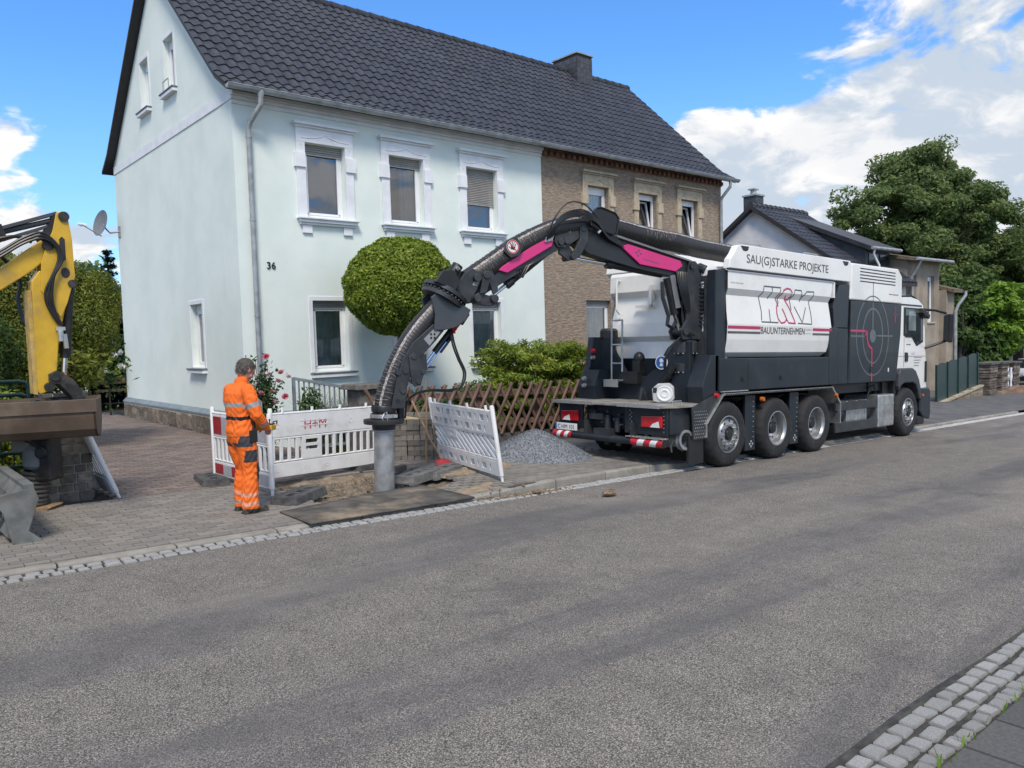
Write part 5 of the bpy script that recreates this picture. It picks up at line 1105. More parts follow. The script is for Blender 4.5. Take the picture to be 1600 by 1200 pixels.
b = MB(); aprism([(3.17, 3.72), (3.20, 3.90), (3.26, 3.985), (3.34, 4.0), (3.60, 3.93), (3.665, 3.86), (3.62, 3.62), (3.56, 3.60), (3.30, 3.66)], -.22, -.16, b); hp = P('hose_saddle', b, m_blk, bevel=.02, seg=3)
b = MB(); b.tube([A3(3.17, 3.72, -.225), A3(3.20, 3.90, -.225), A3(3.27, 3.985, -.225), A3(3.36, 3.995, -.225), A3(3.60, 3.93, -.225), A3(3.665, 3.85, -.225), A3(3.62, 3.62, -.225)], .012, 8); P('saddle_rim', b, m_blk, True, parent=hp)
b = MB(); aprism([(3.2, 3.7), (3.25, 3.97), (3.6, 3.9), (3.6, 3.62)], .16, .2, b); P('saddle_cheek', b, m_blk, parent=hp)
# suction hose with ridges, worn wire stripe along it
m_hose, t, bs, _ = new_mat('suction_hose_rubber')
oc = t.n('ShaderNodeTexCoord').outputs['Object']
nz = t.noise(t.vmath('MULTIPLY', oc, (5, 5, 5)), 4, 5, .7)
lk(t, t.mix(t.sstep(nz, .56, .74), (.017, .016, .016), (.075, .058, .045)), bs.inputs['Base Color']); bs.inputs['Roughness'].default_value = .42
m_wire, t, bs, _ = new_mat('worn_hose_wire')
oc = t.n('ShaderNodeTexCoord').outputs['Object']
nz = t.noise(oc, 34, 4, .75)
lk(t, t.mix(t.sstep(nz, .40, .60), (.10, .062, .045), (.42, .40, .38)), bs.inputs['Base Color']); bs.inputs['Roughness'].default_value = .55
def hose(name, cl, r, worn):
    pts = catmull([A3(*p) for p in cl], 12); L = [0]
    for p, q in zip(pts, pts[1:]): L.append(L[-1] + (q - p).length)
    tot = L[-1]; N = int(tot / .016); rp_ = []; rr = []
    for k in range(N + 1):
        d = tot * k / N; i = max(0, min(len(pts) - 2, next((j for j in range(len(L) - 1) if L[j + 1] >= d), len(pts) - 2))); f_ = (d - L[i]) / max(1e-6, L[i + 1] - L[i]); rp_.append(pts[i].lerp(pts[i + 1], f_)); rr.append(r + (.0022 if k % 3 == 0 else -.0008))
    b = MB(); b.tube(rp_, rr, 22); o = P(name, b, m_hose, True, ang=60)
    sb_ = MB(); wb = MB(); st = []
    for k in range(0, N, 1):
        tn = (rp_[min(k + 1, N)] - rp_[max(k - 1, 0)]).normalized(); side = -AW; upv = tn.cross(side).normalized(); upv = upv if upv.dot(Vector((-.5, 0, 1))) > 0 else -upv
        for ang_ in (.62, .86): st.append(rp_[k] + (side * cos(ang_) + upv * sin(ang_)) * (r + .006))
        if any(w0 <= k / N <= w1 for w0, w1 in worn) and k % 3 == 0:
            arc = [rp_[k] + (side * cos(q) + upv * sin(q)) * (r + .005) + tn * .01 * sin(q * 3 + k) for q in [(.0 + 1.9 * j / 9) + .2 * sin(k * 1.7) for j in range(10)]]; wb.tube(arc, .0028, 4)
    m = len(st) // 2
    sb_.add(st, [(2 * i, 2 * i + 1, 2 * i + 3, 2 * i + 2) for i in range(m - 1)]); P('wear_strip', sb_, m_wire, parent=o)
    if wb.v: P('worn_wire', wb, mat('bright_wire', (.34, .30, .27), .5, vary=.35, scale=30), True, parent=o)
    return o
hose('suction_hose', [(7.0, 3.40, .62), (6.6, 3.53, .50), (6.1, 3.555, .36), (5.6, 3.57, .24), (4.95, 3.62, .10), (4.3, 3.66, .02), (3.7, 3.745), (3.3, 3.76), (2.95, 3.715), (2.57, 3.61), (2.06, 3.36), (1.62, 3.07), (1.28, 2.85)], .158, ((0.07, .13), (.37, .47), (.80, .97)))
hose('suction_hose', [(.98, 2.62), (.75, 2.39), (.47, 2.07), (.25, 1.70), (.10, 1.30), (.06, 1.08)], .145, ((.02, .1), (.52, .98)))
# hand sign on its plate
b = MB(); aprism([(1.74, 3.27), (1.80, 3.43), (1.94, 3.49), (2.06, 3.36), (2.0, 3.22), (1.86, 3.18)], -.20, -.17, b); hs = P('sign_bracket', b, m_steel_d, bevel=.01)
b = MB(); b.lathe([(.098, 0), (.098, .004), (0, .005)], A3(1.885, 3.335, -.202), tuple(-AW), 30); P('sign_disc', b, m_refw, True, parent=hs)
b = MB()
nrm = Vector((0, 0, 1))
def disc_pt(u, v, d=-.2085): return A3(1.885 + u, 3.335 + v, d)
L = []
for k in range(41):
    q = 2 * pi * k / 40
    for r in (.078, .094): L.append(disc_pt(r * cos(q), r * sin(q)))
b.add(L, [(2 * k, 2 * k + 1, 2 * k + 3, 2 * k + 2) for k in range(40)]); b.bar(disc_pt(-.056, .056), disc_pt(.056, -.056), .012, .002, tuple(AW)); P('sign_ring', b, m_red, parent=hs)
b = MB(); b.add([disc_pt(x, z, -.2078) for x, z in ((-.035, -.035), (.03, -.045), (.038, .0), (-.03, .01))], [(0, 1, 2, 3)])
for i, (x, z, e) in enumerate(((-.026, .006, .05), (-.008, .01, .062), (.012, .008, .058), (.03, .0, .045), (-.04, -.02, .035))): b.bar(disc_pt(x, z, -.2078), disc_pt(x + (x * .5), z + (e if i < 4 else .02), -.2078), .011, .001, tuple(AW))
P('sign_hand', b, m_black, parent=hs)
# rotating head at the arm's tip
b = MB(); rc, rax = (.925, 2.645), (AU * .49 + Vector((0, 0, .87))); o_ = A3(*rc)
b.lathe([(.10, -.09), (.30, -.09), (.305, -.03), (.27, -.025), (.27, .0), (.325, .005), (.325, .06), (.30, .065), (.10, .07)], o_, rax, 34); rr_ = P('slewing_ring', b, m_steel_d, True)
b = MB(); rn = rax.normalized()
for k in range(30):
    q = 2 * pi * k / 30; a_ = AW; c_ = rn.cross(a_); p_ = o_ + (a_ * cos(q) + c_ * sin(q)) * .312; b.cyl(p_ - rn * .032, p_ - rn * .012, .012, n=6)
P('ring_bolt', b, m_blk, parent=rr_)
b = MB(); b.cyl(A3(.90, 2.80, -.2), A3(1.05, 3.04, -.2), .075, n=14); b.cyl(A3(.84, 2.90, -.1), A3(1.0, 2.95, -.14), .06, n=12); aprism([(.70, 2.80), (.80, 2.94), (.95, 2.96), (1.05, 2.80), (.95, 2.70)], -.30, -.18, b); P('slew_motor', b, m_blk, True); b = MB(); b.cyl(A3(1.0, 2.98, -.28), A3(1.02, 3.0, -.30), .035, n=10); b.box(0, 0, 0, 0, 0, 0); P('motor_cap', b, m_alu, True)
b = MB()
for d0, d1 in ((-.20, -.16), (.16, .20)): aprism([(1.02, 2.72), (1.15, 2.94), (1.27, 3.01), (1.44, 2.93), (1.36, 2.76), (1.21, 2.52)], d0, d1, b)
aprism([(1.36, 2.66), (1.42, 2.98), (1.54, 2.98), (1.63, 2.82), (1.63, 2.70), (1.56, 2.66), (1.50, 2.82), (1.46, 2.68)], -.25, -.21, b); aprism([(1.24, 2.62), (1.36, 2.68), (1.62, 2.62), (1.66, 2.54), (1.56, 2.50), (1.30, 2.52)], -.20, -.10, b)
for s_, h_ in ((1.32, 2.88), (1.46, 2.92), (1.58, 2.60), (1.32, 2.60)): b.cyl(A3(s_, h_, -.27), A3(s_, h_, .2), .055, n=14)
P('tip_bracket', b, m_steel_d, bevel=.006)
b = MB(); aprism([(1.26, 2.78), (1.34, 2.90), (1.40, 2.88), (1.33, 2.76)], -.2035, -.2, b); P('maker_plate', b, MATS['plate_grey'])
b = MB()
for d0, d1 in ((-.20, -.165), (.165, .20)): aprism([(.70, 2.16), (.72, 2.36), (.66, 2.60), (.80, 2.70), (1.24, 2.44), (1.17, 2.30), (1.02, 2.20), (.86, 2.16)], d0, d1, b)
P('head_bracket', b, mat('bracket_grey', (.045, .050, .058), .42, vary=.08, coat=.2), bevel=.008)
b = MB(); aprism([(.40, 1.98), (.70, 2.24), (.86, 2.16), (.74, 2.02), (.50, 1.78), (.33, 1.44), (.29, 1.12), (.10, 1.12), (.17, 1.46), (.26, 1.76)], -.17, -.145, b); aprism([(.40, 1.98), (.70, 2.24), (.86, 2.16), (.74, 2.02), (.50, 1.78), (.33, 1.44), (.29, 1.12), (.16, 1.12), (.22, 1.46), (.30, 1.76)], .145, .17, b); nz_ = P('nozzle_arm', b, m_steel_d, bevel=.006)
b = MB(); aprism([(.56, 2.04), (.70, 2.17), (.80, 2.14), (.64, 1.95)], -.174, -.17, b); P('grey_plate', b, MATS['plate_grey'], parent=nz_)
b = MB()
for q in range(4): b.ball(A3(.69 + .035 * cos(q * pi / 2 + .8), 2.08 + .035 * sin(q * pi / 2 + .8), -.176), .017, 8, 5, (1, .2, 1))
P('cross_badge', b, m_blk, True, parent=nz_)
b = MB()
for s_, h_ in ((.30, 1.62), (.26, 1.36), (.20, 1.60)): b.cyl(A3(s_, h_, -.19), A3(s_, h_, -.165), .04, n=14)
P('boss', b, m_steel_d, True, parent=nz_); b = MB(); b.lathe([(.032, .0), (0, .001)], A3(.19, 1.22, -.171), tuple(-AW), 14); P('arm_hole', b, m_black, parent=nz_)
b = MB(); b.cyl(A3(1.18, 2.34), A3(.78, 1.86), .048, n=14); b.cyl(A3(1.24, 2.42), A3(1.14, 2.28), .075, n=14); b.cur = 1; b.cyl(A3(.82, 1.92), A3(.55, 1.58), .024, n=10); b.cyl(A3(.93, 2.0, -.06), A3(.60, 1.60, -.06), .010, n=8); b.cur = 0; b.bar(A3(1.0, 2.06, -.06), A3(.84, 1.86, -.06), .05, .03); P('nozzle_cylinder', b, [m_blk, m_chrome], True)
b = MB(); aprism([(.34, 1.80), (.40, 1.86), (.48, 1.84), (.56, 1.60), (.50, 1.42), (.42, 1.40), (.38, 1.46)], -.20, -.17, b); aprism([(.48, 1.84), (.60, 1.84), (.62, 1.62), (.50, 1.60)], -.16, -.12, b)
for s_, h_ in ((.41, 1.80), (.47, 1.47), (.54, 1.60)): b.cyl(A3(s_, h_, -.215), A3(s_, h_, .1), .035, n=12)
P('nozzle_link', b, m_steel_d, bevel=.005)
for e in (0., .028):
    b = MB(); b.tube(catmull([A3(1.0, 2.22, -.08), A3(.99 + e, 2.0, -.12), A3(1.06 + e, 1.78, -.14), A3(1.14 + e, 1.58, -.16), A3(1.08 + e, 1.40, -.18), A3(.92, 1.335 + e * .6, -.18), A3(.66, 1.345 + e * .4, -.18), A3(.46, 1.31 + e * .3, -.16), A3(.35, 1.20, -.1), A3(.32, .98, -.08)], 6), .013, 7); P('nozzle_hose', b, m_cable, True)
b = MB(); b.tube([A3(1.02, 2.30, -.1), A3(1.0, 2.2, -.14), A3(1.03, 2.12, -.12)], .014, 6); b.tube([A3(1.05, 2.30, -.1), A3(1.04, 2.18, -.16), A3(1.0, 2.12, -.12)], .012, 6); P('red_lead', b, m_red, True)
NC = A3(.05, 0)
b = MB(); b.lathe([(.155, 1.16), (.165, 1.14), (.165, 1.08), (.15, 1.075), (.15, 1.06), (.175, 1.05), (.175, .98), (.265, .975), (.27, .95), (.265, .915), (.16, .91), (.155, .84), (.145, .83)], NC, (0, 0, 1), 34); b.lathe([(.05, 1.13), (.055, .95)], NC + AU * .23, (0, 0, 1), 12); ncol = P('nozzle_collar', b, m_blk, True)
b = MB(); b.lathe([(.178, 1.045), (.182, 1.04), (.182, 1.0), (.178, .995)], NC, (0, 0, 1), 34); P('clamp_band', b, m_galv, True, parent=ncol)
b = MB(); kk = NC - AW * .185; b.tube([kk + Vector((-.06, 0, 1.06)), kk + Vector((-.03, -.015, 1.09)), kk + Vector((-.02, -.02, .97)), kk + Vector((-.06, 0, .96)), kk + Vector((-.09, 0, 1.0)), kk + Vector((-.06, 0, 1.06))], .008, 6); b.box(kk.x + .08, kk.x + .14, kk.y - .01, kk.y + .01, 1.0, 1.04); P('clamp_lever', b, m_alu, True, parent=ncol)
b = MB(); b.lathe([(.150, .86), (.150, .82), (.134, .81), (.134, -.35), (.128, -.35), (.128, .86)], NC, (0, 0, 1), 34); P('suction_pipe', b, m_galv, True)

# ------------------------------------------------------------------ the works on the pavement
m_bar = mat('barrier_plastic', (.74, .735, .72), .5, vary=.04, scale=3, dirt=(.48, .44, .38), dirt_amt=.45, dscale=3.5)
m_bar_red = mat('barrier_reflex_red', (.36, .02, .03), .4, vary=.1, scale=10)
m_bar_sil = mat('barrier_reflex_silver', (.42, .42, .43), .4, vary=.08, scale=10)
m_foot = mat('recycled_rubber', (.080, .080, .080), .9, vary=.25, scale=12, bump=.5, bscale=90, dirt=(.13, .12, .105), dirt_amt=.6, dscale=4)
m_foot2 = mat('pale_recycled_rubber', (.17, .166, .16), .9, vary=.2, scale=12, bump=.5, bscale=90, dirt=(.06, .058, .055), dirt_amt=.6, dscale=4)
def line_frame(p0, p1, lean=0., z=0.):
    """matrix: X along p0->p1 on the ground, Y back, Z up, leaning about the base line"""
    d = Vector((p1[0] - p0[0], p1[1] - p0[1])).normalized(); x = Vector((d.x, d.y, -K * d.x)).normalized(); u = Vector((0, 0, 1)); y = u.cross(x).normalized(); u = x.cross(y)
    m = Matrix(((x.x, y.x, u.x, p0[0]), (x.y, y.y, u.y, p0[1]), (x.z, y.z, u.z, G(p0[0]) + z), (0, 0, 0, 1)))
    return m @ Matrix.Rotation(lean, 4, 'X')
def panel_with_holes(mb, x0, x1, z0, z1, holes, y0, y1):
    xs = sorted({x0, x1, *[h[0] for h in holes], *[h[1] for h in holes]}); zs = sorted({z0, z1, *[h[2] for h in holes], *[h[3] for h in holes]})
    for i in range(len(xs) - 1):
        for j in range(len(zs) - 1):
            cx, cz = (xs[i] + xs[i + 1]) / 2, (zs[j] + zs[j + 1]) / 2
            if any(h[0] < cx < h[1] and h[2] < cz < h[3] for h in holes): continue
            for y, fl in ((y0, False), (y1, True)):
                q = [(xs[i], y, zs[j]), (xs[i + 1], y, zs[j]), (xs[i + 1], y, zs[j + 1]), (xs[i], y, zs[j + 1])]; mb.add(q, [(3, 2, 1, 0) if fl else (0, 1, 2, 3)])
    for (a, b_, c, d) in [(x0, x1, z0, z1)]:
        mb.add([(a, y0, c), (b_, y0, c), (b_, y1, c), (a, y1, c), (a, y0, d), (b_, y0, d), (b_, y1, d), (a, y1, d)], [(0, 3, 2, 1), (4, 5, 6, 7), (0, 4, 7, 3), (1, 2, 6, 5)])
    for (a, b_, c, d) in holes:
        mb.add([(a, y0, c), (b_, y0, c), (b_, y1, c), (a, y1, c), (a, y0, d), (b_, y0, d), (b_, y1, d), (a, y1, d)], [(0, 1, 2, 3), (7, 6, 5, 4), (3, 7, 4, 0), (5, 6, 2, 1)])
def barrier(label, p0, p1, style, lean=0., z=.03, pegs=True):
    M = line_frame(p0, p1, lean, z); L = hypot(p1[0] - p0[0], p1[1] - p0[1])
    t_ = thing('site_barrier', label, 'barrier', mtx=M, group='white plastic site barriers')
    for X in (.02, L - .02):
        b = MB(); b.lathe([(.0, .0), (.020, .0), (.020, .10), (.03, .105), (.032, 1.05), (.024, 1.07), (0, 1.07)], (X, 0, 0), (0, 0, 1), 12); b.build('post', m_bar, t_, True)
    b = MB()
    for zz in (.985,): b.tube([(.05, 0, zz), (L - .05, 0, zz)], .020, 8)
    b.build('top_rail', m_bar, t_, True)
    zs = ((.10, .30), (.66, .97))
    if style == 'reflex':
        for (z0, z1) in zs:
            b = MB(); b.box(.05, L - .05, -.016, .016, z0, z1); pn = b.build('board', m_bar, t_, bevel=.006)
            n = 6; w_ = (L - .16) / n
            for k in range(n):
                q = MB(); q.box(.08 + k * w_, .08 + (k + 1) * w_ - .002, -.0205, -.0165, z0 + .03, z1 - .03); q.build('reflector', (m_bar_red, m_bar_sil)[k % 2], pn)
    elif style == 'bold':
        for (z0, z1), r in zip(zs, (.022, .034)):
            b = MB(); b.box(.05, L - .05, -.016, .016, z0, z1); pn = b.build('board', m_bar, t_, bevel=.006)
            n = 5
            for k in range(n):
                X = .12 + (L - .24) * (k + (.1 if k % 2 else 0)) / (n - .9); q = MB(); q.lathe([(r, .0), (r * .92, .0035), (r * .8, .001), (r * .5, -.004), (0, -.005)], (X, -.0175, (z0 + z1) / 2), (0, -1, 0), 18); q.build('dimple', m_bar_dim, pn, True)
    else:
        for (z0, z1), rows in zip(zs, (1, 2)):
            holes = []; n = 5
            for r in range(rows):
                for k in range(n):
                    X = .14 + (L - .30) * (k + .5 * (r % 2) * .7) / n; zc_ = z0 + (z1 - z0) * (r + .5) / rows; holes.append((X, X + .14, zc_ - .045, zc_ + .045)); holes.append((X + .24, X + .29, zc_ - .045, zc_ + .045))
            b = MB(); b.box(.05, L - .05, .030, .036, z0, z1); b.build('board_back', m_bar_dim, t_)
            holes = [h for h in holes if h[1] < L - .08]
            b = MB(); panel_with_holes(b, .05, L - .05, z0, z1, holes, -.022, .030); b.build('board', m_bar, t_)
    for zz in (.32, .64): b = MB(); b.tube([(.05, 0, zz), (L - .05, 0, zz)], .017, 8); b.build('mid_rail', m_bar, t_, True)
    if style == 'lattice':
        n = 13; w_ = (L - .14) / n
        for k in range(-3, n):
            x0, x1 = .07 + k * w_, .07 + (k + 2.6) * w_; za, zb = .63, .33
            if x0 < .07: za = za - (.07 - x0) / (x1 - x0) * (za - zb); x0 = .07
            if x1 > L - .07: zb = zb + (x1 - (L - .07)) / (x1 - x0) * (za - zb); x1 = L - .07
            if x1 - x0 < .06: continue
            b = MB(); b.bar((x0, 0, za), (x1, 0, zb), .052, .024, (0, 1, 0)); b.build('slat', m_bar, t_, bevel=.004)
        b = MB(); panel_with_holes(b, .50, .95, .50, .63, [(.60, .84, .54, .61)], -.02, .02); b.build('handle_plate', m_bar, t_)
    else:
        n = int((L - .1) / .125); w_ = (L - .12) / n
        for k in range(n + 1):
            X = .06 + k * w_
            if style == 'bold' and abs(X - L * .36) < .17: continue
            b = MB(); b.box(X - .024, X + .024, -.014, .014, .33, .63); b.build('slat', m_bar, t_, bevel=.005)
        if style == 'bold':
            c = L * .36; b = MB(); panel_with_holes(b, c - .17, c + .17, .33, .63, [(c - .11, c + .11, .45, .50), (c - .11, c + .11, .54, .60)], -.018, .018); b.build('handle_plate', m_bar, t_)
    if pegs:
        for k in range(4):
            X = .22 + (L - .44) * k / 3; b = MB(); b.cyl((X, 0, .99), (X, 0, 1.06), .022, .020, 10); b.build('peg', m_bar, t_, True)
    return t_, L
m_bar_dim = mat('barrier_plastic_plain', (.70, .695, .68), .55, vary=.05, scale=4, dirt=(.45, .42, .37), dirt_amt=.5, dscale=3)
barrier('white barrier with red and silver reflectors, end-on beside the worker', (3.99, 11.25), (4.06, 9.42), 'reflex', pegs=False)
tB, LB = barrier('white slatted barrier lettered H+M in red, behind the suction pipe', (4.38, 10.26), (6.30, 10.62), 'bold')
m_spray = mat('faded_red_stencil', (.55, .035, .06), .7, vary=.2, scale=30)
text_on('stencil_letters', 'H+M', .20, m_spray, tB, (.56, -.0185, .745), (1, 0, 0), (0, 0, 1), .98, .0008)
b = MB()
for zz in (.79, .86): b.box(.5, 1.0, -.0202, -.0185, zz, zz + .016)
b.build('stencil_bridge', m_bar, tB)
barrier('leaning white barrier with diagonal slats beside the gravel heap', (7.20, 10.22), (6.66, 7.98), 'lattice', lean=radians(7), z=.09)
barrier('white barrier propped aslant against the stone gate pillar', (2.56, 10.55), (2.52, 12.3), 'plain', lean=radians(-20), pegs=False)
b = MB(); b.tube([(6.60, 8.0, .93), (6.62, 7.92, .80), (6.70, 7.88, .74), (6.76, 7.93, .80)], .010, 6); 
def rubber_foot(label, x, y, rz, m, z=.03, tilt=0.):
    t_ = thing('ballast_block', label, 'ballast block', mtx=Matrix.Translation((x, y, G(x) + z)) @ Matrix.Rotation(rz, 4, 'Z') @ Matrix.Rotation(tilt, 4, 'Y'), group='rubber ballast blocks')
    b = MB(); panel_with_holes(b, -.40, .40, -.19, .19, [(-.28, -.12, -.05, .05), (-.02, .10, -.045, .045), (.2, .30, -.05, .05)], -.11, 0)
    b.v = [(x_ * (1 - .06 * (y_ < -.05)), z_ * (1 - .12 * (y_ < -.05)), -y_) for x_, y_, z_ in b.v]
    b.build('body', m, t_, bevel=.012)
    b = MB(); b.box(-.43, .43, -.12, .12, .012, .045); b.build('grip_rib', m, t_, bevel=.006)
    return t_
rubber_foot('dark slotted rubber ballast block at the corner of the mat', 4.22, 9.02, .62, m_foot)
rubber_foot('dark rubber ballast block under the far post of the reflector barrier', 3.85, 11.0, 1.4, m_foot)
rubber_foot('grey rubber ballast block lying in front of the loose paving stones', 6.12, 9.24, .42, m_foot2, .05)
rubber_foot('grey rubber ballast block lying askew beside the red shovel blade', 6.66, 9.34, .25, m_foot2, .06, -.03)
rubber_foot('rubber ballast block at the right end of the lettered barrier', 6.22, 10.75, .3, m_foot)
# mat over the paving
m_mat_ = mat('dirty_rubber_mat', (.105, .094, .080), .92, vary=.3, scale=4, bump=.4, bscale=70, dirt=(.30, .235, .155), dirt_amt=.85, dscale=1.6)
b = MB(); nx, ny = 14, 8
def matp(u, v): x0 = 3.66 + (u) * 2.2; y = 7.585 + v * (.80 + .45 * u); return (x0 + .02 * v, y, G(x0) + max(kerb_h(x0), .03) + .014 + .006 * sin(u * 9) * sin(v * 5))
b.grid(nx, ny, matp); o = tag(b.build('rubber_mat', m_mat_, smooth=True), 'dirty dark rubber mat spread from the pit to the kerb', 'mat')
sm = o.modifiers.new('thick', 'SOLIDIFY'); sm.thickness = .022; sm.offset = 1
# excavated ground
def hashn(x, y, s=1.0):
    return (sin(x * 12.9898 * s + y * 78.233) * 43758.5453) % 1
def fbm(x, y):
    v = 0; a = .5; f_ = 1
    for _ in range(4): v += a * (sin(x * f_ * 2.1 + 1.3 * sin(y * f_ * 1.7)) * cos(y * f_ * 2.3 + sin(x * f_ * 1.1))); a *= .5; f_ *= 2.07
    return v
m_dirt = mat('dug_earth', (.27, .215, .155), .97, vary=.3, scale=8, bump=.9, bscale=60, dirt=(.16, .13, .095), dirt_amt=.7, dscale=3, bdist=.015)
m_sand = mat('orange_sand', (.31, .235, .155), .96, vary=.15, scale=12, bump=.5, bscale=140)
b = MB(); b.grid(46, 40, lambda u, v: (4.12 + 2.45 * u, 8.45 + 2.05 * v, G(4.12 + 2.45 * u) + .028 - (.10 * max(0, min(1, 4 * u, 4 * (1 - u), 5 * v, 5 * (1 - v)))) + .035 * fbm(u * 9, v * 8) - .22 * math.exp(-((u - .5) ** 2 + (v - .25) ** 2) / .012)))
struct(b.build('dug_pit', m_dirt, smooth=True))
def clods(name, n, area, m, r0, r1, zf, label=None, cat=None):
    b = MB()
    for i in range(n):
        x, y = area(); r = rnd.uniform(r0, r1) * (rnd.random() ** 1.2 * .8 + .3); q = rnd.uniform(0, 6)
        vs = [(x + r * cos(q + a) * rnd.uniform(.7, 1.2), y + r * sin(q + a) * rnd.uniform(.7, 1.2), zf(x, y) - r * .3) for a in (0, 1.57, 3.14, 4.71)] + [(x + r * .5 * cos(q + a + .4), y + r * .5 * sin(q + a + .4), zf(x, y) + r * rnd.uniform(.5, .9)) for a in (0, 2.1, 4.2)]
        b.add(vs, [(4, 5, 6), (0, 1, 4), (1, 5, 4), (1, 2, 5), (2, 3, 5), (3, 6, 5), (3, 0, 6), (0, 4, 6)])
    o = b.build(name, m); o['kind'] = 'stuff'; tag(o, label, cat); return o
clods('earth_clods', 1300, lambda: (rnd.uniform(4.2, 6.4), rnd.uniform(8.55, 10.35)), m_dirt, .008, .035, lambda x, y: G(x) - .03 + .03 * fbm((x - 4.12) / 2.45 * 9, (y - 8.45) / 2.05 * 8), 'broken earth and small stones in the dug pit', 'earth')
clods('spilled_earth', 420, lambda: (lambda u: (5.9 + 1.5 * u + rnd.gauss(0, .08), 7.62 - .14 * u + rnd.gauss(0, .05)))(rnd.random()), mat('spilled_sandy_earth', (.25, .18, .115), .96, vary=.35, scale=20, bump=.5, bscale=90), .006, .038, lambda x, y: G(x) + (kerb_h(x) if y > 7.66 else 0) + .004, 'crumbs of sandy earth spilled along the kerb', 'earth')
def patch(name, cx, cy, rx, ry, h, m, label, cat, n=22, z0=None):
    b = MB(); vs = [(cx, cy, G(cx) + (z0 if z0 is not None else kerb_h(cx)) + h)]
    for j in range(1, 7):
        for k in range(n):
            q = 2 * pi * k / n; s_ = j / 6; e = 1 + .22 * sin(3 * q + cx) + .12 * sin(5 * q + cy * 3); x, y = cx + rx * s_ * e * cos(q), cy + ry * s_ * e * sin(q); vs.append((x, y, G(x) + (z0 if z0 is not None else kerb_h(x)) + h * (1 - s_ ** 1.3) + (.026 if j < 6 else -.02) + h * .12 * fbm(x * 5, y * 5) * (j < 6)))
    fs = [(0, 1 + k, 1 + (k + 1) % n) for k in range(n)] + [(1 + (j - 1) * n + k, 1 + j * n + k, 1 + j * n + (k + 1) % n, 1 + (j - 1) * n + (k + 1) % n) for j in range(1, 6) for k in range(n)]
    b.add(vs, fs); o = b.build(name, m, smooth=True); o['kind'] = 'stuff'; return tag(o, label, cat)
patch('sand_heap', 7.22, 9.0, .40, .28, .10, m_sand, 'small spill of orange sand under the leaning barrier', 'sand')
patch('sand_spill', 6.12, 7.98, .42, .15, .004, m_sand, 'thin smear of sand on the paving beside the mat', 'sand')
patch('sand_spill', 6.75, 8.95, .30, .16, .006, m_sand, 'thin sand film around the rubber ballast blocks', 'sand')
# gravel heap of real chips
m_grav = mat('blue_grey_gravel', (.24, .255, .275), .9, vary=.2, scale=60, bump=.5, bscale=200, piece=.45)
hc, hr, hh_ = (8.70, 9.55), 1.04, .52
def heap_z(x, y):
    d = hypot((x - hc[0]) / (1.0 + .1 * sin(3 * atan2(y - hc[1], x - hc[0]))), y - hc[1]) / hr
    return hh_ * max(0, 1 - d) ** .95 + .02 * fbm(x * 3, y * 3) * (d < 1) - .03 * max(0, (1 - d * 5))
b = MB(); b.grid(30, 30, lambda u, v: (hc[0] - 1.2 + 2.4 * u, hc[1] - 1.2 + 2.4 * v, G(hc[0] - 1.2 + 2.4 * u) + kerb_h(hc[0]) - .03 + heap_z(hc[0] - 1.2 + 2.4 * u, hc[1] - 1.2 + 2.4 * v)))
heap = tag(b.build('gravel_heap', m_grav, smooth=True), 'cone of blue-grey gravel heaped on the pavement', 'gravel', kind='stuff')
N = 26000; rg = np.random.default_rng(3); th = rg.uniform(0, 2 * pi, N); rr = np.sqrt(rg.uniform(0, 1, N)) * hr * 1.04
xs, ys = hc[0] + rr * np.cos(th), hc[1] + rr * np.sin(th); zz = np.array([heap_z(a, c) + G(a) + kerb_h(hc[0]) - .026 for a, c in zip(xs, ys)])
tri = rg.normal(0, 1, (N, 3, 3)); tri /= np.linalg.norm(tri, axis=2, keepdims=True); tri *= rg.uniform(.007, .017, (N, 1, 1)); tri += np.stack([xs, ys, zz + .006], 1)[:, None, :]
o = link('gravel_chips', fast_mesh('gravel_chips', tri, 3, m_grav), heap); o['kind'] = 'stuff'
# paver stack
m_stackp = mat('stacked_paver', (.19, .170, .145), .92, vary=.2, scale=14, bump=.5, bscale=90, piece=.3, dirt=(.075, .068, .058), dirt_amt=.6, dscale=4)
stk = thing('paver_stack', 'tall stack of used grey paving stones behind the shovel and broom', 'paving stones', mtx=Matrix.Translation((6.62, 10.62, G(6.62) + .04)) @ Matrix.Rotation(radians(-42), 4, 'Z'))
bmesh_p = MB().box(-.5, .5, -.5, .5, 0, 1, .012, .02).mesh('paver', m_stackp)
for lay in range(9):
    z = lay * .083
    for j in range(3):
        if lay % 2:
            for i in range(8):
                if j and lay < 8 and 0 < i < 7: continue
                inst('paver', bmesh_p, stk, (.05 + i * .104 + rnd.uniform(-.006, .006), .10 + j * .206 + rnd.uniform(-.012, .012), z), (0, 0, rnd.uniform(-.04, .04)), (.099, .198, .08))
        else:
            for i in range(4):
                for e in (0, 1):
                    if (j or e) and lay < 8 and 0 < i < 3: continue
                    inst('paver', bmesh_p, stk, (.10 + i * .208 + rnd.uniform(-.008, .008), .05 + j * .206 + e * .103 + rnd.uniform(-.012, .012), z), (0, 0, rnd.uniform(-.04, .04)), (.198, .099, .08))
for i in range(3): inst('paver', bmesh_p, stk, (.18 + i * .21, .35, .747), (0, 0, rnd.uniform(-.1, .1)), (.198, .099, .08))
LBL = ['front left', 'front right', 'rear left', 'rear middle', 'rear right', 'topmost']
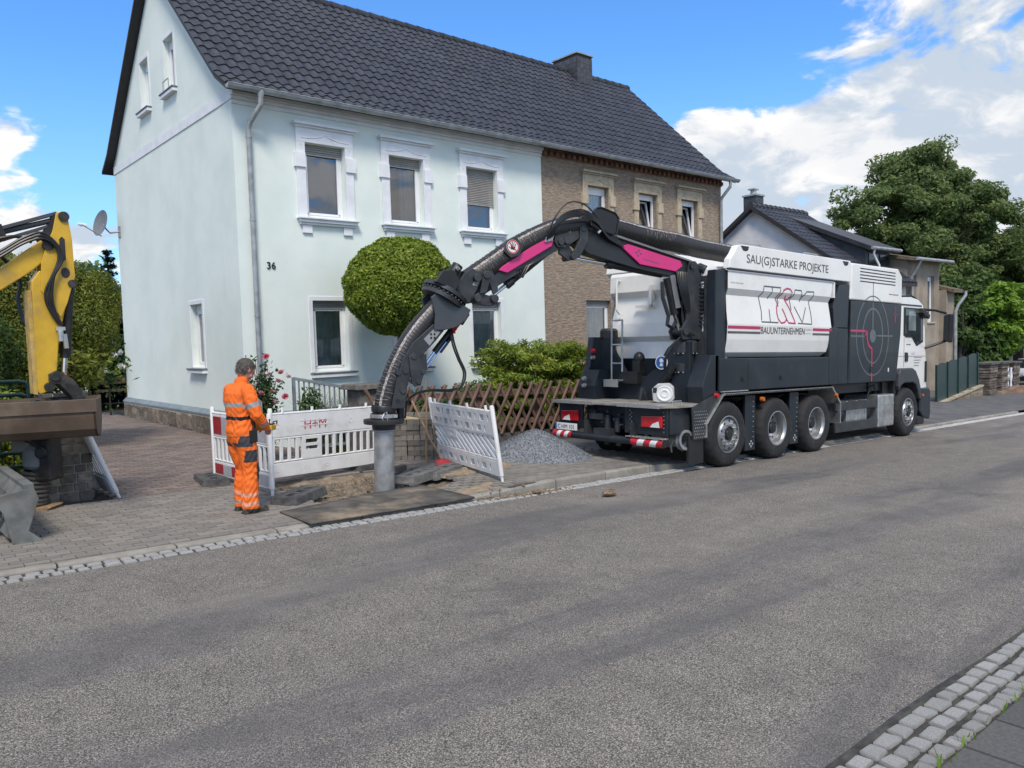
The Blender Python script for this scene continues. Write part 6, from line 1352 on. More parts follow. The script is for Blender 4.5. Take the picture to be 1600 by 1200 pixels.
for i, (x, y, z, a, lb_) in enumerate(((5.98, 9.66, .03, .3, 'leftmost'), (6.24, 9.78, .03, .1, 'middle'), (6.20, 9.80, .11, .5, 'topmost'), (6.52, 9.86, .03, -.3, 'rightmost'), (5.72, 9.52, -.02, 1.0, 'half-buried'))):
    o = bpy.data.objects.new('loose_paver', bmesh_p); COL.objects.link(o); o.location = (x, y, G(x) + z); o.rotation_euler = (0, 0, a); o.scale = (.2, .1, .08)
    tag(o, f'{lb_} of the loose grey paving stones beside the pipe', 'paving stone', 'loose paving stones beside the pipe')
# tools
m_wood = mat('ash_handle', (.36, .235, .13), .65, vary=.2, scale=20, stretch=(1, 1, .15))
m_redt = mat('worn_red_paint', (.50, .045, .05), .45, vary=.12, scale=8, dirt=(.20, .12, .10), dirt_amt=.5, dscale=6)
br = thing('street_broom', 'broom with a pale wooden handle stood against the paver stack', 'broom', (6.84, 10.06, G(6.84) + .05))
b = MB(); b.tube([(0, 0, .06), (.06, .0, 1.40)], .0155, 8); b.build('handle', m_wood, br, True)
b = MB(); b.bar((-.20, .14, .07), (.18, -.14, .05), .07, .05); b.build('head', m_redt, br, bevel=.008)
b = MB()
for k in range(60): q = k / 59; w_ = rnd.uniform(-.025, .025); p_ = Vector((-.20 + .38 * q + w_ * .6, .14 - .28 * q + w_, .045)); b.tube([p_, p_ + Vector((rnd.uniform(-.02, .02), rnd.uniform(-.02, .02), -.06))], .004, 4)
b.build('bristles', m_redt, br)['kind'] = 'stuff'
sh = thing('shovel', 'red-bladed shovel leaning on the paver stack', 'shovel', (6.86, 9.62, G(6.86) + .09))
b = MB(); b.tube([(-.08, .36, .62), (-.05, .25, .42), (-.01, .15, .27), (.02, .06, .13)], .0165, 8); b.tube([(-.08, .36, .62), (-.15, .58, 1.02)], .016, 8); b.build('handle', m_wood, sh, True)
b = MB(); xa = Vector((.80, -.35, -.10)).normalized(); ya = Vector((-.25, -.75, -.36)).normalized(); na = xa.cross(ya)
b.grid(8, 8, lambda u, v: Vector((.02, .05, .13)) + xa * (u - .5) * .25 * (1 if v < .85 else 1) + ya * v * .31 + na * (.035 * (2 * u - 1) ** 2 * (1 - .5 * v) - .02)); bl = b.build('blade', m_redt, sh, True); sm = bl.modifiers.new('t', 'SOLIDIFY'); sm.thickness = .004
b = MB(); b.cyl((.04, .07, .15), (.02, .03, .09), .022, .03, 10); b.build('socket', m_redt, sh, True)
tag(MB().bar((6.72, 10.72, .62), (7.25, 10.42, .50), .10, .045).build('timber_offcut', mat('fresh_timber', (.55, .43, .22), .7, vary=.12, scale=9, stretch=(.3, 1, 1)), bevel=.004), 'short pale yellow timber offcut lying on the paver stack', 'timber')
for (x, y, s_, lb_) in ((7.38, 6.72, .085, 'brown fragment of brick lying alone on the asphalt'), (6.78, 7.44, .055, 'clod of earth fallen onto the road beside the kerb')):
    b = MB(); b.ball((0, 0, .4 * s_), s_, 8, 6, (1.35, .8, .5)); b.v = [(x_ * (1 + .25 * hashn(x_ * 9, y_ * 7)), y_ * (1 + .3 * hashn(y_ * 5, z_ * 9)), z_) for x_, y_, z_ in b.v]
    o = b.build('road_debris', MATS['spilled_sandy_earth']); o.location = (x, y, G(x) + .02); tag(o, lb_, 'debris')

# ------------------------------------------------------------------ garden fence, gate and pillar
m_fw = mat('brown_fence_wood', (.165, .100, .072), .75, vary=.25, scale=9, piece=.22, stretch=(1, 1, .3), dirt=(.11, .075, .055), dirt_amt=.6, dscale=5)
m_wallc = mat('old_concrete', (.115, .108, .098), .95, vary=.25, scale=4, bump=.5, bscale=50, dirt=(.055, .055, .045), dirt_amt=.7, dscale=1.4)
fence = thing('lattice_fence', 'brown crossed-slat wooden garden fence in front of the double house', 'fence', (7.2, 11.42, G(7.2)))
X0, X1 = 7.15, 13.6
b = MB(); b.box(X0, X1 + 6, 11.40, 11.58, -.6, .30); b.v = [(x, y, z + G(x)) for x, y, z in b.v]; b.build('base_wall', m_wallc, fence, world=True)
for zz in (.52, 1.08):
    b = MB(); b.bar((X0, 11.44, G(X0) + zz), (X1, 11.44, G(X1) + zz), .05, .105); b.build('rail', m_fw, fence, world=True)
def half_round(L, r=.028):
    b = MB(); n = 7; sec = [(r * cos(pi * k / (n - 1)), r * .8 * sin(pi * k / (n - 1))) for k in range(n)]
    vs = [(a, -c, z) for z in (0, L) for a, c in sec]; b.add(vs, [(k, k + 1, n + k + 1, n + k) for k in range(n - 1)] + [tuple(range(n)), tuple(range(2 * n - 1, n - 1, -1)), (0, n, 2 * n - 1, n - 1)])
    return b.mesh('slat', m_fw, True, 50)
hr_m = half_round(1.12, .034); ow = MW[fence.name].translation
for k in range(28):
    x = X0 - .55 + k * .262
    if x + .56 < X1 and x > X0 - .3: inst('slat', hr_m, fence, (x - ow.x, 11.385 - ow.y, G(x) + .30 - ow.z), (0, radians(31), 0))
    if x + .56 < X1: inst('slat', hr_m, fence, (x + .56 - ow.x, 11.412 - ow.y, G(x) + .30 - ow.z), (0, radians(-31), 0))
for x in (7.5, 9.05, 10.6, 12.2):
    b = MB(); b.box(x - .06, x + .06, 11.47, 11.59, G(x), G(x) + 1.22); b.build('post', m_fw, fence, world=True, bevel=.01)
pil = thing('gate_pillar', 'squat rough stone gate pillar with a flat cap behind the suction pipe', 'pillar', (6.85, 11.85, G(6.85)))
m_pil = mat('rough_grey_stone', (.155, .142, .122), .95, vary=.25, scale=7, bump=.8, bscale=26, dirt=(.08, .075, .062), dirt_amt=.6, dscale=3, bdist=.02)
b = MB(); b.box(-.25, .25, -.22, .22, -.1, 1.24); b.build('shaft', m_pil, pil, bevel=.03); b = MB(); b.box(-.34, .34, -.30, .30, 1.242, 1.33, .02, .02); b.build('cap', m_pil, pil, bevel=.015)
gate = thing('garden_gate', 'grey metal garden gate with sloping top rail and vertical bars', 'gate', (5.7, 12.2, G(5.7)))
m_gate = mat('grey_gate_paint', (.20, .225, .245), .5, vary=.1, scale=6)
gp = lambda u, z: Vector((u * .98, -.08 * u, z))
b = MB(); b.bar(gp(0, 1.44), gp(1, 1.22), .05, .05); b.build('top_rail', m_gate, gate, bevel=.004); b = MB(); b.bar(gp(0, .28), gp(1, .26), .05, .04); b.build('bottom_rail', m_gate, gate)
for u in (0, 1): b = MB(); b.bar(gp(u, .1), gp(u, 1.46 - .22 * u), .045, .05, (1, 0, 0)); b.build('stile', m_gate, gate, bevel=.004)
for k in range(1, 11): u = k / 11; b = MB(); b.bar(gp(u, .28), gp(u, 1.43 - .22 * u), .018, .022, (1, 0, 0)); b.build('gate_bar', m_gate, gate)
hoop = tag(MB().tube([(4.55, 12.0, .2), (4.55, 12.0, .92), (4.60, 12.0, 1.0), (4.95, 11.95, 1.0), (5.02, 11.95, .92), (5.02, 11.95, .2)], .018, 8).build('metal_hoop', m_zinc, smooth=True), 'bent metal tube hoop in front of the rose bush', 'hoop')

# left: stone pillar, green fence
pil2 = thing('stone_pillar', 'gate pillar of dark squared stones with pale joints under the excavator bucket', 'pillar', (2.06, 10.98, G(2.06)))
m_psto = mat('dark_squared_stone', (.23, .205, .17), .92, vary=.3, scale=8, bump=.8, bscale=40, piece=.5, dirt=(.05, .047, .042), dirt_amt=.5, dscale=4, bdist=.015)
m_joint = mat('grey_joint', (.46, .42, .37), .95, vary=.2, scale=16)
b = MB(); b.box(-.235, .235, -.215, .215, -.1, 1.35); core = b.build('mortar_core', m_joint, pil2)
z = -.06
while z < 1.32:
    hgt_ = rnd.uniform(.10, .145); x = -.25
    while x < .24:
        w_ = rnd.uniform(.11, .22); x1 = min(x + w_, .25); x1 = .25 if .25 - x1 < .06 else x1
        b = MB(); b.box(x + .008, x1 - .008, -.24 - rnd.uniform(0, .012), -.20, z + .008, z + hgt_ - .008, .0, .004); b.build('stone', m_psto, core, bevel=.008); x = x1
    y = -.22
    while y < .2:
        w_ = rnd.uniform(.12, .2); y1 = min(y + w_, .23); y1 = .23 if .23 - y1 < .06 else y1
        for sx in (-1, 1): b = MB(); b.box(sx * .235 if sx > 0 else -.258, .258 if sx > 0 else -.235, y + .008, y1 - .008, z + .008, z + hgt_ - .008); b.build('stone', m_psto, core, bevel=.008)
        y = y1
    z += hgt_
gf = thing('green_fence', 'dark green tubular garden fence left of the stone pillar', 'fence', (-1, 11.0, G(-1)))
m_gf = mat('dark_green_paint', (.010, .045, .034), .45, vary=.15, scale=5)
for zz, x1 in ((1.48, 1.72), (1.32, 1.72), (.98, 1.75), (.62, 1.75), (.45, 1.75)):
    b = MB(); b.tube([(-1.2, 11.0, zz), (x1 - .1, 11.0, zz), (x1 - .03, 11.0, zz - .02), (x1, 11.0, zz - .10)], .024, 8); b.build('rail', m_gf, gf, True, world=True)
for x in (-.9, .1, 1.0, 1.72): b = MB(); b.tube([(x, 11.0, 0), (x, 11.0, 1.46)], .026, 8); b.build('post', m_gf, gf, True, world=True)
for k in range(22): x = -1.1 + k * .125; b = MB(); b.tube([(x, 11.03, .45), (x, 11.03, 1.32)], .009, 6); b.build('fence_bar', m_gf, gf, True, world=True)

# ------------------------------------------------------------------ mini excavator (its body stands left of the picture)
m_yel = mat('excavator_yellow', (.62, .37, .018), .45, vary=.10, scale=4, dirt=(.30, .20, .07), dirt_amt=.55, dscale=3.5, coat=.15)
m_yel_w = mat('worn_yellow', (.52, .34, .08), .6, vary=.2, scale=8, dirt=(.34, .27, .17), dirt_amt=.85, dscale=6)
m_rust = mat('bucket_brown', (.118, .082, .056), .62, metal=.25, vary=.12, scale=5, dirt=(.175, .135, .098), dirt_amt=.6, dscale=2.5)
m_blade = mat('dozer_blade_grey', (.20, .205, .195), .6, metal=.3, vary=.2, scale=6, dirt=(.12, .10, .08), dirt_amt=.6, dscale=4)
m_grsdk = mat('greasy_black', (.022, .020, .018), .55, vary=.3, scale=9, dirt=(.10, .085, .065), dirt_amt=.5, dscale=6)
exc = thing('mini_excavator', 'yellow mini excavator with a wide brown ditching bucket at the left edge', 'excavator', (-1.3, 9.6, G(-1.3)))
def E(name, mb, m, smooth=False, bevel=0., parent=None): return mb.build(name, m, parent or exc, smooth, bevel, world=True)
AY = 10.0
b = MB(); b.prism([(1.30, 2.68), (1.42, 2.78), (1.60, 2.93), (1.78, 3.07), (1.86, 3.08), (1.90, 3.00), (1.84, 2.88), (1.64, 2.70), (1.36, 2.50), (.6, 2.25), (-.3, 2.15), (-1.0, 1.5), (-1.2, 1.0), (-1.4, 1.05), (-1.25, 1.65), (-.45, 2.42), (.5, 2.55)], u=(1, 0, 0), v=(0, 0, 1), w=(0, 1, 0), d0=AY - .10, d1=AY + .10); E('boom', b, m_yel, bevel=.012)
stick = [(1.66, 2.52), (1.70, 2.78), (1.78, 2.97), (1.86, 3.14), (1.915, 3.36), (1.975, 3.38), (2.03, 3.30), (2.055, 3.08), (2.065, 2.66), (2.03, 2.56), (1.97, 2.36), (1.89, 1.98), (1.83, 1.52), (1.76, 1.38), (1.66, 1.34), (1.605, 1.40), (1.60, 1.62), (1.63, 2.2)]
b = MB()
for d0, d1 in ((AY - .135, AY - .115), (AY + .115, AY + .135)): b.prism([(1.74, 2.80), (1.80, 2.99), (1.87, 3.16), (1.915, 3.36), (1.975, 3.38), (2.03, 3.30), (2.055, 3.08), (2.065, 2.66), (2.03, 2.56), (1.97, 2.36), (1.90, 2.2), (1.72, 2.5)], u=(1, 0, 0), v=(0, 0, 1), w=(0, 1, 0), d0=d0, d1=d1)
E('stick_cheek', b, m_yel, bevel=.006)
b = MB(); b.prism([(1.64, 2.60), (1.72, 2.72), (2.0, 2.62), (2.02, 2.52), (1.95, 2.30), (1.87, 1.96), (1.82, 1.52), (1.76, 1.40), (1.66, 1.36), (1.60, 1.42), (1.60, 1.62)], u=(1, 0, 0), v=(0, 0, 1), w=(0, 1, 0), d0=AY - .112, d1=AY + .112); st_ = E('stick', b, m_yel, bevel=.012)
b = MB(); b.prism([(1.588, 2.5), (1.632, 2.5), (1.632, 1.36), (1.594, 1.37)], u=(1, 0, 0), v=(0, 0, 1), w=(0, 1, 0), d0=AY - .116, d1=AY + .116); E('stick_edge', b, m_yel_w, parent=st_)
b = MB(); b.prism([(-.028, -.11), (-.028, .11), (0, .14), (.028, .11), (.028, -.11), (0, -.14)], (1.955, 0, 2.96), (1, 0, 0), (0, 0, 1), (0, 1, 0), AY - .137, AY - .1345); b.ball((1.97, AY - .136, 2.70), .06, 10, 6, (.75, .03, 1)); E('stick_slot', b, m_grsdk, parent=st_)
b = MB()
for x, z, r in ((1.985, 3.32, .055), (2.03, 2.58, .045), (1.82, 3.0, .06), (1.74, 1.44, .05)): b.cyl((x, AY - .16, z), (x, AY + .16, z), r, n=14)
E('pivot_pin', b, m_grsdk, True)
b = MB(); b.bar((-.2, AY - .05, 2.62), (1.42, AY - .05, 3.12), .16, .17, (0, 0, 1)); b.cur = 1; b.bar((.9, AY, 2.98), (1.94, AY, 3.37), .10, .035, (0, 0, 1)); b.bar((1.3, AY, 3.0), (1.90, AY, 3.24), .10, .03, (0, 0, 1)); b.cyl((1.2, AY, 3.06), (1.96, AY, 3.31), .03, n=10); E('stick_cylinder', b, [m_grsdk, mat('dark_rod_guard', (.06, .065, .072), .45, vary=.1)])
b = MB(); b.prism([(1.74, 3.07), (1.84, 3.22), (1.90, 3.35), (1.93, 3.36), (1.88, 3.12), (1.80, 3.0)], u=(1, 0, 0), v=(0, 0, 1), w=(0, 1, 0), d0=AY - .10, d1=AY + .10); E('stick_shroud', b, m_grsdk)
b = MB(); b.cyl((2.02, AY, 2.55), (1.94, AY, 1.75), .055, n=12); b.cur = 1; b.cyl((1.94, AY, 1.8), (1.90, AY, 1.42), .03, n=10); E('bucket_cylinder', b, [m_grsdk, m_chrome], True)
b = MB()
for k, e in enumerate((0, .03, .06)):
    b.tube(catmull([(1.0, AY - .16 - e * .3, 2.62 + e), (1.35, AY - .17, 2.84 + e), (1.58, AY - .18, 3.0 + e), (1.76, AY - .19, 3.06 + e), (1.88 + e * .5, AY - .19, 2.98), (1.90 + e * .6, AY - .19, 2.84), (1.83 + e * .3, AY - .19, 2.66), (1.76 + e, AY - .18, 2.50), (1.76 + e, AY - .17, 2.36), (1.82 + e * .6, AY - .16, 2.22), (1.88 + e * .4, AY - .15, 2.12)], 6), .015, 7)
b.tube(catmull([(1.40, AY + .15, 2.9), (1.58, AY + .2, 2.66), (1.55, AY + .2, 2.42), (1.58, AY + .17, 2.2), (1.62, AY + .14, 2.1)], 6), .022, 7); b.tube(catmull([(.95, AY - .15, 2.88), (1.25, AY - .16, 3.0), (1.5, AY - .17, 3.07), (1.66, AY - .15, 3.02)], 5), .018, 7)
E('hydraulic_hose', b, m_cable, True)
b = MB(); b.box(1.84, 1.93, AY - .16, AY - .12, 2.06, 2.10); b.cyl((1.88, AY - .15, 2.06), (1.88, AY - .15, 1.94), .03, n=8); b.cyl((1.92, AY - .15, 2.02), (1.93, AY - .15, 1.86), .025, n=8); E('coupling_block', b, m_alu, True)
b = MB(); b.prism([(1.74, 1.58), (1.82, 1.62), (1.97, 1.52), (2.06, 1.38), (2.06, 1.22), (1.98, 1.20), (1.95, 1.32), (1.84, 1.46), (1.74, 1.48)], u=(1, 0, 0), v=(0, 0, 1), w=(0, 1, 0), d0=AY - .16, d1=AY - .10); b.prism([(1.74, 1.58), (1.82, 1.62), (1.97, 1.52), (2.06, 1.38), (2.06, 1.22), (1.98, 1.20), (1.95, 1.32), (1.84, 1.46), (1.74, 1.48)], u=(1, 0, 0), v=(0, 0, 1), w=(0, 1, 0), d0=AY + .10, d1=AY + .16)
b.cyl((2.03, AY - .18, 1.28), (2.03, AY + .18, 1.28), .045, n=12); b.cyl((1.80, AY - .18, 1.55), (1.80, AY + .18, 1.55), .05, n=12); E('bucket_link', b, m_grsdk, bevel=.005)
# bucket: a trough whose width runs across the picture
bo = Vector((2.13, 9.63, 0)); bx = Vector((-.943, .333, 0)); by_ = Vector((.333, .943, 0))       # along the lip, and away from the camera
prof = [(.0, 1.27), (.012, 1.10), (.045, .95), (.12, .87), (.30, .84), (.46, .90), (.56, 1.05), (.58, 1.28)]
inn = [(a + (.02 if a < .3 else -.02), z + .02) for a, z in prof]
b = MB(); Wd = 1.55; b.prism(prof + inn[::-1], bo, by_, (0, 0, 1), bx, 0, Wd); bk_ = E('bucket', b, m_rust)
for e in (0, Wd - .02): E('bucket_side', MB().prism(prof, bo, by_, (0, 0, 1), bx, e, e + .02), m_rust, parent=bk_)
b = MB(); b.prism([(-.014, 1.29), (-.014, 1.145), (.0, 1.145), (.03, 1.29)], bo, by_, (0, 0, 1), bx, -.02, Wd + .02); E('bucket_lip', b, m_rust, parent=bk_, bevel=.004)
bc = bo + bx * .42 + by_ * .30; b = MB(); b.box(bc.x - .22, bc.x + .26, bc.y - .12, bc.y + .12, 1.10, 1.22); b.cyl((bc.x - .2, bc.y - .1, 1.24), (bc.x - .2, bc.y + .1, 1.24), .06, n=12); b.cyl((bc.x + .2, bc.y - .16, 1.26), (bc.x + .2, bc.y + .16, 1.26), .07, n=12); b.lathe([(.12, 1.0), (.14, 1.2), (.10, 1.30)], (bc.x + .03, bc.y, 0), (0, 0, 1), 14); E('quick_coupler', b, m_grsdk, True, parent=bk_)
# blade, tracks, turntable and cab
b = MB(); bz = G(1.3) + .06
b.prism([(1.16, bz + .02), (1.30, bz + .06), (1.24, bz + .22), (1.25, bz + .40), (1.31, bz + .50), (1.26, bz + .52), (1.19, bz + .42), (1.16, bz + .2), (1.10, bz + .06)], u=(1, 0, 0), v=(0, 0, 1), w=(0, 1, 0), d0=8.72, d1=10.25); bl_ = E('dozer_blade', b, m_blade, bevel=.004)
b = MB(); b.prism([(.98, bz + .46), (1.34, bz + .52), (1.38, bz + .40), (1.28, bz + .1), (1.40, bz - .02), (1.30, bz - .045), (1.14, bz + .0), (1.08, bz + .30)], u=(1, 0, 0), v=(0, 0, 1), w=(0, 1, 0), d0=8.66, d1=8.70); b.bar((1.30, 8.66, bz + .53), (1.30, 10.3, bz + .53), .09, .05); E('blade_cheek', b, m_blade, parent=bl_, bevel=.006)
b = MB()
for yy in (9.1, 9.9): b.bar((-.3, yy, .35), (1.12, yy, bz + .25), .10, .12)
E('blade_arm', b, m_grsdk)
for yy in (8.85, 10.0):
    b = MB(); oval = [(-2.3 + .25 * cos(q), .27 + .26 * sin(q)) for q in [pi / 2 + pi * k / 8 for k in range(9)]] + [(-.4 + .25 * cos(q), .27 + .26 * sin(q)) for q in [-pi / 2 + pi * k / 8 for k in range(9)]]; b.prism(oval, (0, 0, .06), (1, 0, 0), (0, 0, 1), (0, 1, 0), yy, yy + .30); E('track', b, m_rub)
b = MB(); b.box(-2.2, -.5, 9.15, 10.0, .25, .55); b.cyl((-1.35, 9.58, .5), (-1.35, 9.58, .72), .42, n=20); E('undercarriage', b, m_grsdk)
b = MB(); b.box(-2.6, -.7, 8.85, 10.3, .72, 1.35); E('upper_body', b, m_yel, bevel=.06)
b = MB()
for x, y in ((-2.1, 8.95), (-1.0, 8.95), (-2.1, 10.15), (-1.0, 10.15)): b.bar((x, y, 1.3), (x, y, 2.5), .07, .07, (1, 0, 0))
b.box(-2.2, -.9, 8.88, 10.22, 2.5, 2.58); E('canopy', b, m_grsdk)
# ------------------------------------------------------------------ vibratory rammer by the pillar
ram = thing('vibratory_rammer', 'grey vibratory rammer with ribbed bellows standing in front of the stone pillar', 'rammer', (1.62, 10.50, G(1.62) + .03), (0, 0, -.7))
m_bell = mat('grey_bellows', (.085, .080, .075), .7, vary=.15, scale=9, dirt=(.15, .125, .10), dirt_amt=.7, dscale=4)
pr_ = []; z = .12
for k in range(7): pr_ += [(.125 + .012 * (k % 2), z), (.150, z + .018), (.150, z + .032), (.122, z + .048)]; z += .052
b = MB(); b.lathe(pr_, (0, 0, 0), Vector((.10, 0, 1)), 22); b.build('bellows', m_bell, ram, True)
b = MB(); b.lathe([(.10, .04), (.14, .10), (.13, .14)], (0, 0, 0), Vector((.1, 0, 1)), 18); b.build('lower_sleeve', m_bell, ram, True)
b = MB(); b.prism([(-.16, 0), (.20, 0), (.27, .06), (.24, .07), (-.14, .045), (-.17, .03)], (0, 0, 0), (1, 0, 0), (0, 0, 1), (0, 1, 0), -.14, .14); b.build('foot_plate', m_wood, ram, bevel=.01)
b = MB(); b.lathe([(.13, .50), (.16, .54), (.16, .72), (.12, .80)], (.05, 0, 0), Vector((.05, 0, 1)), 18); b.box(-.15, .12, -.12, .12, .70, .90); b.build('engine', m_blade, ram, bevel=.02)
b = MB(); b.box(.06, .30, -.13, .13, .36, .86); b.cyl((.2, -.16, .7), (.2, .16, .7), .08, n=12); b.build('motor_housing', m_grsdk, ram, bevel=.03)
b = MB(); b.tube([(.20, -.2, .80), (-.2, -.21, .95), (-.42, -.2, .92), (-.46, -.1, .90), (-.46, .1, .90), (-.42, .2, .92), (-.2, .21, .95), (.20, .2, .80)], .016, 8); b.build('handle_frame', m_grsdk, ram, True)
b = MB(); b.box(-.06, -.02, -.03, .03, .82, .88); b.build('switch', m_refw, ram)

# ------------------------------------------------------------------ the worker
m_or = mat('hi_vis_orange', (.86, .155, .012), .8, vary=.07, scale=9, bump=.25, bscale=26, dirt=(.55, .10, .02), dirt_amt=.4, dscale=7, bdist=.01)
m_refl = mat('reflective_band', (.33, .33, .335), .45, vary=.08, scale=20)
m_reflp = mat('dirty_hem_band', (.72, .32, .20), .7, vary=.2, scale=25)
m_fab = mat('charcoal_fabric', (.045, .047, .052), .85, vary=.2, scale=14)
m_boot = mat('dusty_boot', (.040, .035, .030), .75, vary=.25, scale=14, dirt=(.11, .095, .075), dirt_amt=.6, dscale=9)
m_skin = mat('skin', (.47, .235, .165), .55, vary=.1, scale=18)
m_hair = mat('grey_hair', (.115, .095, .08), .6, vary=.35, scale=60, bump=.6, bscale=160, bdist=.008)
m_strand = mat('grey_hair_strand', (.19, .165, .145), .55, vary=.3, scale=30, piece=.5)
def person():
    R_heading = radians(9)
    root = thing('person', 'worker in orange hi-vis jacket and trousers looking down at a remote control', 'person', (3.42, 8.72, G(3.42) + kerb_h(3.42) + .004), (0, 0, R_heading))
    b = MB(); bones = []
    def limb(reg, pts, rs, n=14):
        b.tube(pts, rs, n)
        for p, q, ra, rb in zip(pts, pts[1:], rs, rs[1:]): bones.append((reg, Vector(p), Vector(q), ra, rb))
        for p, r in zip(pts, rs): b.ball(p, r * .985, 12, 8)
    def stack(reg, rings, n=22):
        vs = [(cx + rx * cos(2 * pi * k / n), cy + ry * sin(2 * pi * k / n), z) for cx, cy, z, rx, ry in rings for k in range(n)]; m = len(rings)
        b.add(vs, [(i * n + k, i * n + (k + 1) % n, (i + 1) * n + (k + 1) % n, (i + 1) * n + k) for i in range(m - 1) for k in range(n)] + [tuple(range(n - 1, -1, -1)), tuple(range((m - 1) * n, m * n))])
        for r0, r1 in zip(rings, rings[1:]): bones.append((reg, Vector(r0[:3]), Vector(r1[:3]), min(r0[3:]) * 1.15, min(r1[3:]) * 1.15))
    stack('torso', [(-.01, 0, .895, .150, .190), (-.01, 0, .95, .155, .192), (-.005, 0, 1.04, .145, .178), (-.01, 0, 1.10, .138, .170), (-.015, 0, 1.20, .142, .180), (-.02, 0, 1.30, .142, .192), (-.02, 0, 1.38, .132, .200), (-.01, 0, 1.43, .110, .180), (.005, 0, 1.465, .082, .12), (.02, 0, 1.50, .066, .078), (.03, 0, 1.525, .064, .070)])
    stack('legs', [(-.015, 0, .80, .11, .165), (-.015, 0, .86, .135, .18), (-.015, 0, .93, .14, .178)])
    for sd, kx, axx in ((-1, .035, .0), (1, .06, .035)):
        rg = 'legR' if sd < 0 else 'legL'
        limb(rg, [(-.01, sd * .088, .86), (.012, sd * .094, .68), (kx, sd * .098, .50), (kx - .022, sd * .102, .34), (axx, sd * .106, .18), (axx + .006, sd * .107, .085)], [.118, .106, .090, .092, .094, .098])
        fx = axx
        limb('boot', [(fx - .055, sd * .108, .045), (fx + .05, sd * .112, .052), (fx + .13, sd * .118, .042), (fx + .185, sd * .12, .036)], [.046, .050, .047, .034])
        b.box(fx - .10, fx + .21, sd * .115 - .046, sd * .115 + .046, .0, .03); bones.append(('boot', Vector((fx - .08, sd * .115, .015)), Vector((fx + .2, sd * .115, .015)), .045, .04))
        limb('boot', [(fx - .01, sd * .108, .13), (fx - .015, sd * .108, .05)], [.062, .06])
    arms = {-1: [(-.005, -.178, 1.405), (.0, -.225, 1.30), (.035, -.258, 1.135), (.105, -.236, 1.06), (.180, -.185, .995)], 1: [(-.005, .178, 1.405), (.005, .225, 1.30), (.05, .252, 1.14), (.13, .205, 1.06), (.205, .120, 1.00)]}
    for sd, pts in arms.items():
        limb('armR' if sd < 0 else 'armL', pts, [.082, .079, .070, .064, .056])
        w_ = Vector(pts[-1]); d = (w_ - Vector(pts[-2])).normalized(); up_ = Vector((0, 0, 1)); sv = d.cross(up_).normalized(); dn = sv.cross(d)
        palm = w_ + d * .065
        limb('hand', [tuple(w_ - d * .01), tuple(w_ + d * .03), tuple(palm)], [.030, .034, .036], 10)
        b.ball(tuple(palm), .038, 10, 8, (1, 1, .75)); bones.append(('hand', palm, palm + d * .02, .04, .04))
        for k in range(4):                         # four fingers curl over the control, unequal in length
            o = palm + d * .022 + sv * (.030 - .020 * k); L = (.030, .034, .032, .026)[k]
            p1 = o + d * L - dn * .008; p2 = p1 + d * L * .45 - dn * L * .75; p3 = p2 - d * L * .25 - dn * L * .5
            limb('hand', [tuple(o), tuple(p1), tuple(p2), tuple(p3)], [.0105, .0098, .0090, .008], 8)
        tb = w_ + d * .035 - sv * (.03 * sd * -1) * (1 if sd < 0 else 1); o = w_ + d * .04 + sv * (-.032 if sd < 0 else .032) * (-1 if sd > 0 else -1)
        o = palm - d * .02 + Vector((0, .03 if sd < 0 else -.03, .012)); limb('hand', [tuple(palm - d * .035 + Vector((0, .022 if sd < 0 else -.022, .005))), tuple(o + d * .012), tuple(o + d * .045 + Vector((0, .006 if sd < 0 else -.006, -.004)))], [.014, .0115, .009], 8)
    hc_ = Vector((.098, 0, 1.632)); T = Matrix.Rotation(radians(34), 3, 'Y')
    def hp(x, y, z): return tuple(hc_ + T @ Vector((x, y, z)))
    limb('neck', [(.012, 0, 1.46), (.05, 0, 1.545), hp(-.035, 0, -.035)], [.064, .058, .056])
    def hball(c, r, sq):
        c0 = len(b.v); b.ball((0, 0, 0), r, 22, 16, sq); b.v[c0:] = [tuple(hc_ + T @ (Vector(v) + Vector(c))) for v in b.v[c0:]]
    hball((-.008, 0, .018), .1, (.99, .775, 1.0)); hball((.028, 0, -.045), .1, (.66, .60, .74)); hball((.045, 0, -.098), .034, (1.0, 1.05, .75))
    bones.append(('head', Vector(hp(-.01, 0, .03)), Vector(hp(.03, 0, -.06)), .095, .075))
    hball((.098, 0, -.028), .016, (1.0, .85, 1.4)); hball((.090, 0, -.008), .013, (.8, .8, 1.7)); hball((.082, 0, .020), .02, (.6, 2.6, .6))
    for sd in (-1, 1):
        hball((.080, sd * .033, .002), .013, (.7, 1.2, .7)); hball((-.005, sd * .077, -.012), .03, (.62, .32, 1.0)); hball((.05, sd * .045, -.045), .03, (.9, .8, 1.0))
    hball((.088, 0, -.066), .016, (.6, 1.6, .35)); hball((.086, 0, -.078), .015, (.6, 1.4, .4))
    hball((-.028, 0, .026), .105, (.98, .84, .99)); hball((.030, 0, .078), .05, (.9, 1.25, .55)); hball((-.075, 0, -.02), .055, (.6, 1.2, 1.2))
    o0 = link('tmp_body', b.mesh('tmp', m_or)); md = o0.modifiers.new('r', 'REMESH'); md.mode = 'VOXEL'; md.voxel_size = .0066; md.use_smooth_shade = True
    ms = o0.modifiers.new('s', 'SMOOTH'); ms.factor = .5; ms.iterations = 3
    me = bpy.data.meshes.new_from_object(o0.evaluated_get(bpy.context.evaluated_depsgraph_get())); bpy.data.objects.remove(o0)
    me.name = 'body'; n = len(me.vertices); co = np.empty(n * 3); me.vertices.foreach_get('co', co); co = co.reshape(-1, 3); nr = np.empty(n * 3); me.vertices.foreach_get('normal', nr); nr = nr.reshape(-1, 3)
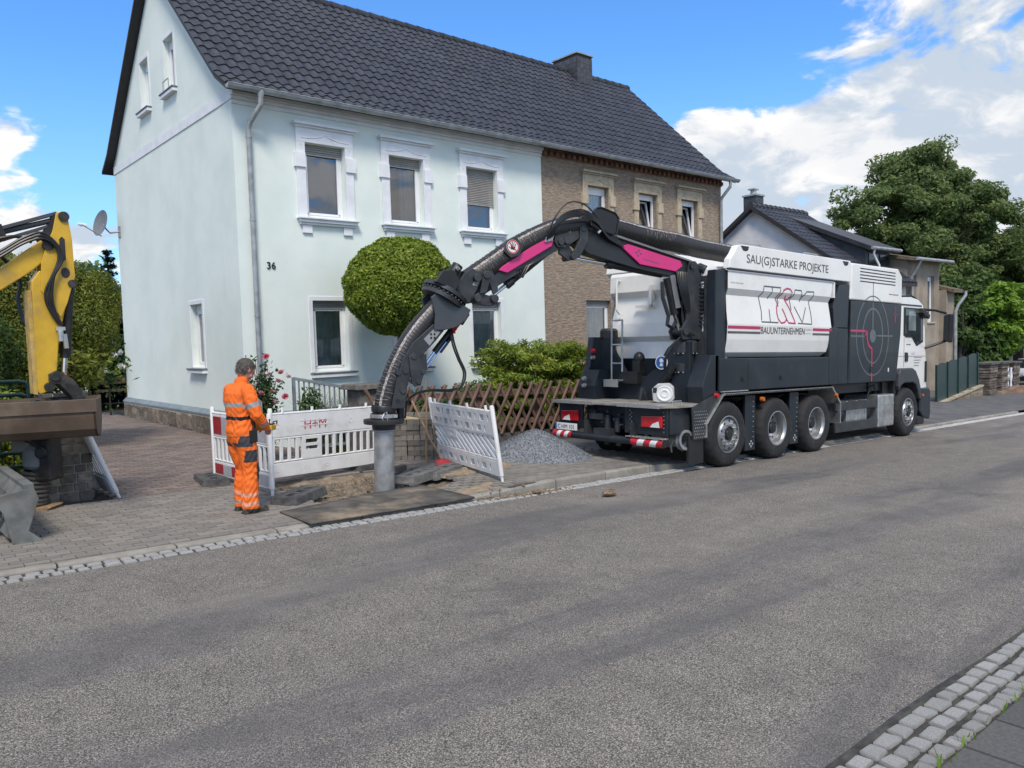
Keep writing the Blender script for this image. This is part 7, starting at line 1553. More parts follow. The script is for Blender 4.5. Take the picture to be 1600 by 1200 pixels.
    def seg(P, a, c, ra, rb):
        a, c = np.array(a), np.array(c); d = c - a; t_ = np.clip(((P - a) @ d) / (d @ d + 1e-9), 0, 1); return np.linalg.norm(P - a - t_[:, None] * d, axis=1) - (ra + (rb - ra) * t_), t_
    def classify(P):
        best = np.full(len(P), 9.); idx = np.zeros(len(P), int); tt = np.zeros(len(P))
        for i, (rg, a, c, ra, rb) in enumerate(bones):
            s_, t_ = seg(P, a, c, ra, rb); k = s_ < best; best[k] = s_[k]; idx[k] = i; tt[k] = t_[k]
        return np.array([q[0] for q in bones])[idx], idx, tt
    reg, _, _ = classify(co)
    x, y, z = co.T
    fold = np.sin(z * 74 + 6 * np.sin(x * 19 + y * 15) + 4 * np.sin(y * 31)) * .55 + np.sin(z * 37 + x * 41 + 5 * np.sin(y * 23 + z * 9)) * .6
    wgt = np.zeros(n); isleg = np.isin(reg, ['legR', 'legL']); wgt[isleg] = .0035 + .0045 * np.exp(-((z[isleg] - .20) / .10) ** 2) + .003 * np.exp(-((z[isleg] - .50) / .09) ** 2)
    isarm = np.isin(reg, ['armR', 'armL']); wgt[isarm] = .0045; ist = reg == 'torso'; wgt[ist] = .0030 + .003 * np.exp(-((z[ist] - 1.05) / .09) ** 2)
    hairy = (reg == 'head') & False
    co2 = co + nr * (wgt * fold)[:, None]; me.vertices.foreach_set('co', co2.ravel())
    for m_ in list(me.materials): pass
    me.materials.clear()
    for m_ in (m_or, m_refl, m_fab, m_boot, m_skin, m_hair, m_blk, m_reflp): me.materials.append(m_)
    p = len(me.polygons); c = np.empty(p * 3); me.polygons.foreach_get('center', c); c = c.reshape(-1, 3); reg, idx, tt = classify(c); x, y, z = c.T
    mi = np.zeros(p, int)
    mi[reg == 'boot'] = 3; mi[reg == 'hand'] = 4
    tor = reg == 'torso'; mi[tor & (np.abs(z - 1.255) < .021)] = 1; mi[tor & (np.abs(z - 1.105 - .01 * np.sin(x * 20)) < .020)] = 6
    for nm in ('armR', 'armL'):
        bi = [i for i, q in enumerate(bones) if q[0] == nm]
        mi[(idx == bi[1]) & (tt > .18) & (tt < .48)] = 1; mi[(idx == bi[3]) & (tt > .0) & (tt < .55)] = 1
    lr = reg == 'legR'; ll = reg == 'legL'; lg_ = lr | ll | (reg == 'legs')
    mi[lg_ & (z < .07)] = 3
    mi[lg_ & (((z > .105) & (z < .15)) | ((z > .205) & (z < .25)))] = 7
    mi[lg_ & (z > .775) & (z < .90) & (x < .01) & (y < -.03)] = 2; mi[lg_ & (z > .775) & (z < .89) & (x < -.05) & (y > .04)] = 2
    mi[lr & (z > .60) & (z < .735) & (y < -.115) & (x > -.07) & (x < .07)] = 2; mi[lr & (z > .37) & (z < .585) & (x > .055 + .25 * np.abs(z - .48) * .1) & (y < -.02)] = 2; mi[ll & (z > .37) & (z < .585) & (x > .085)] = 2
    hd = (reg == 'head') | (reg == 'neck'); q = (c - np.array(hc_)) @ np.array(T)
    hair = hd & (((q[:, 2] > .052 + .25 * np.maximum(0, q[:, 0] - .03)) & (q[:, 0] < .092)) | ((q[:, 0] < -.012) & (q[:, 2] > -.085)) | ((q[:, 0] < .026) & (np.abs(q[:, 1]) > .045) & (q[:, 2] > -.01)))
    ear = hd & (np.abs(q[:, 1]) > .074) & (np.abs(q[:, 0] + .002) < .022) & (q[:, 2] < .018) & (q[:, 2] > -.045)
    mi[hd] = 4; mi[hair] = 5; mi[ear] = 4
    eye = hd & (np.abs(np.abs(q[:, 1]) - .033) < .013) & (np.abs(q[:, 2] - .004) < .006) & (q[:, 0] > .07); mi[eye] = 5
    mi[(reg == 'neck') & (z < 1.525)] = 0
    me.polygons.foreach_set('material_index', mi.astype(np.int32)); me.shade_smooth(); me.update()
    body = link('body', me, root)
    # hair: short grey strands rooted on the scalp
    hid = np.where(mi == 5)[0]; hid = hid[z[hid] > 1.56]; rg2 = np.random.default_rng(9); pick = rg2.choice(hid, 2600); nn = np.empty(p * 3); me.polygons.foreach_get('normal', nn); nn = nn.reshape(-1, 3)[pick]; cc_ = c[pick]
    dr = nn * .22 + np.array((-.45, 0, -.55)) + rg2.normal(0, .28, (2600, 3)); dr /= np.linalg.norm(dr, axis=1, keepdims=True); L_ = rg2.uniform(.010, .026, (2600, 1)); sw = np.cross(dr, nn + 1e-3); sw /= np.linalg.norm(sw, axis=1, keepdims=True); sw *= .0016
    leaf = np.stack([cc_ - sw, cc_ + sw, cc_ + dr * L_ + nn * .003 + sw * .4, cc_ + dr * L_ + nn * .003 - sw * .4], 1); link('hair', fast_mesh('hair', leaf.reshape(-1, 3), 4, m_strand), root)
    # collar, belt pouch and strap are clothing of their own
    b = MB(); b.lathe([(.074, -.02), (.080, .0), (.076, .038), (.070, .04), (.068, .0)], (.025, 0, 1.49), Vector((.28, 0, 1)), 22); b.build('collar', m_or, root, True)
    b = MB(); b.tube([(.04, -.178, 1.10), (.045, -.186, 1.00), (.03, -.19, .90)], .020, 8); b.box(-.02, .07, -.215, -.165, .82, .96); b.build('belt_pouch', m_blk, root, bevel=.012)
    b = MB(); b.tube([(.10, -.13, 1.10), (.20, -.12, 1.05), (.27, -.08, 1.0)], .008, 6); b.tube([(.12, .11, 1.10), (.22, .08, 1.05), (.28, .03, 1.0)], .008, 6); b.build('harness_strap', m_blk, root, True)
    rc = thing('remote_control', 'yellow and black remote control held in the hands of the worker', 'remote control', mtx=MW[root.name] @ Matrix.Translation((.292, -.035, .955)) @ Matrix.Rotation(.5, 4, 'Z'))
    b = MB(); b.box(-.06, .06, -.10, .10, -.035, .03); b.build('case', m_amb2, rc, bevel=.012)
    b = MB(); b.box(-.05, .05, -.09, .09, .031, .042); b.tube([(-.05, -.11, .03), (-.04, -.12, .07), (.04, -.12, .07), (.05, -.11, .03)], .008, 6); b.build('cover', m_blk, rc, bevel=.004)
    for yy in (-.045, .045): b = MB(); b.cyl((0, yy, .04), (.005, yy, .08), .007, n=8); b.ball((.005, yy, .085), .013, 8, 6); b.build('joystick', m_blk, rc, True)
m_amb2 = mat('remote_yellow', (.60, .36, .02), .5, vary=.08)
person()

# ------------------------------------------------------------------ plants
rng = np.random.default_rng(5)
def leaf_quads(P, N_, size, aspect=2.0, spread=.9, droop=0., fold=.0):
    """quads at points P, roughly facing normals N_ with random tilt; size (n,) half-lengths"""
    n = len(P); N_ = N_ + rng.normal(0, spread, (n, 3)); N_ /= np.linalg.norm(N_, axis=1, keepdims=True) + 1e-9
    A = rng.normal(0, 1, (n, 3)); A[:, 2] -= droop; A -= N_ * (A * N_).sum(1, keepdims=True); A /= np.linalg.norm(A, axis=1, keepdims=True) + 1e-9
    B = np.cross(N_, A); s = np.asarray(size).reshape(-1, 1); wv = s / aspect
    return np.stack([P - A * s, P + B * wv - A * s * .1, P + A * s, P - B * wv - A * s * .1], 1)
def leaf_obj(name, quads, m, parent): return link(name, fast_mesh(name, quads.reshape(-1, 3), 4, m), parent)
def local(P, root): o = np.array(MW[root.name].translation); return P - o
def lump(dirs, seed, amp=.18, f=3.0):
    r = np.random.default_rng(seed); v = np.zeros(len(dirs))
    for _ in range(5): k = r.normal(0, f, 3); v += np.sin(dirs @ k + r.uniform(0, 6)) ; f *= 1.35
    return 1 + amp * v / 3
def shell_shrub(name, part_label, label, cat, base, c, rad, n, leaf, m, mcore, seed, amp=.08, f=3., trunk=.06, inner=.85, spread=.7, aspect=2.2, up=.3, flat_bottom=None, core=.86, droop=0., group=None):
    """dense clipped or bushy plant: leaves through the outer shell of a lumpy ellipsoid over a dark core"""
    t_ = thing(name, label, cat, base, group=group); d = rng.normal(0, 1, (n, 3)); d /= np.linalg.norm(d, axis=1, keepdims=True)
    lp = lump(d, seed, amp, f); rr = inner + (1 - inner) * rng.uniform(0, 1, n) ** .5
    P = np.array(c) + d * np.array(rad) * (lp * rr)[:, None]
    if flat_bottom is not None: P[:, 2] = np.maximum(P[:, 2], flat_bottom + rng.uniform(0, .05, n))
    nm = d / np.array(rad); nm /= np.linalg.norm(nm, axis=1, keepdims=True); nm[:, 2] += up
    cr = leaf_obj('crown', leaf_quads(local(P, t_), nm, leaf * rng.uniform(.6, 1.3, n), aspect, spread, droop), m, t_)
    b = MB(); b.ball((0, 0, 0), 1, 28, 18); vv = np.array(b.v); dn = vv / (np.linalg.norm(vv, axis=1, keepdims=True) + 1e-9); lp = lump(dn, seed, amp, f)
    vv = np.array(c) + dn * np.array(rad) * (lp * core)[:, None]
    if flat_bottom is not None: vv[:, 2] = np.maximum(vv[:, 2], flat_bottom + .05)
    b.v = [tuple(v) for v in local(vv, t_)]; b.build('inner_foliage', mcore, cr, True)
    if trunk: b = MB(); b.tube([(0, 0, -.1), (.02, .01, (c[2] - base[2]) * .5), (c[0] - base[0], c[1] - base[1], c[2] - base[2])], [trunk * 1.2, trunk, trunk * .8], 8); b.build('trunk', m_bark, t_, True)
    return t_
m_bark = mat('bark', (.07, .055, .042), .95, vary=.3, scale=14, bump=.8, bscale=40, bdist=.02, stretch=(1, 1, .3))
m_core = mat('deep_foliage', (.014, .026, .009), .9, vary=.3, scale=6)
lf_ball = leaf_mat('yew_yellowgreen', (.090, .150, .018), (.270, .345, .036), c3=(.42, .45, .08))
lf_jun = leaf_mat('juniper_green', (.090, .160, .026), (.290, .350, .042), c3=(.42, .44, .08))
lf_thu = leaf_mat('thuja_green', (.062, .105, .016), (.220, .240, .034), c3=(.34, .31, .05))
lf_dark = leaf_mat('dark_green_leaf', (.034, .075, .020), (.105, .165, .040))
lf_wal = leaf_mat('walnut_leaf', (.085, .140, .050), (.245, .310, .110), trans=.5)
lf_lime = leaf_mat('bright_lime_leaf', (.100, .200, .022), (.220, .350, .045))
lf_con = leaf_mat('spruce_needles', (.012, .028, .016), (.035, .060, .034), trans=.1)
lf_rose = leaf_mat('rose_leaf', (.030, .072, .018), (.085, .145, .038))
lf_gra = leaf_mat('grass_blade', (.060, .105, .035), (.150, .190, .075), c3=(.28, .27, .12))
# clipped ball tree
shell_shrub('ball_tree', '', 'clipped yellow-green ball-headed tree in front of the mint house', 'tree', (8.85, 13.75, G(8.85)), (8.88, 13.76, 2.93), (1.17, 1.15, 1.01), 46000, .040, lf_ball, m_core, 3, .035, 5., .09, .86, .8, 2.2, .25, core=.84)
# spreading juniper: tiers of arching sprays
jn = thing('juniper', 'spreading green juniper bush behind the lattice fence', 'shrub', (11.6, 12.6, G(11.6)))
P = []; N_ = []; brs = MB()
for i in range(230):
    a = rng.uniform(0, 2 * pi); z0 = rng.uniform(.35, 1.85); L = rng.uniform(.8, 1.75) * (1.15 - .35 * (z0 - .3) / 1.4); sx = 1.15
    tip = np.array([cos(a) * L * sx, sin(a) * L * .62, z0 + rng.uniform(.05, .38)])
    for k in range(210):
        t_ = rng.uniform(.25, 1) ** .6; p = np.array([tip[0] * t_, tip[1] * t_, z0 + (tip[2] - z0) * t_ ** 1.4]); w_ = .16 * (1 - t_ * .5); P.append(p + rng.normal(0, 1, 3) * (w_, w_, w_ * .35)); N_.append((tip[0] * .2, tip[1] * .2, 1.0))
    if i % 3 == 0: brs.tube([(0, 0, .1), (tip[0] * .5, tip[1] * .5, z0), tuple(tip * (1, 1, 1))], [.03, .018, .006], 5)
P = np.array(P); N_ = np.array(N_)
leaf_obj('crown', leaf_quads(P, N_, .062 * rng.uniform(.6, 1.4, len(P)), 4.5, .55, .0), lf_jun, jn); brs.build('branch', m_bark, jn, True)
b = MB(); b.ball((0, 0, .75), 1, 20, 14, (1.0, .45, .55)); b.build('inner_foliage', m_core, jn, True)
# rose bush
rs_ = thing('rose_bush', 'rose bush with pale pink blooms against the corner of the mint house', 'shrub', (5.22, 12.4, G(5.22)))
P = []; stems = MB()
for i in range(46):
    a = rng.uniform(0, 2 * pi); h = rng.uniform(.7, 1.75); r = rng.uniform(.05, .30); tip = np.array([cos(a) * r, sin(a) * r, h]); stems.tube([(0, 0, 0), (tip[0] * .3, tip[1] * .3, h * .5), tuple(tip)], [.012, .009, .005], 5)
    for k in range(60): t_ = rng.uniform(.3, 1.02); P.append(np.array([tip[0] * t_ ** 1.4, tip[1] * t_ ** 1.4, h * t_]) + rng.normal(0, .065, 3))
P = np.array(P); leaf_obj('crown', leaf_quads(P, np.tile((0, 0, 1.), (len(P), 1)), .036 * rng.uniform(.6, 1.3, len(P)), 1.6, .9), lf_rose, rs_); stems.build('stem', m_bark, rs_, True)
m_pet = mat('pink_petal', (.72, .32, .34), .6, vary=.15, scale=30); m_petp = mat('pale_petal', (.78, .62, .58), .6, vary=.1, scale=30); m_petd = mat('deep_pink_petal', (.60, .12, .18), .6, vary=.15, scale=30)
def bloom_mesh(m):
    b = MB()
    for ring, (nn, r, z, tl) in enumerate(((5, .05, .0, .9), (5, .038, .018, .5), (4, .024, .03, .25))):
        for k in range(nn):
            q = 2 * pi * k / nn + ring * .5; d = Vector((cos(q), sin(q), 0)); s_ = Vector((-sin(q), cos(q), 0)); c = Vector((0, 0, z))
            b.add([c + d * r * .2 - s_ * r * .4, c + d * r * .2 + s_ * r * .4, c + d * r * tl + s_ * r * .55 + Vector((0, 0, r * .8)), c + d * r * (tl + .1) + Vector((0, 0, r * .95)), c + d * r * tl - s_ * r * .55 + Vector((0, 0, r * .8))], [(0, 1, 2, 3, 4)])
    return b.mesh('bloom', m, True, 60)
bl = [bloom_mesh(m_pet), bloom_mesh(m_petp), bloom_mesh(m_petd)]
for (dx, dz, k) in ((-.05, 1.78, 2), (.28, 1.52, 0), (.40, 1.46, 1), (.36, 1.12, 2), (-.22, 1.18, 0), (.02, 1.20, 0), (.10, 1.02, 0), (-.10, 1.08, 1), (-.32, 1.46, 1), (.50, .72, 1), (.32, .52, 1), (-.18, .60, 1), (.18, 1.38, 0), (-.38, 1.02, 0), (.0, 1.50, 1)):
    inst('bloom', bl[k], rs_, (dx * .55 + .08, -dx * .40 - .18, dz), (rng.uniform(.2, .9), rng.uniform(-.5, .5), rng.uniform(0, 6)), (1.15,) * 3)
# tall grass tufts
def tuft(label, x, y, n, h, spread, m=lf_gra, w_=.008):
    t_ = thing('grass_tuft', label, 'grass', (x, y, G(x)), group='tall garden grasses'); V_ = []
    for i in range(n):
        a = rng.uniform(0, 2 * pi); L = h * rng.uniform(.55, 1.1); s = spread * rng.uniform(.2, 1.0); d = np.array([cos(a), sin(a), 0]); sd = np.array([-sin(a), cos(a), 0]) * w_; p0 = rng.normal(0, .08, 3) * (1, 1, 0)
        pts = [p0 + d * s * t_k ** 2.0 + np.array([0, 0, L * (t_k - .28 * t_k ** 3)]) for t_k in (0, .35, .7, 1)]
        for j in range(3): k0, k1 = 1 - j / 3.2, 1 - (j + 1) / 3.2; V_ += [pts[j] - sd * k0, pts[j] + sd * k0, pts[j + 1] + sd * k1, pts[j + 1] - sd * k1]
    leaf_obj('blade', np.array(V_).reshape(-1, 4, 3), m, t_); return t_
for i, (x, y, h, lb) in enumerate(((6.55, 13.1, 1.55, 'arching grass tuft left behind the grey gate'), (6.95, 12.9, 1.45, 'thick tall grass tuft behind the grey garden gate'), (7.35, 13.1, 1.60, 'tall grass tuft beside the stone gate pillar'), (7.75, 13.0, 1.30, 'grass tuft right of the gate pillar under the ball tree'), (9.6, 13.4, 1.25, 'slender grass tuft behind the lattice fence near the cable loop'), (10.1, 13.2, 1.0, 'grass tuft left of the juniper'), (8.6, 12.6, .8, 'short grass tuft behind the left end of the lattice fence'))): tuft(lb, x, y, 300 if i < 4 else 140, h, .75)
shell_shrub('flower_shrub', '', 'small white-flowered shrub behind the lettered barrier', 'shrub', (6.0, 12.0, G(6)), (5.9, 12.0, .62), (.22, .2, .5), 900, .035, lf_rose, m_core, 8, .2, 3., .01, .3, .9, 1.7, .3, core=.3)
for x, y, rx, rz, lb in ((8.2, 12.3, .55, .62, 'low dark shrub behind the left part of the lattice fence'), (9.4, 12.4, .6, .66, 'low dark shrub behind the middle of the lattice fence'), (12.9, 12.2, .6, .6, 'low dark shrub behind the fence beside the truck')):
    shell_shrub('low_shrub', '', lb, 'shrub', (x, y, G(x)), (x, y, G(x) + .55), (rx, .42, rz), 5000, .040, lf_dark, m_core, int(x * 10), .2, 3.5, .02, .55, .9, 2.0, .3, core=.6, group='low shrubs behind the fence')
def low_green(label, x0, x1, y0, y1, n, h, m=lf_gra):
    x = rng.uniform(x0, x1, n); y = rng.uniform(y0, y1, n); P = np.stack([x, y, -K * x + .02], 1); a = rng.uniform(0, 2 * pi, n); d = np.stack([np.cos(a), np.sin(a), 0 * a], 1) * .35; d[:, 2] = 1; L = (h * rng.uniform(.5, 1.2, n))[:, None]; s = np.stack([-np.sin(a), np.cos(a), 0 * a], 1) * .008
    o = link('garden_grass', fast_mesh('garden_grass', np.stack([P - s, P + s, P + d * L + s * .3, P + d * L - s * .3], 1).reshape(-1, 3), 4, m)); return tag(o, label, 'grass', kind='stuff')
low_green('rough grass growing behind the lattice fence', 7.3, 16, 11.6, 15.1, 16000, .22)
low_green('rough grass in the garden beside the driveway', -3, 2.3, 11.3, 16, 9000, .20)
low_green('weeds growing along the far cobbled gutter by the camera', 3.2, 6.5, 1.29, 1.36, 70, .05, lf_lime)
# left: big thuja bushes, conifers and a small tree
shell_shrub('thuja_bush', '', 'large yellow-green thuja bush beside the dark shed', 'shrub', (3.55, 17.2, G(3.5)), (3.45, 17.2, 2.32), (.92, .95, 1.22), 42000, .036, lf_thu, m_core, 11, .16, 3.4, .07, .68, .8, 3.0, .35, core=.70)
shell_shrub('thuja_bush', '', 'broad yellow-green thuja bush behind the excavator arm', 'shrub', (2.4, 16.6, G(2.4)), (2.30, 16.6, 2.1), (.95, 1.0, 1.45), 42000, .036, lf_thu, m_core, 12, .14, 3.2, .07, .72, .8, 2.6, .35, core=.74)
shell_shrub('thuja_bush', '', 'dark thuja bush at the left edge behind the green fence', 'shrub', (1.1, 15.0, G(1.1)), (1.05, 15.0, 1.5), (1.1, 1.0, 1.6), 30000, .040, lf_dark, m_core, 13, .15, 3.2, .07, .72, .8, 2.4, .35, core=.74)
shell_shrub('low_hedge', '', 'low dark green hedge behind the green tubular fence', 'hedge', (.5, 12.4, G(.5)), (.6, 12.4, .7), (1.6, .5, .75), 15000, .045, lf_jun, m_core, 14, .12, 4, 0, .75, .8, 2.0, .3, core=.75)
def conifer(label, x, y, h, r, seed, m=lf_con):
    t_ = thing('spruce_tree', label, 'tree', (x, y, G(x)), group='distant conifers'); P = []; N_ = []
    rg = np.random.default_rng(seed); lv = int(h / .33)
    for i in range(lv):
        z = h * .12 + h * .88 * i / lv; R = r * (1 - i / lv) ** .85 + .06
        for k in range(9):
            a = rg.uniform(0, 2 * pi); L = R * rg.uniform(.6, 1.1)
            for q in range(18): t__ = rg.uniform(.1, 1); P.append((cos(a) * L * t__ + rg.normal(0, .05), sin(a) * L * t__ + rg.normal(0, .05), z - .28 * L * t__ + .1 * t__ ** 3 + rg.normal(0, .05))); N_.append((0, 0, 1))
    leaf_obj('crown', leaf_quads(np.array(P), np.array(N_, float), .13 * rng.uniform(.6, 1.3, len(P)), 3.0, .5, .6), m, t_)
    b = MB(); b.tube([(0, 0, 0), (0, 0, h * .98)], [.16, .02], 7); b.build('trunk', m_bark, t_, True)
conifer('dark spruce tree beside the rear corner of the mint house', 9.75, 40.0, 6.9, 1.5, 1); conifer('tall thin spruce seen just right of the excavator arm', 8.5, 44.0, 7.0, 1.2, 2); conifer('spruce at the left edge behind the excavator boom', 5.0, 40.0, 7.6, 2.0, 3); conifer('small spruce between the two dark conifers', 9.6, 48.0, 6.4, .9, 4)
# shed, white garage with trellis
m_shedd = mat('black_boards', (.010, .011, .014), .8, vary=.25, scale=5)  # one near-black tone for shed walls, shed roof and trellis
shed = thing('dark_shed', 'black open-fronted timber shed behind the mint house', 'shed', (7.4, 31, G(7.4)))
b = MB(); b.box(6.3, 6.45, 30, 35, -.4, 2.7); b.box(9.3, 9.45, 30, 35, -.4, 2.7); b.box(6.45, 9.3, 34.8, 35, -.4, 2.7); b.build('wall', m_shedd, shed, world=True); b = MB(); b.box(6.0, 9.8, 29.6, 35.3, 2.7, 2.85); b.build('roof', m_shedd, shed, world=True)
bn = thing('shed_bench', 'wooden bench standing in the shadow of the dark shed', 'bench', (7.3, 30.6, -.1)); b = MB(); b.box(6.75, 7.9, 30.4, 30.8, .30, .36); b.build('seat', m_fw, bn, world=True); b = MB(); b.box(6.75, 7.9, 30.82, 30.87, .55, .85); b.build('backrest', m_fw, bn, world=True)
for x in (6.8, 7.8): b = MB(); b.box(x, x + .07, 30.4, 30.8, -.15, .30); b.build('leg', m_fw, bn, world=True)
gar = thing('white_garage', 'white garage wall seen left of the dark shed', 'garage', (5.3, 28.5, G(5.3))); b = MB(); b.box(3.9, 6.02, 28.0, 33, -.4, 1.9); b.build('wall', m_white_r, gar, world=True); b = MB(); b.box(3.8, 6.1, 27.8, 33.2, 1.9, 2.05); b.build('roof', m_verge, gar, world=True)
trl = thing('trellis', 'dark square trellis standing against the white garage', 'trellis', (5.6, 27.8, G(5.6)))
for k in range(3): b = MB(); b.box(5.30 + k * .16, 5.33 + k * .16, 27.8, 27.84, 0, 1.5); b.build('upright', m_shedd, trl, world=True)
for k in range(6): b = MB(); b.box(5.28, 5.66, 27.77, 27.80, .25 + k * .22, .28 + k * .22); b.build('rung', m_shedd, trl, world=True)
yt = thing('young_tree', 'thin dark stem of a young tree between the excavator and the white garage', 'tree', (3.25, 16.0, G(3.25))); b = MB(); b.tube([(0, 0, -.1), (.03, 0, .6), (-.04, .02, 1.3), (-.02, 0, 2.0)], [.05, .042, .035, .02], 8); b.tube([(-.02, 0, .7), (-.12, 0, 1.2), (-.15, 0, 1.6)], [.02, .018, .01], 6); b.build('trunk', m_bark, yt, True)
P = rng.normal(0, 1, (700, 3)) * (.35, .3, .18) + (0, 0, 1.62); leaf_obj('crown', leaf_quads(P, np.tile((0, 0, 1.), (700, 1)), .06 * rng.uniform(.6, 1.3, 700), 2.0, .8), lf_thu, yt)
wf = thing('white_rose', 'white-flowering climber at the rear corner of the mint house', 'shrub', (5.75, 24.2, G(5.7)))
P = rng.normal(0, 1, (1500, 3)) * (.28, .3, .45) + (0, 0, 1.7); leaf_obj('crown', leaf_quads(P, np.tile((0, 0, 1.), (1500, 1)), .06 * rng.uniform(.6, 1.3, 1500), 1.6, .9), lf_rose, wf)
m_wp = mat('white_petal', (.78, .78, .74), .6, vary=.06); bw = bloom_mesh(m_wp)
for k in range(16): inst('bloom', bw, wf, (rng.normal(0, .20), -.35 + rng.normal(0, .1), 1.75 + rng.normal(0, .32)), (.9, rng.uniform(-.4, .4), rng.uniform(0, 6)), (2.2,) * 3)
b = MB(); b.tube([(0, 0, -.1), (0, 0, 1.5)], [.03, .02], 6); b.build('stem', m_bark, wf, True)
# right: walnut tree and its neighbours
def broad_tree(name, label, x, y, H, crown, nclump, per, leaf, m, seed, trunk_r=.3, rmin=.45, group=None, clump_r=1.1, mass=True):
    """crown: list of (cx,cy,cz,rx,ry,rz) lobes relative to the base"""
    t_ = thing(name, label, 'tree', (x, y, G(min(x, 120))), group=group); rg = np.random.default_rng(seed); wd = MB()
    wd.tube([(0, 0, -.3), (.1, .05, H * .18), (-.1, .1, H * .35), (.05, 0, H * .55), (0, 0, H * .8)], [trunk_r * 1.25, trunk_r, trunk_r * .8, trunk_r * .5, trunk_r * .2], 9)
    C_ = []
    tot = sum(l[3] * l[5] for l in crown)
    for (cx, cy, cz, rx, ry, rz) in crown:
        for _ in range(max(3, int(nclump * rx * rz / tot))):
            d = rg.normal(0, 1, 3); d /= np.linalg.norm(d); q = rmin + (1 - rmin) * rg.uniform(0, 1) ** .6; C_.append(np.array([cx, cy, cz]) + d * np.array([rx, ry, rz]) * q)
    P = []; N_ = []
    for i, c in enumerate(C_):
        k = int(per * rg.uniform(.6, 1.4)); cr_ = clump_r * rg.uniform(.6, 1.2); d = rg.normal(0, 1, (k, 3)); d /= np.linalg.norm(d, axis=1, keepdims=True); pp = c + d * (rg.uniform(.25, 1, (k, 1)) ** .5) * cr_ * np.array([1, 1, .62]); P.append(pp); nn = d * .6; nn[:, 2] += .7; N_.append(nn)
        if i % 2 == 0:
            z0 = min(H * .7, max(H * .2, c[2] * .55)); mid = np.array([c[0] * .45, c[1] * .45, (z0 + c[2]) / 2 + .2]); wd.tube([(0, 0, z0), tuple(mid), tuple(c)], [trunk_r * .28, trunk_r * .16, .02], 5)
    P = np.concatenate(P); N_ = np.concatenate(N_); leaf_obj('crown', leaf_quads(P, N_, leaf * rng.uniform(.6, 1.3, len(P)), 2.0, .6, .5), m, t_); wd.build('trunk', m_bark, t_, True); return t_
broad_tree('walnut_tree', 'tall spreading walnut tree behind the beige house', 51.6, 21, 15, [(.4, 0, 12.9, 3.1, 2.6, 2.1), (1.2, -.4, 11.4, 4.2, 2.8, 2.2), (3.4, -1.2, 10.4, 4.6, 3.2, 2.4), (-2.9, .5, 10.2, 3.2, 2.8, 2.1), (6.2, -2.5, 8.4, 3.4, 2.8, 2.6), (1.5, -.5, 7.8, 5.6, 3.5, 2.6), (-6.3, 1.8, 6.9, 2.3, 1.8, 1.0), (-3.8, 1.2, 7.4, 1.8, 1.6, .8), (-8.6, 2.6, 5.7, 1.3, 1.2, .6), (0, 0, 5, 5, 4, 2)], 520, 360, .13, lf_wal, 21, .40, .38, clump_r=.92)
broad_tree('dark_tree', 'dark leafy tree cut off by the right edge of the picture', 60, 17.5, 10, [(0, 0, 7.8, 3.0, 2.6, 1.8), (.5, 0, 5.2, 3.4, 3, 2.6), (-2, .4, 4.0, 2.0, 2, 2.0)], 140, 380, .14, lf_wal, 22, .3, .35)
broad_tree('dark_hedge_tree', 'mass of dark ivy-like foliage right of the beige house', 46.5, 16.2, 7, [(0, 0, 3.2, 1.9, 1.6, 3.3), (2.2, .2, 2.9, 2.0, 1.6, 2.9), (-1.4, .3, 2.2, 1.2, 1.3, 2.4)], 150, 320, .15, lf_dark, 23, .2, .45, clump_r=.8)
broad_tree('hazel_bush', 'bright lime-green broad-leaved bush near the right edge', 44.0, 13.7, 5, [(0, 0, 3.9, 1.0, .9, 1.4), (.9, -.1, 2.9, 1.0, .9, 1.4), (1.6, 0, 4.3, .9, .9, .9)], 46, 150, .17, lf_lime, 24, .12, .4, clump_r=.6)
broad_tree('dark_hedge_tree', 'dark green foliage behind the stone pillars at the right', 41.8, 14.6, 5, [(.5, 0, 2.0, 1.2, 1.0, 2.2), (2.4, 0, 2.2, 1.3, 1.0, 2.4)], 80, 300, .13, lf_dark, 25, .12, .45, clump_r=.7)
for i, (x, y, h) in enumerate(((75, 30, 9), (88, 40, 11), (100, 26, 10), (70, 60, 12), (50, 75, 12), (30, 85, 11), (17, 80, 10), (5, 70, 9), (120, 50, 12))):
    broad_tree('distant_tree', ('distant tree behind the far end of the street, first from the right house', 'distant tree beyond the walnut', 'distant tree far down the street', 'distant tree behind the white-gabled house', 'distant tree hidden mostly by the brown house', 'distant tree behind the mint house roof', 'distant tree behind the spruces', 'distant tree left behind the excavator', 'distant tree on the horizon at far right')[i], x, y, h, [(0, 0, h * .6, h * .4, h * .35, h * .42)], 40, 160, .35, lf_wal, 40 + i, .25, .3, clump_r=1.6, group='trees on the horizon')

# ------------------------------------------------------------------ right: green gate, stone pillars, parked car
gg = thing('green_gate', 'dark green sheet-metal gate with a wavy top on a low stepped wall', 'gate', (28.8, 10.9, G(28.8)))
m_gg = mat('green_sheet_metal', (.012, .040, .038), .35, vary=.15, scale=3)
gd = Vector((4.6, .25, 0)); gl = gd.length; gu = gd.normalized()
for k in range(4):
    u0, u1 = k / 4 + .005, (k + 1) / 4 - .005; poly = []
    for j in range(9): u = u0 + (u1 - u0) * j / 8; poly.append((u * gl, 1.28 + .42 * u + .10 * sin(pi * j / 8)))
    poly = [(u0 * gl, .04 + .45 * u0)] + poly + [(u1 * gl, .04 + .45 * u1)]
    MB().prism(poly, (28.8, 10.9, G(28.8)), gu + Vector((0, 0, -K)), (0, 0, 1), gu.cross(Vector((0, 0, 1))), -.02, .02).build('gate_panel', m_gg, gg, world=True)
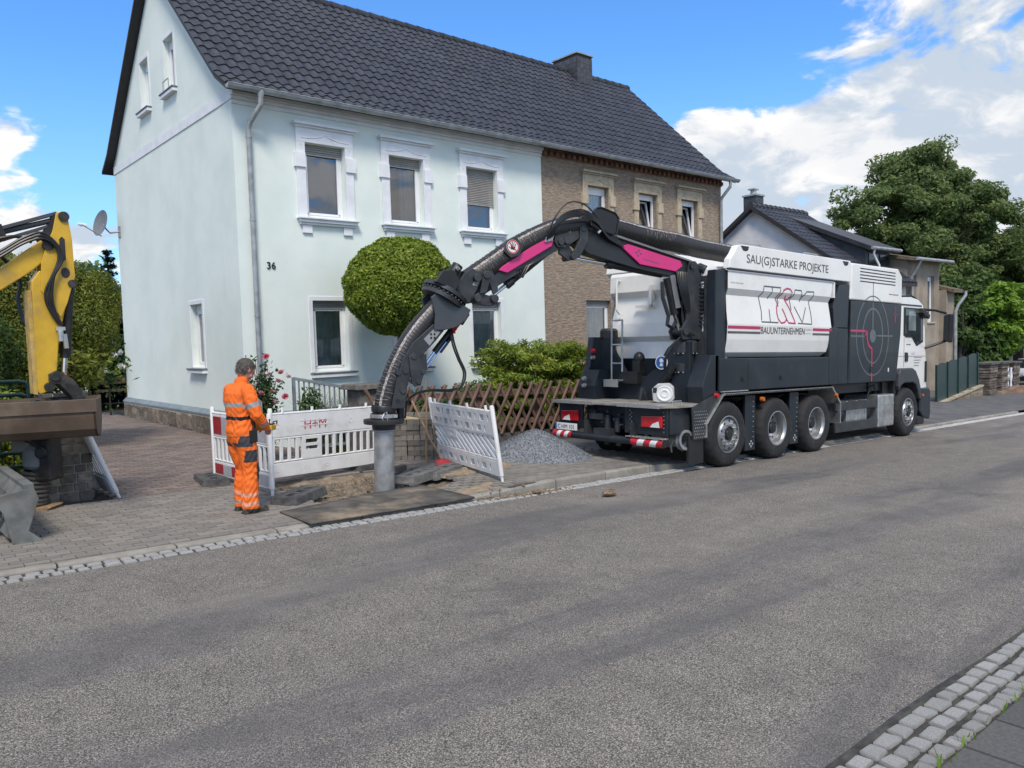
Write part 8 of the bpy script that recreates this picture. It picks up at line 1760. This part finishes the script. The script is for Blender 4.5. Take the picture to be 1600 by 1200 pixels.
for k in range(5): u = k / 4; p = Vector((28.8, 10.9, G(28.8))) + gd * u + Vector((0, -.02, -K * gd.x * u)); MB().bar(p, p + Vector((0, 0, 1.36 + .42 * u)), .07, .07, (1, 0, 0)).build('gate_post', m_gg, gg, world=True)
stw = thing('stepped_wall', 'low stepped wall of pale sleepers under the green gate', 'wall', (28.8, 10.85, G(28.8)))
for k in range(4):
    u0 = .12 + k * .2; h = .10; p0 = Vector((28.8, 10.82, G(28.8))) + gd * u0; p0.z = G(p0.x) + .05 + k * .11; p1 = Vector((28.8, 10.82, 0)) + gd * 1.04; p1.z = G(p1.x) + .05 + k * .11
    MB().bar(p0, p1, .16, .10).build('sleeper', mat('pale_sleeper', (.30, .245, .175), .9, vary=.2, scale=6, piece=.15), stw, world=True)
p0 = Vector((28.8, 10.80, G(28.8) + .02)); p1 = Vector((28.8, 10.80, 0)) + gd * 1.04; p1.z = G(p1.x) + .50; MB().bar(p0, p1, .20, .06).build('coping', mat('pale_coping', (.42, .36, .26), .9, vary=.15, scale=5), stw, world=True)
for i, (x, y, lb) in enumerate(((34.6, 11.3, 'left stone pillar beside the green gate'), (36.6, 11.5, 'middle stone pillar with a flat cap beyond the green gate'), (39.0, 11.8, 'right stone pillar with a flat cap nearest the parked car'))):
    t_ = thing('wall_pillar', lb, 'pillar', (x, y, G(x)), group='stone pillars at the right'); z = -.1
    m_fs = mat('flat_field_stone', (.20, .165, .135), .95, vary=.3, scale=6, bump=.7, bscale=20, piece=.35)
    while z < 1.25: hh = rnd.uniform(.07, .13); b = MB(); b.box(-.40 + rnd.uniform(-.03, .03), .40 + rnd.uniform(-.03, .03), -.36 + rnd.uniform(-.03, .03), .36, z, z + hh - .012); b.build('stone', m_fs, t_, bevel=.01); z += hh
    b = MB(); b.box(-.48, .48, -.44, .44, z, z + .07); b.build('cap', m_wallc, t_)
bal = thing('baluster_fence', 'white balusters between the stone pillars at the right', 'fence', (35.6, 11.4, G(35.6)))
for k, x in enumerate((35.4, 35.8, 37.5, 37.9, 38.3)): MB().lathe([(.05, .3), (.035, .5), (.065, .75), (.04, 1.0), (.05, 1.12)], (x, 11.45, G(x)), (0, 0, 1), 8).build('baluster', m_trim, bal, True, world=True)
b = MB(); b.bar((35.0, 11.45, G(35) + .2), (38.7, 11.75, G(38.7) + .2), .2, .4); b.build('base', m_wallc, bal, world=True)
patch('soil_bank', 38.5, 11.0, 3.6, .7, .35, mat('reddish_soil', (.20, .125, .085), .96, vary=.25, scale=4, bump=.5, bscale=20), 'bank of reddish soil at the foot of the stone pillars', 'soil', z0=.02)
car = thing('parked_car', 'pale car with red tail lights parked at the far right edge', 'car', (46.8, 12.6, G(46.8)), (0, math.atan(K), 0))
m_carw = mat('car_silver', (.55, .56, .58), .3, vary=.04, coat=.6)
b = MB(); b.prism([(-2.0, .32), (-2.08, .75), (-1.95, .95), (-1.5, 1.02), (1.0, .98), (1.9, .82), (2.05, .6), (2.0, .32)], u=(1, 0, 0), v=(0, 0, 1), w=(0, 1, 0), d0=-.85, d1=.85); b.build('body', m_carw, car, bevel=.08)
b = MB(); b.prism([(-1.85, .98), (-1.45, 1.42), (-.2, 1.46), (.45, 1.38), (1.05, .99)], u=(1, 0, 0), v=(0, 0, 1), w=(0, 1, 0), d0=-.70, d1=.70); b.build('cabin', m_dkwin, car, bevel=.06)
b = MB(); b.prism([(-1.42, 1.43), (-.2, 1.47), (.42, 1.40), (.42, 1.37), (-1.42, 1.39)], u=(1, 0, 0), v=(0, 0, 1), w=(0, 1, 0), d0=-.68, d1=.68); b.build('roof', m_carw, car, bevel=.02)
for yy in (-.72, .72): b = MB(); b.box(-2.09, -1.96, yy - .13, yy + .13, .70, .90); b.build('tail_light', m_red, car, bevel=.02)
b = MB(); b.box(-2.12, -2.0, -.8, .8, .34, .55); b.build('rear_bumper', m_blk, car, bevel=.03); b = MB(); b.box(-2.095, -2.05, -.26, .26, .60, .71); b.build('number_plate', m_refw, car)
for x in (-1.3, 1.3):
    for yy in (-.86, .86): b = MB(); b.lathe([(.0, -.09), (.2, -.09), (.31, -.07), (.32, 0), (.31, .07), (.2, .09), (0, .09)], (x, yy * .92, .32), (0, 1, 0), 20); b.build('wheel', m_rub, car, True)
